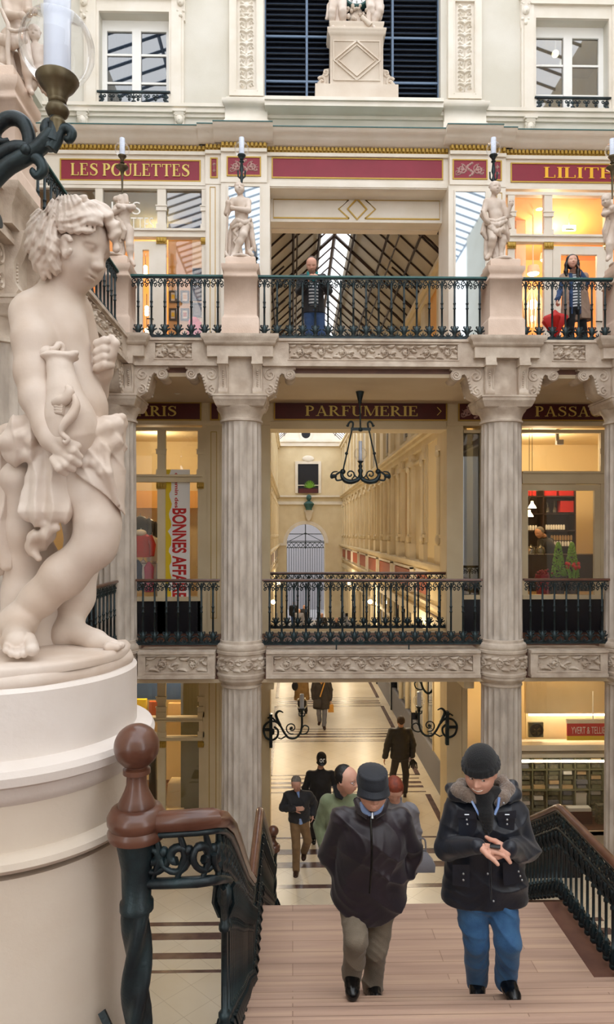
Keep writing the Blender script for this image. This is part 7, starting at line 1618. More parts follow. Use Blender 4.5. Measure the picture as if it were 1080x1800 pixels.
# ================================================================== PEOPLE
def person(label, J, face=(0, -1, -.2), hh=.235, res=.006, skin='skin', outfit=(), hair=None, hat=None, hands=True, handinfo=None, group=None, eyes=False, smile=0, brows=True, rb=1., headup=(0, 0, 1), shoes='leatherblack', trousers='darkcoat', legr=1., tdisp=.003, coat=None, shoe=True):
    g = {k: at(v[0], v[1], v[2]) for k, v in J.items()}
    S = hh/.235*rb
    base = (g['anL']+g['anR'])/2; o0 = (base.x, base.y, min(g['toL'].z, g['toR'].z)-.03)
    hp, HP_, R_ = head_prims(g['head'], face, hh, headup, smile=smile); ps = list(hp)
    ps += [cap_(g['neck'], HP_(0, -.08, -.15), .056*S, .052*S, .03)]
    ps += [cap_(g['shL'], g['shR'], .05*S, .05*S, .05), cap_(g['chest'], g['pelvis'], .10*S, .10*S, .05), ell_(g['chest'], (.13*S, .09*S, .14*S), None, .05), ell_(g['pelvis'], (.13*S, .09*S, .1*S), None, .05)]
    for q in 'LR':
        ps += chain_([g['sh'+q], g['el'+q], g['wr'+q]], [.045*S, .038*S, .026*S], .02)
        ps += chain_([g['hip'+q], g['kn'+q], g['an'+q]], [.07*S, .048*S, .035*S], .03)+[cap_(g['an'+q], g['to'+q], .032*S, .028*S, .02)]
        hi = (handinfo or {}).get(q)
        if hi: ps += hand_prims(g['wr'+q], hi[0], hi[1], S*(hi[5] if len(hi) > 5 else 1), hi[2], hi[3], hi[4])
        else:
            d = (g['wr'+q]-g['el'+q]).normalized(); ps += hand_prims(g['wr'+q], d, (1 if q == 'L' else -1, 0, 0), S, .35, 1 if q == 'R' else -1, .4)
    body = sculpt('person', ps, res, skin, origin=o0, smooth=1 if res < .008 else 0); body['_o'] = o0
    tag(body, label, 'person', group)
    def wear(nm, prims, mt, **kw): 
        return sculpt(nm, prims, kw.pop('res', res*1.15), mt, body, smooth=kw.pop('smooth', 1), **kw)
    # trousers
    if trousers:
        ts = [ell_(g['pelvis'].lerp((g['hipL']+g['hipR'])/2, .6), (.165*S*legr, .12*S, .12*S), None, .04)]
        for q in 'LR': ts += chain_([g['hip'+q], g['kn'+q], g['an'+q]+Vector((0, 0, .015))], [.098*S*legr, .074*S*legr, .066*S*legr], .025)
        wear('trousers', ts, trousers, disp=crease(tdisp*2.6, 1.15, o0[0]*5), smooth=0)
    if shoe:
        for q in 'LR':
            a, b_ = g['an'+q], g['to'+q]; h = (b_-a); hz_ = Vector((h.x, h.y, 0)); hz_ = hz_.normalized() if hz_.length > .001 else Vector((0, -1, 0)); heel = a-hz_*.05*S; heel.z = b_.z+(.02 if b_.z > a.z-.09 else .0)
            wear('shoe', [cap_(heel, b_, .042*S, .040*S, .02), cap_(a, b_.lerp(a, .4), .046*S, .04*S, .03), cap_(b_, b_.lerp(heel, -.12), .038*S, .03*S, .02)], shoes, res=min(res, .008))
    # coats etc.
    for c in outfit:
        zh = c['hem']; mt = c['mat']; w = c.get('w', .15)*S; wd = c.get('wd', w)*1.; dpt = c.get('d', .115)*S; sl = c.get('sl', (.078, .068, .055)); ch_ = g['chest']; pe = g['pelvis']
        zc = at(pe and J['pelvis'][0], zh, J['pelvis'][2]).z
        bot = Vector((pe.x+c.get('bx', 0), pe.y, zc)); cs = [ell_(ch_+Vector((0, 0, .02)), (w*1.15, dpt*1.12, .17*S), None, .06), cap_(g['shL'], g['shR'], c.get('sr', .075)*S, c.get('sr', .075)*S, .07)]
        for sx in (-1, 1): cs += [cap_(ch_+Vector((sx*w*.42, 0, 0)), bot+Vector((sx*(wd-dpt*.82), 0, .02)), dpt, dpt, .07)]
        cs += [cap_(ch_, bot+Vector((0, -.02, .02)), dpt*1.02, dpt*c.get('belly', 1.02), .05)]
        for q in 'LR':
            if c.get('sleeves', True): cs += chain_([g['sh'+q], g['el'+q], g['wr'+q]], [sl[0]*S, sl[1]*S, sl[2]*S], c.get('sk', .014))
        if c.get('collar', True): cs += [cap_(g['neck']+Vector((0, .0, -.03)), g['neck']+Vector((0, .01, .01)), c.get('cr', .075)*S, .068*S, .03)]
        hb = c.get('hemcurve', 0)
        def post(D, X, Y, Z, zc=zc, pe=pe, hb=hb, c=c):
            body_ = np.maximum(D, (zc-hb+hb*4*((X-pe.x)**2)/(wd*wd)-Z)) if c.get('sleevecut', False) else np.where(Z < zc-hb+hb*2*((X-pe.x)/wd)**2, np.maximum(D, zc-hb+hb*2*((X-pe.x)/wd)**2-Z), D)
            if c.get('open'):
                ox, ow = c['open']; e = ow/2-np.abs(X-(pe.x+ox)); body_ = np.where((Y < ch_.y-.02) & (Z < g['neck'].z-.0), np.maximum(body_, e), body_)
            return body_
        wear(c.get('name', 'jacket'), cs, mt, disp=c.get('disp', crease(c.get('f', .004)*3.4, c.get('cs', .95), o0[0]*3)), smooth=0 if res < .009 else 1, post=post, res=c.get('res', res*1.15))
    if hair:
        mt, kind = hair; h_ = hh; hs_ = []
        E = lambda x, y, z, a, b, d, k=.02: ell_(HP_(x, y, z), (a*h_, b*h_, d*h_), R_, k)
        if kind == 'short': hs_ += [E(0, -.08, .19, .36, .40, .355), E(-.3, -.1, .05, .06, .2, .22), E(.3, -.1, .05, .06, .2, .22), E(0, -.36, .0, .25, .12, .25)]
        if kind == 'bald': hs_ += [E(0, -.30, .02, .30, .20, .28), E(-.315, -.14, .06, .05, .2, .17), E(.315, -.14, .06, .05, .2, .17)]
        if kind == 'recede': hs_ += [E(0, -.13, .19, .35, .36, .34), E(-.315, -.1, .06, .05, .2, .2), E(.315, -.1, .06, .05, .2, .2)]
        if kind == 'long': hs_ += [E(0, -.05, .19, .375, .42, .365), E(0, -.2, -.1, .38, .28, .4)]+chain_([HP_(-.3, .08, .25), HP_(-.40, .05, -.2), HP_(-.42, .12, -.75), HP_(-.38, .18, -1.25)], [.12*h_, .13*h_, .14*h_, .09*h_], .03)+chain_([HP_(.3, .08, .25), HP_(.40, .0, -.2), HP_(.42, -.05, -.7), HP_(.4, 0, -1.0)], [.12*h_, .13*h_, .14*h_, .09*h_], .03)
        if kind == 'bob': hs_ += [E(0, -.05, .19, .385, .43, .37), E(0, -.18, -.12, .36, .3, .36), E(-.33, .0, -.1, .09, .22, .3), E(.33, .0, -.1, .09, .22, .3)]
        sub = [ell_(HP_(0, .5, -.12), (.27*h_, .34*h_, .40*h_), R_, .01, True)] if kind != 'bald' else []
        wear('hair', hs_+sub, mt, disp=lambda X, Y, Z: .0016*np.sin(X*420+Z*160)+.0012*np.sin(Z*500+Y*200), res=min(res, .0055) if res < .012 else res)
    if hat:
        mt, kind = hat; h_ = hh; E = lambda x, y, z, a, b, d, k=.02, sub=False: ell_(HP_(x, y, z), (a*h_, b*h_, d*h_), R_, k, sub)
        if kind == 'beanie':
            hs_ = [E(0, -.03, .26, .40, .475, .40), E(0, -.03, .2, .41, .485, .2)]; cutp = HP_(0, .3, .085); u = Vector(R_[2])
            wear('beanie', hs_+chain_([HP_(.405*math.sin(a), -.03+.475*math.cos(a), .155) for a in [2*PI*i/20 for i in range(21)]], [.05*h_]*21, .01)+chain_([HP_(.40*math.sin(a), -.03+.47*math.cos(a), .25) for a in [2*PI*i/20 for i in range(21)]], [.045*h_]*21, .01), mt, post=lambda D, X, Y, Z: np.maximum(D, -((X-cutp.x)*u.x+(Y-cutp.y)*u.y+(Z-cutp.z)*u.z)), disp=lambda X, Y, Z: .0009*np.sin(X*520)+.0006*np.sin(Y*520), res=min(res, .0045))
        if kind == 'cap':
            cutp = HP_(0, .3, .13); u = R_[2]
            hs_ = [E(0, -.03, .20, .405, .50, .315), E(0, -.04, .41, .36, .42, .11, .03)]+chain_([HP_(.34*math.sin(a), -.04+.40*math.cos(a), .43) for a in [2*PI*i/20 for i in range(21)]], [.028*h_]*21, .01)
            o_ = wear('cap', hs_, mt, post=lambda D, X, Y, Z: np.maximum(D, -((X-cutp.x)*u.x+(Y-cutp.y)*u.y+(Z-cutp.z)*u.z)), res=min(res, .005))
            m = MB(); n = 14; pts = []
            for j in range(5):
                for i in range(n+1):
                    a = -1.15+2.3*i/n; rr = .45+.19*j/4*math.cos(a*.8)**.5; pts.append(HP_(.41*math.sin(a)*(1+.03*j), -.03+rr*math.cos(a)+.03*j*0, .16-.03*j-.10*(a/1.2)**2*(j/4)))
            m.grid([tuple(p) for p in pts], 5, n+1); q = MB(); q.grid([tuple(Vector(p)+R_[2]*.012) for p in pts], 5, n+1); m.merge(q, flip=True)
            for i in range(n): a_, b_ = 4*(n+1)+i, 4*(n+1)+i+1; m.f.append((a_, b_, b_+5*(n+1), a_+5*(n+1))); m.m.append(0)
            obj('cap_peak', m, mt, body, 1.3)
    if eyes:
        m = MB()
        for s in (-1, 1): m.ball(HP_(s*.14, .332, .028), .054*hh, 10, 8)
        obj('eyes', m, 'eyewhite', body); m = MB()
        for s in (-1, 1):
            m.ball(HP_(s*.14+eyes[0], .372, .022+eyes[1]), .021*hh, 8, 6)
        obj('pupils', m, 'eyedark', body)
        m = MB()
        for s in (-1, 1) if brows else (): m.tube([HP_(s*.07, .378, .128), HP_(s*.14, .384, .142), HP_(s*.2, .352, .125)], [.005*hh, .010*hh, .004*hh], 5)
        if brows: obj('eyebrows', m, 'hairbrown', body)
        m = MB(); w = .11+.03*smile; m.tube([HP_(x, .425-.55*x*x*4, -.262+smile*.9*x*x*3) for x in [-w+2*w*i/8 for i in range(9)]], [.004*hh]+[.013*hh]*7+[.004*hh], 5); obj('lips', m, 'lips' if smile < .5 else 'teeth', body)
    return body, g, HP_, R_
# ---- man in plum jacket and cap, climbing
Ya = 4.22
b1, g, HP_, R_ = person('man in dark plum jacket and navy cap climbing the stairs, looking down, hands in pockets', dict(head=(655, 1386, Ya-.17), neck=(652, 1420, Ya-.06), shL=(603, 1442, Ya), shR=(703, 1442, Ya), chest=(652, 1478, Ya), pelvis=(648, 1568, Ya+.05),
    elL=(581, 1502, Ya+.08), elR=(722, 1502, Ya+.08), wrL=(610, 1550, Ya+.02), wrR=(696, 1552, Ya+.02), hipL=(623, 1585, Ya+.04), hipR=(672, 1585, Ya+.05), knL=(626, 1652, Ya-.12), knR=(661, 1662, Ya+.03), anL=(619, 1718, Ya-.02), anR=(656, 1738, Ya+.12), toL=(620, 1744, Ya-.17), toR=(661, 1757, Ya-.02)),
    face=(.02, -.97, -.20), hh=.235, res=.0052, trousers='khaki', outfit=[dict(mat='plumjacket', hem=1592, w=.165, wd=.22, d=.145, sl=(.086, .080, .062), hemcurve=.05, f=.0055, fq=(5, 4, 4), belly=1.1, cr=.085)], hair=('hairgrey', 'bald'), hat=('capnavy', 'cap'), legr=1.0, tdisp=.005, handinfo=dict(L=((.8, .1, -.5), (0, 1, 0), .4, -1, .3), R=((-.8, .1, -.5), (0, 1, 0), .4, 1, .3)))
m = MB(); zx = g['neck']; q = [at(652, 1428, Ya-.17), at(653, 1460, Ya-.215), at(654, 1510, Ya-.235), at(650, 1570, Ya-.22)]; m.tube(q, [.008, .007, .007, .006], 6); obj('zip', m, 'leatherblack', b1)
m = MB(); m.tube([at(655, 1428, Ya-.2), at(655, 1439, Ya-.215)], [.006, .009], 6); obj('zip_pull', m, 'steel', b1)
m = MB(); m.tube([at(636, 1410, Ya-.13), at(641, 1424, Ya-.16), at(653, 1432, Ya-.18), at(666, 1424, Ya-.16), at(672, 1410, Ya-.13)], [.014, .02, .01, .02, .014], 8); obj('shirt_collar', m, 'shirtblue', b1)
m = MB(); m.tube([at(627, 1408, Ya-.03), at(634, 1424, Ya-.12), at(648, 1436, Ya-.18)], [.02, .026, .018], 8); m.tube([at(680, 1408, Ya-.03), at(673, 1424, Ya-.12), at(658, 1436, Ya-.18)], [.02, .026, .018], 8); m.tube([at(627, 1408, Ya-.03), at(640, 1402, Ya+.05), at(667, 1402, Ya+.05), at(680, 1408, Ya-.03)], .022, 8); obj('jacket_collar', m, 'plumjacket', b1)
# ---- man in black beanie and parka
Yb_ = 4.1
b2, g, HP_, R_ = person('smiling man in black beanie, dark padded parka and blue jeans holding a small black object', dict(head=(846, 1356, Yb_-.10), neck=(853, 1396, Yb_-.0), shL=(803, 1424, Yb_), shR=(903, 1426, Yb_), chest=(853, 1460, Yb_), pelvis=(852, 1560, Yb_+.02),
    elL=(785, 1490, Yb_-.02), elR=(926, 1492, Yb_-.02), wrL=(840, 1487, Yb_-.30), wrR=(897, 1492, Yb_-.28), hipL=(828, 1578, Yb_), hipR=(880, 1578, Yb_), knL=(838, 1656, Yb_-.02), knR=(894, 1655, Yb_-.10), anL=(839, 1728, Yb_+.12), anR=(890, 1728, Yb_+.0), toL=(840, 1750, Yb_+.02), toR=(903, 1751, Yb_-.16)),
    face=(-.50, -.85, -.28), hh=.245, res=.005, trousers='denim', outfit=[dict(mat='navycoat', hem=1580, w=.165, wd=.245, d=.13, sl=(.080, .072, .047), f=.005, fq=(6, 5, 5), open=(-.0, .0) and None, cr=.07)], hat=('knitblack', 'beanie'), eyes=(-.03, 0), smile=.8, brows=False,
    handinfo=dict(L=((.9, -.2, -.12), (.2, -.1, -.95), .35, -1, .5, 1.15), R=((-.9, -.25, -.1), (-.1, -.3, .95), .55, 1, .6, 1.15)), tdisp=.0045)
def P2(x, y, d=0): return at(x, y, Yb_+d)
m = MB(); m.tube([P2(862, 1487, -.34), P2(880, 1489, -.36)], [.016, .018], 8, squash=.6); tag(obj('black_phone', m, 'black'), 'small black device held in the hands of the beanie man', 'device')
fc = [P2(800, 1386, -.06), P2(812, 1396, -.12), P2(826, 1400, -.16), P2(840, 1408, -.17)]
sculpt('fur_collar', chain_([P2(812, 1378, .02), P2(806, 1390, -.05), P2(822, 1398, -.11), P2(836, 1406, -.12)], [.03, .042, .036, .022], .02)+chain_([P2(884, 1372, .03), P2(893, 1388, -.02), P2(884, 1402, -.09), P2(876, 1412, -.12)], [.03, .042, .034, .022], .02)+chain_([P2(812, 1378, .02), P2(848, 1374, .11), P2(884, 1372, .03)], [.03, .035, .03], .02), .0055, 'furcollar', b2, disp=lambda X, Y, Z: .003*np.sin(X*330+3*np.sin(Z*200))*np.sin(Z*280+Y*210))
sculpt('hood', chain_([P2(792, 1386, .04), P2(800, 1397, -.04), P2(818, 1407, -.1)], [.028, .036, .018], .02)+chain_([P2(902, 1380, .05), P2(906, 1396, -.02), P2(896, 1408, -.08)], [.028, .036, .018], .02)+chain_([P2(792, 1386, .04), P2(850, 1378, .16), P2(902, 1380, .05)], [.03, .05, .03], .02), .007, 'navycoat', b2)
sculpt('scarf', chain_([P2(832, 1394, -.06), P2(850, 1402, -.12), P2(872, 1392, -.07)], [.035, .045, .035], .02)+chain_([P2(850, 1402, -.12), P2(854, 1430, -.15), P2(858, 1455, -.15)], [.045, .045, .03], .02), .007, 'knitblack', b2, disp=lambda X, Y, Z: .0015*np.sin(Z*300))
m = MB(); m.tube([P2(828, 1405, -.135), P2(836, 1420, -.16), P2(846, 1440, -.165)], .007, 5); m.tube([P2(878, 1402, -.13), P2(876, 1418, -.16), P2(870, 1432, -.165)], .009, 5); obj('shirt_edge', m, 'shirtblue', b2)
def patch(pts, d, th=.014, r=.01):
    m = MB(); vs = []; n = len(pts)
    for dd in (0, -th): vs += [P2(x, y, d+dd) for x, y in pts]
    m.add(vs, [tuple(range(n)), tuple(range(n, 2*n))[::-1]]+[(i, (i+1) % n, (i+1) % n+n, i+n) for i in range(n)]); return m
for pts, nm in (([(806, 1438), (838, 1440), (840, 1472), (808, 1468)], 'chest_pocket'), ([(876, 1440), (906, 1438), (904, 1470), (878, 1474)], 'chest_pocket'), ([(796, 1520), (826, 1520), (826, 1560), (796, 1556)], 'side_pocket'), ([(884, 1516), (912, 1514), (914, 1552), (886, 1558)], 'side_pocket')): obj(nm, patch(pts, -.128 if 'chest' in nm else -.15), 'navycoat', b2)
for pts in ([(804, 1423), (838, 1428), (839, 1441), (804, 1437)], [(875, 1428), (908, 1424), (908, 1438), (875, 1442)]): obj('pocket_flap', patch(pts, -.14), 'navycoat', b2)
m = MB(); m.tube([P2(846, 1440, -.165), P2(860, 1470, -.17), P2(862, 1520, -.17), P2(864, 1582, -.165)], [.010, .012, .012, .010], 6, squash=.5); obj('front_placket', m, 'navycoat', b2)
m = MB()
for x, y in ((821, 1441), (822, 1449), (892, 1441), (892, 1449), (886, 1412), (860, 1450), (858, 1536), (868, 1584), (815, 1536), (815, 1547), (912, 1532), (915, 1540), (918, 1547)): m.ball(P2(x, y, -.168 if y < 1500 else -.175), .007, 8, 5)
for x in (821, 892): m.tube([P2(x-4, 1432, -.166), P2(x+4, 1432, -.168)], .004, 5)
obj('snap_studs', m, 'steel', b2)
# ---- others on stairs and floor
Yg = 6.5
b3, g, HP_, R_ = person('balding man with glasses in olive green jacket, behind the man in the cap', dict(head=(609, 1370, Yg-.1), neck=(600, 1396, Yg), shL=(577, 1410, Yg), shR=(645, 1412, Yg+.05), chest=(612, 1436, Yg), pelvis=(615, 1505, Yg), elL=(564, 1452, Yg+.05), elR=(655, 1460, Yg+.05), wrL=(572, 1488, Yg-.05), wrR=(650, 1492, Yg),
    hipL=(604, 1515, Yg), hipR=(632, 1515, Yg), knL=(602, 1560, Yg-.08), knR=(632, 1565, Yg), anL=(600, 1600, Yg-.03), anR=(632, 1612, Yg+.1), toL=(600, 1612, Yg-.12), toR=(633, 1622, Yg+.0)), face=(.80, -.55, -.12), hh=.25, res=.0075, trousers='darkdenim', shoes='leatherblack', outfit=[dict(mat='oliveparka', hem=1518, w=.16, wd=.2, d=.13)], hair=('hairdark', 'recede'), eyes=(.02, 0), smile=.3)
m = MB()
for s in (-1, 1): m.tube([HP_(s*.14+.085*math.cos(a), .42, .03+.07*math.sin(a)) for a in [2*PI*i/14 for i in range(15)]], .0022, 4)
for s in (-1, 1): m.tube([HP_(s*.22, .41, .05), HP_(s*.34, .0, .05)], .0022, 4)
obj('glasses', m, 'steel', b3)
m = MB(); m.tube([at(590, 1382, Yg-.02), at(594, 1398, Yg-.1), at(603, 1404, Yg-.12)], [.03, .03, .015], 8); obj('dark_collar', m, 'knitblack', b3)
Yr = 6.75
b4, g, HP_, R_ = person('red haired woman mostly hidden behind the man in the cap, carrying a grey bag', dict(head=(693, 1386, Yr-.1), neck=(695, 1410, Yr), shL=(668, 1425, Yr), shR=(722, 1425, Yr), chest=(695, 1448, Yr), pelvis=(695, 1510, Yr), elL=(662, 1465, Yr+.02), elR=(730, 1462, Yr+.02), wrL=(668, 1500, Yr-.05), wrR=(735, 1495, Yr-.03),
    hipL=(685, 1518, Yr), hipR=(706, 1518, Yr), knL=(686, 1562, Yr-.05), knR=(702, 1562, Yr-.05), anL=(688, 1600, Yr+.05), anR=(700, 1588, Yr), toL=(689, 1610, Yr-.05), toR=(704, 1594, Yr-.14)), face=(0, -.7, -.7), hh=.225, res=.008, trousers='khaki', shoes='leatherbrown', outfit=[dict(mat='grey', hem=1535, w=.14, wd=.19, d=.12)], hair=('hairred', 'bob'))
m = MB(); c = at(742, 1512, Yr-.05); m.rmold(c.x, c.y, .085, .04, [(.03, c.z-.09), (.035, c.z-.02), (-.02, c.z+.06), (-.05, c.z+.1)]); m.tube([(c.x-.05, c.y, c.z+.08), (c.x-.03, c.y, c.z+.2), (c.x+.03, c.y, c.z+.2), (c.x+.04, c.y, c.z+.08)], .008, 6); tag(obj('hand_bag', m, 'grey'), 'grey bag showing beside the right arm of the man in the cap', 'bag')
Yt_ = 12.0
b5, g, HP_, R_ = person('grey haired man in charcoal jacket and tan trousers walking at the foot of the stairs', dict(head=(521, 1376, Yt_-.12), neck=(523, 1391, Yt_), shL=(506, 1398, Yt_), shR=(544, 1398, Yt_), chest=(525, 1408, Yt_), pelvis=(526, 1440, Yt_+.03), elL=(497, 1420, Yt_), elR=(553, 1412, Yt_+.08), wrL=(517, 1422, Yt_-.18), wrR=(551, 1430, Yt_+.02),
    hipL=(519, 1446, Yt_), hipR=(534, 1446, Yt_), knL=(521, 1488, Yt_-.12), knR=(541, 1478, Yt_-.02), anL=(521, 1530, Yt_-.1), anR=(535, 1498, Yt_+.28), toL=(520, 1541, Yt_-.25), toR=(534, 1509, Yt_+.2)), face=(-.05, -.75, -.65), hh=.235, res=.0085, trousers='tantrouser', shoes='leatherbrown', outfit=[dict(mat='charcoal', hem=1443, w=.15, wd=.17, d=.125)], hair=('hairgrey', 'short'), handinfo=dict(L=((.95, -.2, .1), (0, 1, 0), .2, -1, .2, 1.1)))
m = MB(); m.tube([at(524, 1392, Yt_-.12), at(526, 1402, Yt_-.17)], [.03, .01], 6); m.tube([at(528, 1440, Yt_-.15), at(529, 1448, Yt_-.14)], [.02, .035], 6); obj('blue_shirt', m, 'shirtblue', b5)
Yc_ = 13.0
b6, g, HP_, R_ = person('man in black coat and black cap walking behind the grey haired man', dict(head=(565, 1336, Yc_-.1), neck=(564, 1352, Yc_), shL=(545, 1361, Yc_), shR=(583, 1361, Yc_), chest=(564, 1374, Yc_), pelvis=(562, 1410, Yc_), elL=(537, 1385, Yc_), elR=(592, 1385, Yc_), wrL=(547, 1427, Yc_-.1), wrR=(590, 1405, Yc_),
    hipL=(555, 1415, Yc_), hipR=(570, 1415, Yc_), knL=(552, 1448, Yc_-.05), knR=(570, 1450, Yc_), anL=(551, 1474, Yc_), anR=(570, 1478, Yc_+.1), toL=(552, 1481, Yc_-.12), toR=(571, 1487, Yc_)), face=(.1, -.8, -.55), hh=.235, res=.0095, skin='skinwarm', trousers='darkcoat', outfit=[dict(mat='darkcoat', hem=1415, w=.16, wd=.2, d=.14, cr=.1)], hat=('black', 'cap'), hair=('hairdark', 'bald'))
c = HP_(0, .33, .42); sans('or', c.x-.05, c.x+.05, c.y-.03, c.z-.035, c.z+.035, 'white', b6, name='cap_lettering')
Yd_ = 15.3
def back(Y0): return Y0
b7, g, HP_, R_ = person('man seen from behind in dark quilted jacket walking away along the gallery', dict(head=(705, 1268, Yd_), neck=(705, 1280, Yd_), shL=(689, 1286, Yd_), shR=(719, 1286, Yd_), chest=(704, 1298, Yd_), pelvis=(703, 1328, Yd_), elL=(682, 1308, Yd_), elR=(726, 1308, Yd_), wrL=(677, 1332, Yd_), wrR=(725, 1328, Yd_-.05),
    hipL=(697, 1332, Yd_), hipR=(711, 1332, Yd_), knL=(691, 1362, Yd_), knR=(714, 1362, Yd_), anL=(691, 1386, Yd_-.2), anR=(712, 1392, Yd_), toL=(691, 1391, Yd_+.0), toR=(712, 1396, Yd_+.15)), face=(0, 1, -.05), hh=.235, res=.0095, skin='skinwarm', trousers='browncoat', shoes='leatherbrown',
    outfit=[dict(mat='puffer', hem=1333, w=.165, wd=.185, d=.13, sl=(.08, .075, .06), cr=.1, disp=lambda X, Y, Z: -.009*np.abs(np.sin(Z*26)))], hair=('hairbrown', 'short'))
m = MB(); c = at(726, 1340, Yd_-.1)
for k in range(5): m.tube([c+Vector((0, 0, .06)), c+Vector((-.06+.035*k, 0, -.02)), c+Vector((-.08+.045*k, 0, -.14+.02*(k % 2)))], [.03, .02, .012], 6)
tag(obj('pair_of_gloves', m, 'black'), 'black gloves held by the man walking away', 'gloves')
Ye = 20.7
b8, g, HP_, R_ = person('woman in long brown coat with yellow scarf and shoulder bag, walking in the gallery', dict(head=(564, 1180, Ye), neck=(565, 1191, Ye), shL=(554, 1197, Ye), shR=(577, 1197, Ye), chest=(565, 1206, Ye), pelvis=(566, 1228, Ye), elL=(550, 1212, Ye), elR=(582, 1212, Ye), wrL=(551, 1228, Ye), wrR=(581, 1230, Ye),
    hipL=(561, 1232, Ye), hipR=(571, 1232, Ye), knL=(561, 1254, Ye), knR=(571, 1254, Ye-.05), anL=(562, 1268, Ye+.1), anR=(570, 1276, Ye-.1), toL=(561, 1273, Ye), toR=(571, 1281, Ye-.2)), face=(0, -1, -.2), hh=.23, res=.012, skin='skinwarm', trousers='grey', shoes='leatherbrown', outfit=[dict(mat='browncoat', hem=1245, w=.17, wd=.25, d=.14)], hair=('hairred', 'bob'))
m = MB(); m.tube([at(559, 1190, Ye-.1), at(565, 1198, Ye-.2), at(572, 1190, Ye-.1)], [.06, .09, .06], 8); obj('yellow_scarf', m, 'scarfyellow', b8)
m = MB(); m.tube([at(571, 1200, Ye-.18), at(563, 1225, Ye-.26)], .02, 5); obj('strap', m, 'scarfyellow', b8)
m = MB(); c = at(558, 1236, Ye-.25); m.rmold(c.x, c.y, .12, .04, [(-.02, c.z-.13), (0, c.z-.1), (0, c.z+.08), (-.02, c.z+.1)]); tag(obj('shoulder_bag', m, 'browncoat'), 'brown shoulder bag hanging on the woman with the yellow scarf', 'bag')
m = MB(); c = at(582, 1244, Ye-.05); m.rmold(c.x, c.y, .075, .04, [(.01, c.z-.13), (0, c.z+.1)]); m.tube([(c.x-.04, c.y, c.z+.1), (c.x, c.y, c.z+.2), (c.x+.04, c.y, c.z+.1)], .01, 5); tag(obj('yellow_shopping_bag', m, 'scarfyellow'), 'small yellow bag carried by the woman with the yellow scarf', 'bag')
Yf = 22.5
b9, g, HP_, R_ = person('person in camel coat walking beside the woman with the yellow scarf, head hidden', dict(head=(531, 1170, Yf), neck=(531, 1181, Yf), shL=(520, 1187, Yf), shR=(544, 1187, Yf), chest=(531, 1195, Yf), pelvis=(531, 1212, Yf), elL=(516, 1196, Yf), elR=(549, 1196, Yf), wrL=(523, 1189, Yf-.2), wrR=(541, 1189, Yf-.2),
    hipL=(527, 1216, Yf), hipR=(536, 1216, Yf), knL=(527, 1232, Yf), knR=(536, 1233, Yf), anL=(527, 1247, Yf), anR=(538, 1250, Yf), toL=(527, 1251, Yf-.12), toR=(538, 1255, Yf-.12)), face=(0, -1, -.2), hh=.23, res=.012, skin='skinwarm', trousers='darkcoat', outfit=[dict(mat='camel', hem=1230, w=.17, wd=.24, d=.14)], hair=('hairbrown', 'short'))
m = MB(); m.ball(at(519, 1206, Yf-.1), .14, 10, 8, (.8, .6, 1.1)); tag(obj('dark_bag', m, 'charcoal'), 'dark bag at the side of the person in the camel coat', 'bag')
# ---- upper gallery
Yu = 11.55
b10, g, HP_, R_ = person('man in dark jacket, striped top and jeans leaning at the upper railing, looking down', dict(head=(548, 465, Yu-.2), neck=(549, 481, Yu-.1), shL=(531, 490, Yu-.05), shR=(568, 490, Yu-.05), chest=(549, 504, Yu-.02), pelvis=(552, 545, Yu+.08), elL=(527, 512, Yu-.05), elR=(577, 512, Yu-.1), wrL=(541, 492, Yu-.38), wrR=(562, 492, Yu-.38),
    hipL=(543, 550, Yu+.08), hipR=(562, 550, Yu+.08), knL=(545, 588, Yu+.02), knR=(564, 588, Yu+.02), anL=(547, 618, Yu+.1), anR=(566, 618, Yu+.1), toL=(547, 624, Yu-.05), toR=(566, 624, Yu-.05)), face=(-.05, -.8, -.6), hh=.24, res=.0075, trousers='darkdenim', legr=1.0,
    outfit=[dict(mat='stripe', name='striped_top', sr=.04, hem=541, w=.125, wd=.155, d=.118, sleeves=False, collar=False, f=.001), dict(mat='charcoal', hem=552, w=.15, wd=.175, d=.125, open=(-.01, .16), sl=(.075, .068, .055))], hair=('hairbrown', 'recede'))
nt = M['stripe'].node_tree; wv = nt.nodes.new('ShaderNodeTexWave'); wv.bands_direction = 'Z'; wv.inputs['Scale'].default_value = 6.5; tcw = nt.nodes.new('ShaderNodeTexCoord'); rp = nt.nodes.new('ShaderNodeValToRGB'); rp.color_ramp.interpolation = 'CONSTANT'; rp.color_ramp.elements[0].color = lin('22303f'); rp.color_ramp.elements[1].color = lin('e2e6ea'); rp.color_ramp.elements[1].position = .45
nt.links.new(tcw.outputs['Object'], wv.inputs[0]); nt.links.new(wv.outputs[0], rp.inputs[0]); nt.links.new(rp.outputs[0], nt.nodes['Principled BSDF'].inputs['Base Color'])
m = MB(); m.tube([at(541, 478, Yu-.2), at(545, 490, Yu-.2), at(552, 492, Yu-.2), at(558, 478, Yu-.2)], [.02, .03, .03, .02], 8); obj('teal_scarf', m, 'teal', b10)
m = MB(); c = at(551, 489, Yu-.5); m.box(c.x-.035, c.x+.035, c.y-.06, c.y+.06, c.z-.006, c.z+.006); tag(obj('mobile_phone', m, 'black'), 'phone in the hands of the man at the upper railing', 'phone')
Yw_ = 11.5
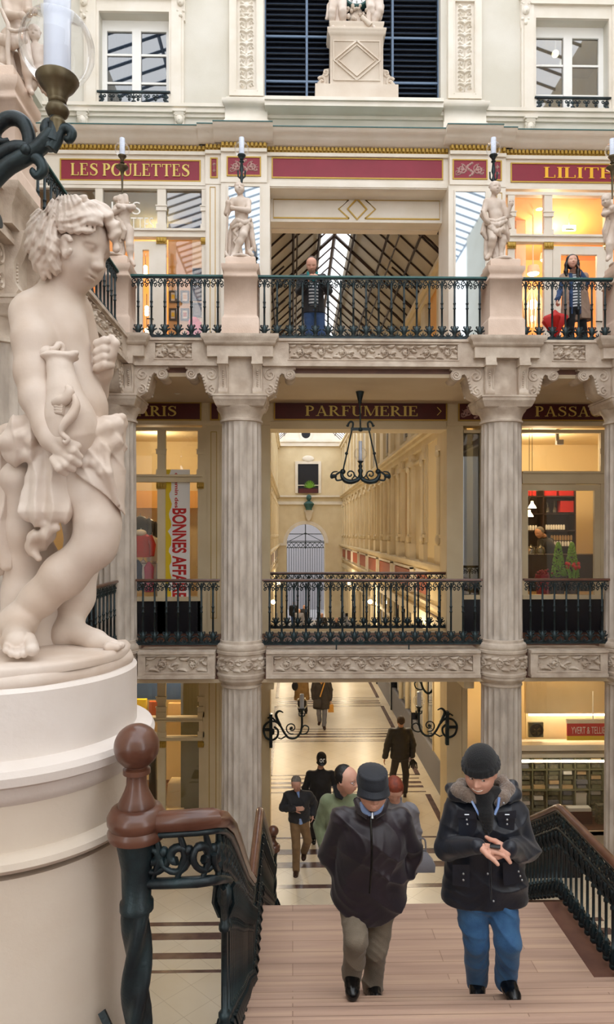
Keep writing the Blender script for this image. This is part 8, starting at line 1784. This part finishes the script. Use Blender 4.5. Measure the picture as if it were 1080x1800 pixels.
b11, g, HP_, R_ = person('dark haired woman in beige coat phoning at the right of the upper gallery', dict(head=(1006, 460, Yw_-.1), neck=(1008, 476, Yw_), shL=(993, 488, Yw_), shR=(1027, 487, Yw_), chest=(1010, 500, Yw_), pelvis=(1014, 540, Yw_), elL=(986, 512, Yw_+.05), elR=(1032, 497, Yw_-.08), wrL=(980, 527, Yw_-.08), wrR=(1018, 476, Yw_-.12),
    hipL=(1004, 545, Yw_), hipR=(1022, 545, Yw_), knL=(1003, 580, Yw_-.03), knR=(1026, 580, Yw_), anL=(1005, 612, Yw_), anR=(1029, 612, Yw_), toL=(1003, 620, Yw_-.12), toR=(1031, 620, Yw_-.1)), face=(-.12, -1, -.02), hh=.225, res=.0065, trousers='knitblack', rb=.93,
    outfit=[dict(mat='stripe', name='striped_top', sr=.035, hem=543, w=.11, wd=.13, d=.105, sleeves=False, collar=False, f=.001), dict(mat='darkdenim', name='navy_jacket', hem=555, w=.135, wd=.16, d=.112, sl=(.065, .06, .048), open=(-.04, .12), collar=False), dict(mat='beigecoat', name='beige_coat', sr=.095, hem=563, w=.175, wd=.25, d=.145, open=(-.07, .2), sleeves=False)],
    hair=('hairblack', 'long'), eyes=(-.01, .01), handinfo=dict(R=((-.25, .1, 1), (-.6, 0, 0), .5, 1, .4), L=((-.2, -.3, -1), (1, 0, 0), 1.0, -1, .6)))
m = MB(); m.box(-.03, .03, -.006, .006, -.06, .06); q = MB(); q.merge(m, Matrix.Translation(at(1017, 464, Yw_-.16)) @ Matrix.Rotation(.3, 4, 'Y') @ Matrix.Rotation(1.2, 4, 'Z')); tag(obj('mobile_phone', q, 'black'), 'phone held to the ear of the dark haired woman', 'phone')
t = thing('red_umbrella', 'red folding umbrella held downwards by the woman on the phone', 'umbrella', at(976, 600, Yw_-.15)); c = at(976, 548, Yw_-.15); m = MB()
top = at(977, 545, Yw_-.15); tip = at(975, 604, Yw_-.15); m.lathe((c.x, c.y, 0), [(.02, tip.z+.02), (.05, tip.z+.12), (.12, tip.z+.28), (.19, tip.z+.40), (.17, tip.z+.44), (.06, tip.z+.50), (.015, top.z)], 24, lambda a, i: 1+.22*math.sin(6*a)*(i > 0)*(i < 6)); obj('canopy', m, 'redcloth', t)
m = MB(); m.tube([(c.x, c.y, tip.z), (c.x, c.y, top.z), at(976, 528, Yw_-.13)], [.006, .008, .014], 6); obj('handle', m, 'paper', t)
# ---- shopkeeper
Yk_ = 14.98
b12, g, HP_, R_ = person('grey haired man in dark jacket bending over the tea shop counter', dict(head=(949, 936, Yk_-.1), neck=(958, 944, Yk_), shL=(951, 953, Yk_-.12), shR=(968, 951, Yk_+.12), chest=(962, 962, Yk_), pelvis=(966, 992, Yk_+.05), elL=(950, 970, Yk_-.2), elR=(972, 972, Yk_+.1), wrL=(936, 970, Yk_-.15), wrR=(950, 972, Yk_),
    hipL=(962, 996, Yk_-.05), hipR=(970, 996, Yk_+.1), knL=(962, 1025, Yk_), knR=(970, 1025, Yk_+.1), anL=(962, 1055, Yk_), anR=(970, 1055, Yk_+.1), toL=(955, 1060, Yk_-.05), toR=(964, 1060, Yk_+.05)), face=(-.85, -.4, -.4), hh=.235, res=.0105, skin='skinwarm', outfit=[dict(mat='darkcoat', hem=1000, w=.13, wd=.15, d=.13)], hair=('hairgrey', 'short'))
# ---- far people at the end of the gallery (small)
for k, (x, Y0, mt, tm, lb) in enumerate(((517, 42, 'darkcoat', 'darkdenim', 'far small figure in dark coat, leftmost at the gallery end'), (526, 38, 'grey', 'darkcoat', 'far small figure in grey coat at the gallery end'), (535, 40, 'charcoal', 'darkcoat', 'far small figure in charcoal jacket at the gallery end'), (566, 36, 'browncoat', 'grey', 'far small figure in brown coat in the middle of the gallery'), (592, 34, 'darkcoat', 'darkcoat', 'far small figure in black, rightmost in the gallery'))):
    s = 1200/Y0; yf = HORY+5.9*s; Q = lambda dx, z, dy=0: (x+dx*s, yf-z*s, Y0+dy)
    person(lb, dict(head=Q(0, 1.6), neck=Q(0, 1.48), shL=Q(-.19, 1.42), shR=Q(.19, 1.42), chest=Q(0, 1.28), pelvis=Q(0, .95), elL=Q(-.25, 1.15), elR=Q(.25, 1.15), wrL=Q(-.26, .9, -.05), wrR=Q(.26, .9, -.05), hipL=Q(-.09, .9), hipR=Q(.09, .9), knL=Q(-.1, .5, -.05), knR=Q(.1, .5), anL=Q(-.1, .1), anR=Q(.1, .1, .15), toL=Q(-.1, .04, -.14), toR=Q(.1, .04)), res=.03, skin='skinwarm', trousers=tm, outfit=[dict(mat=mt, hem=yf-.8*s, w=.16, wd=.2, d=.13, f=.002)], group='distant people in the gallery', shoe=False)
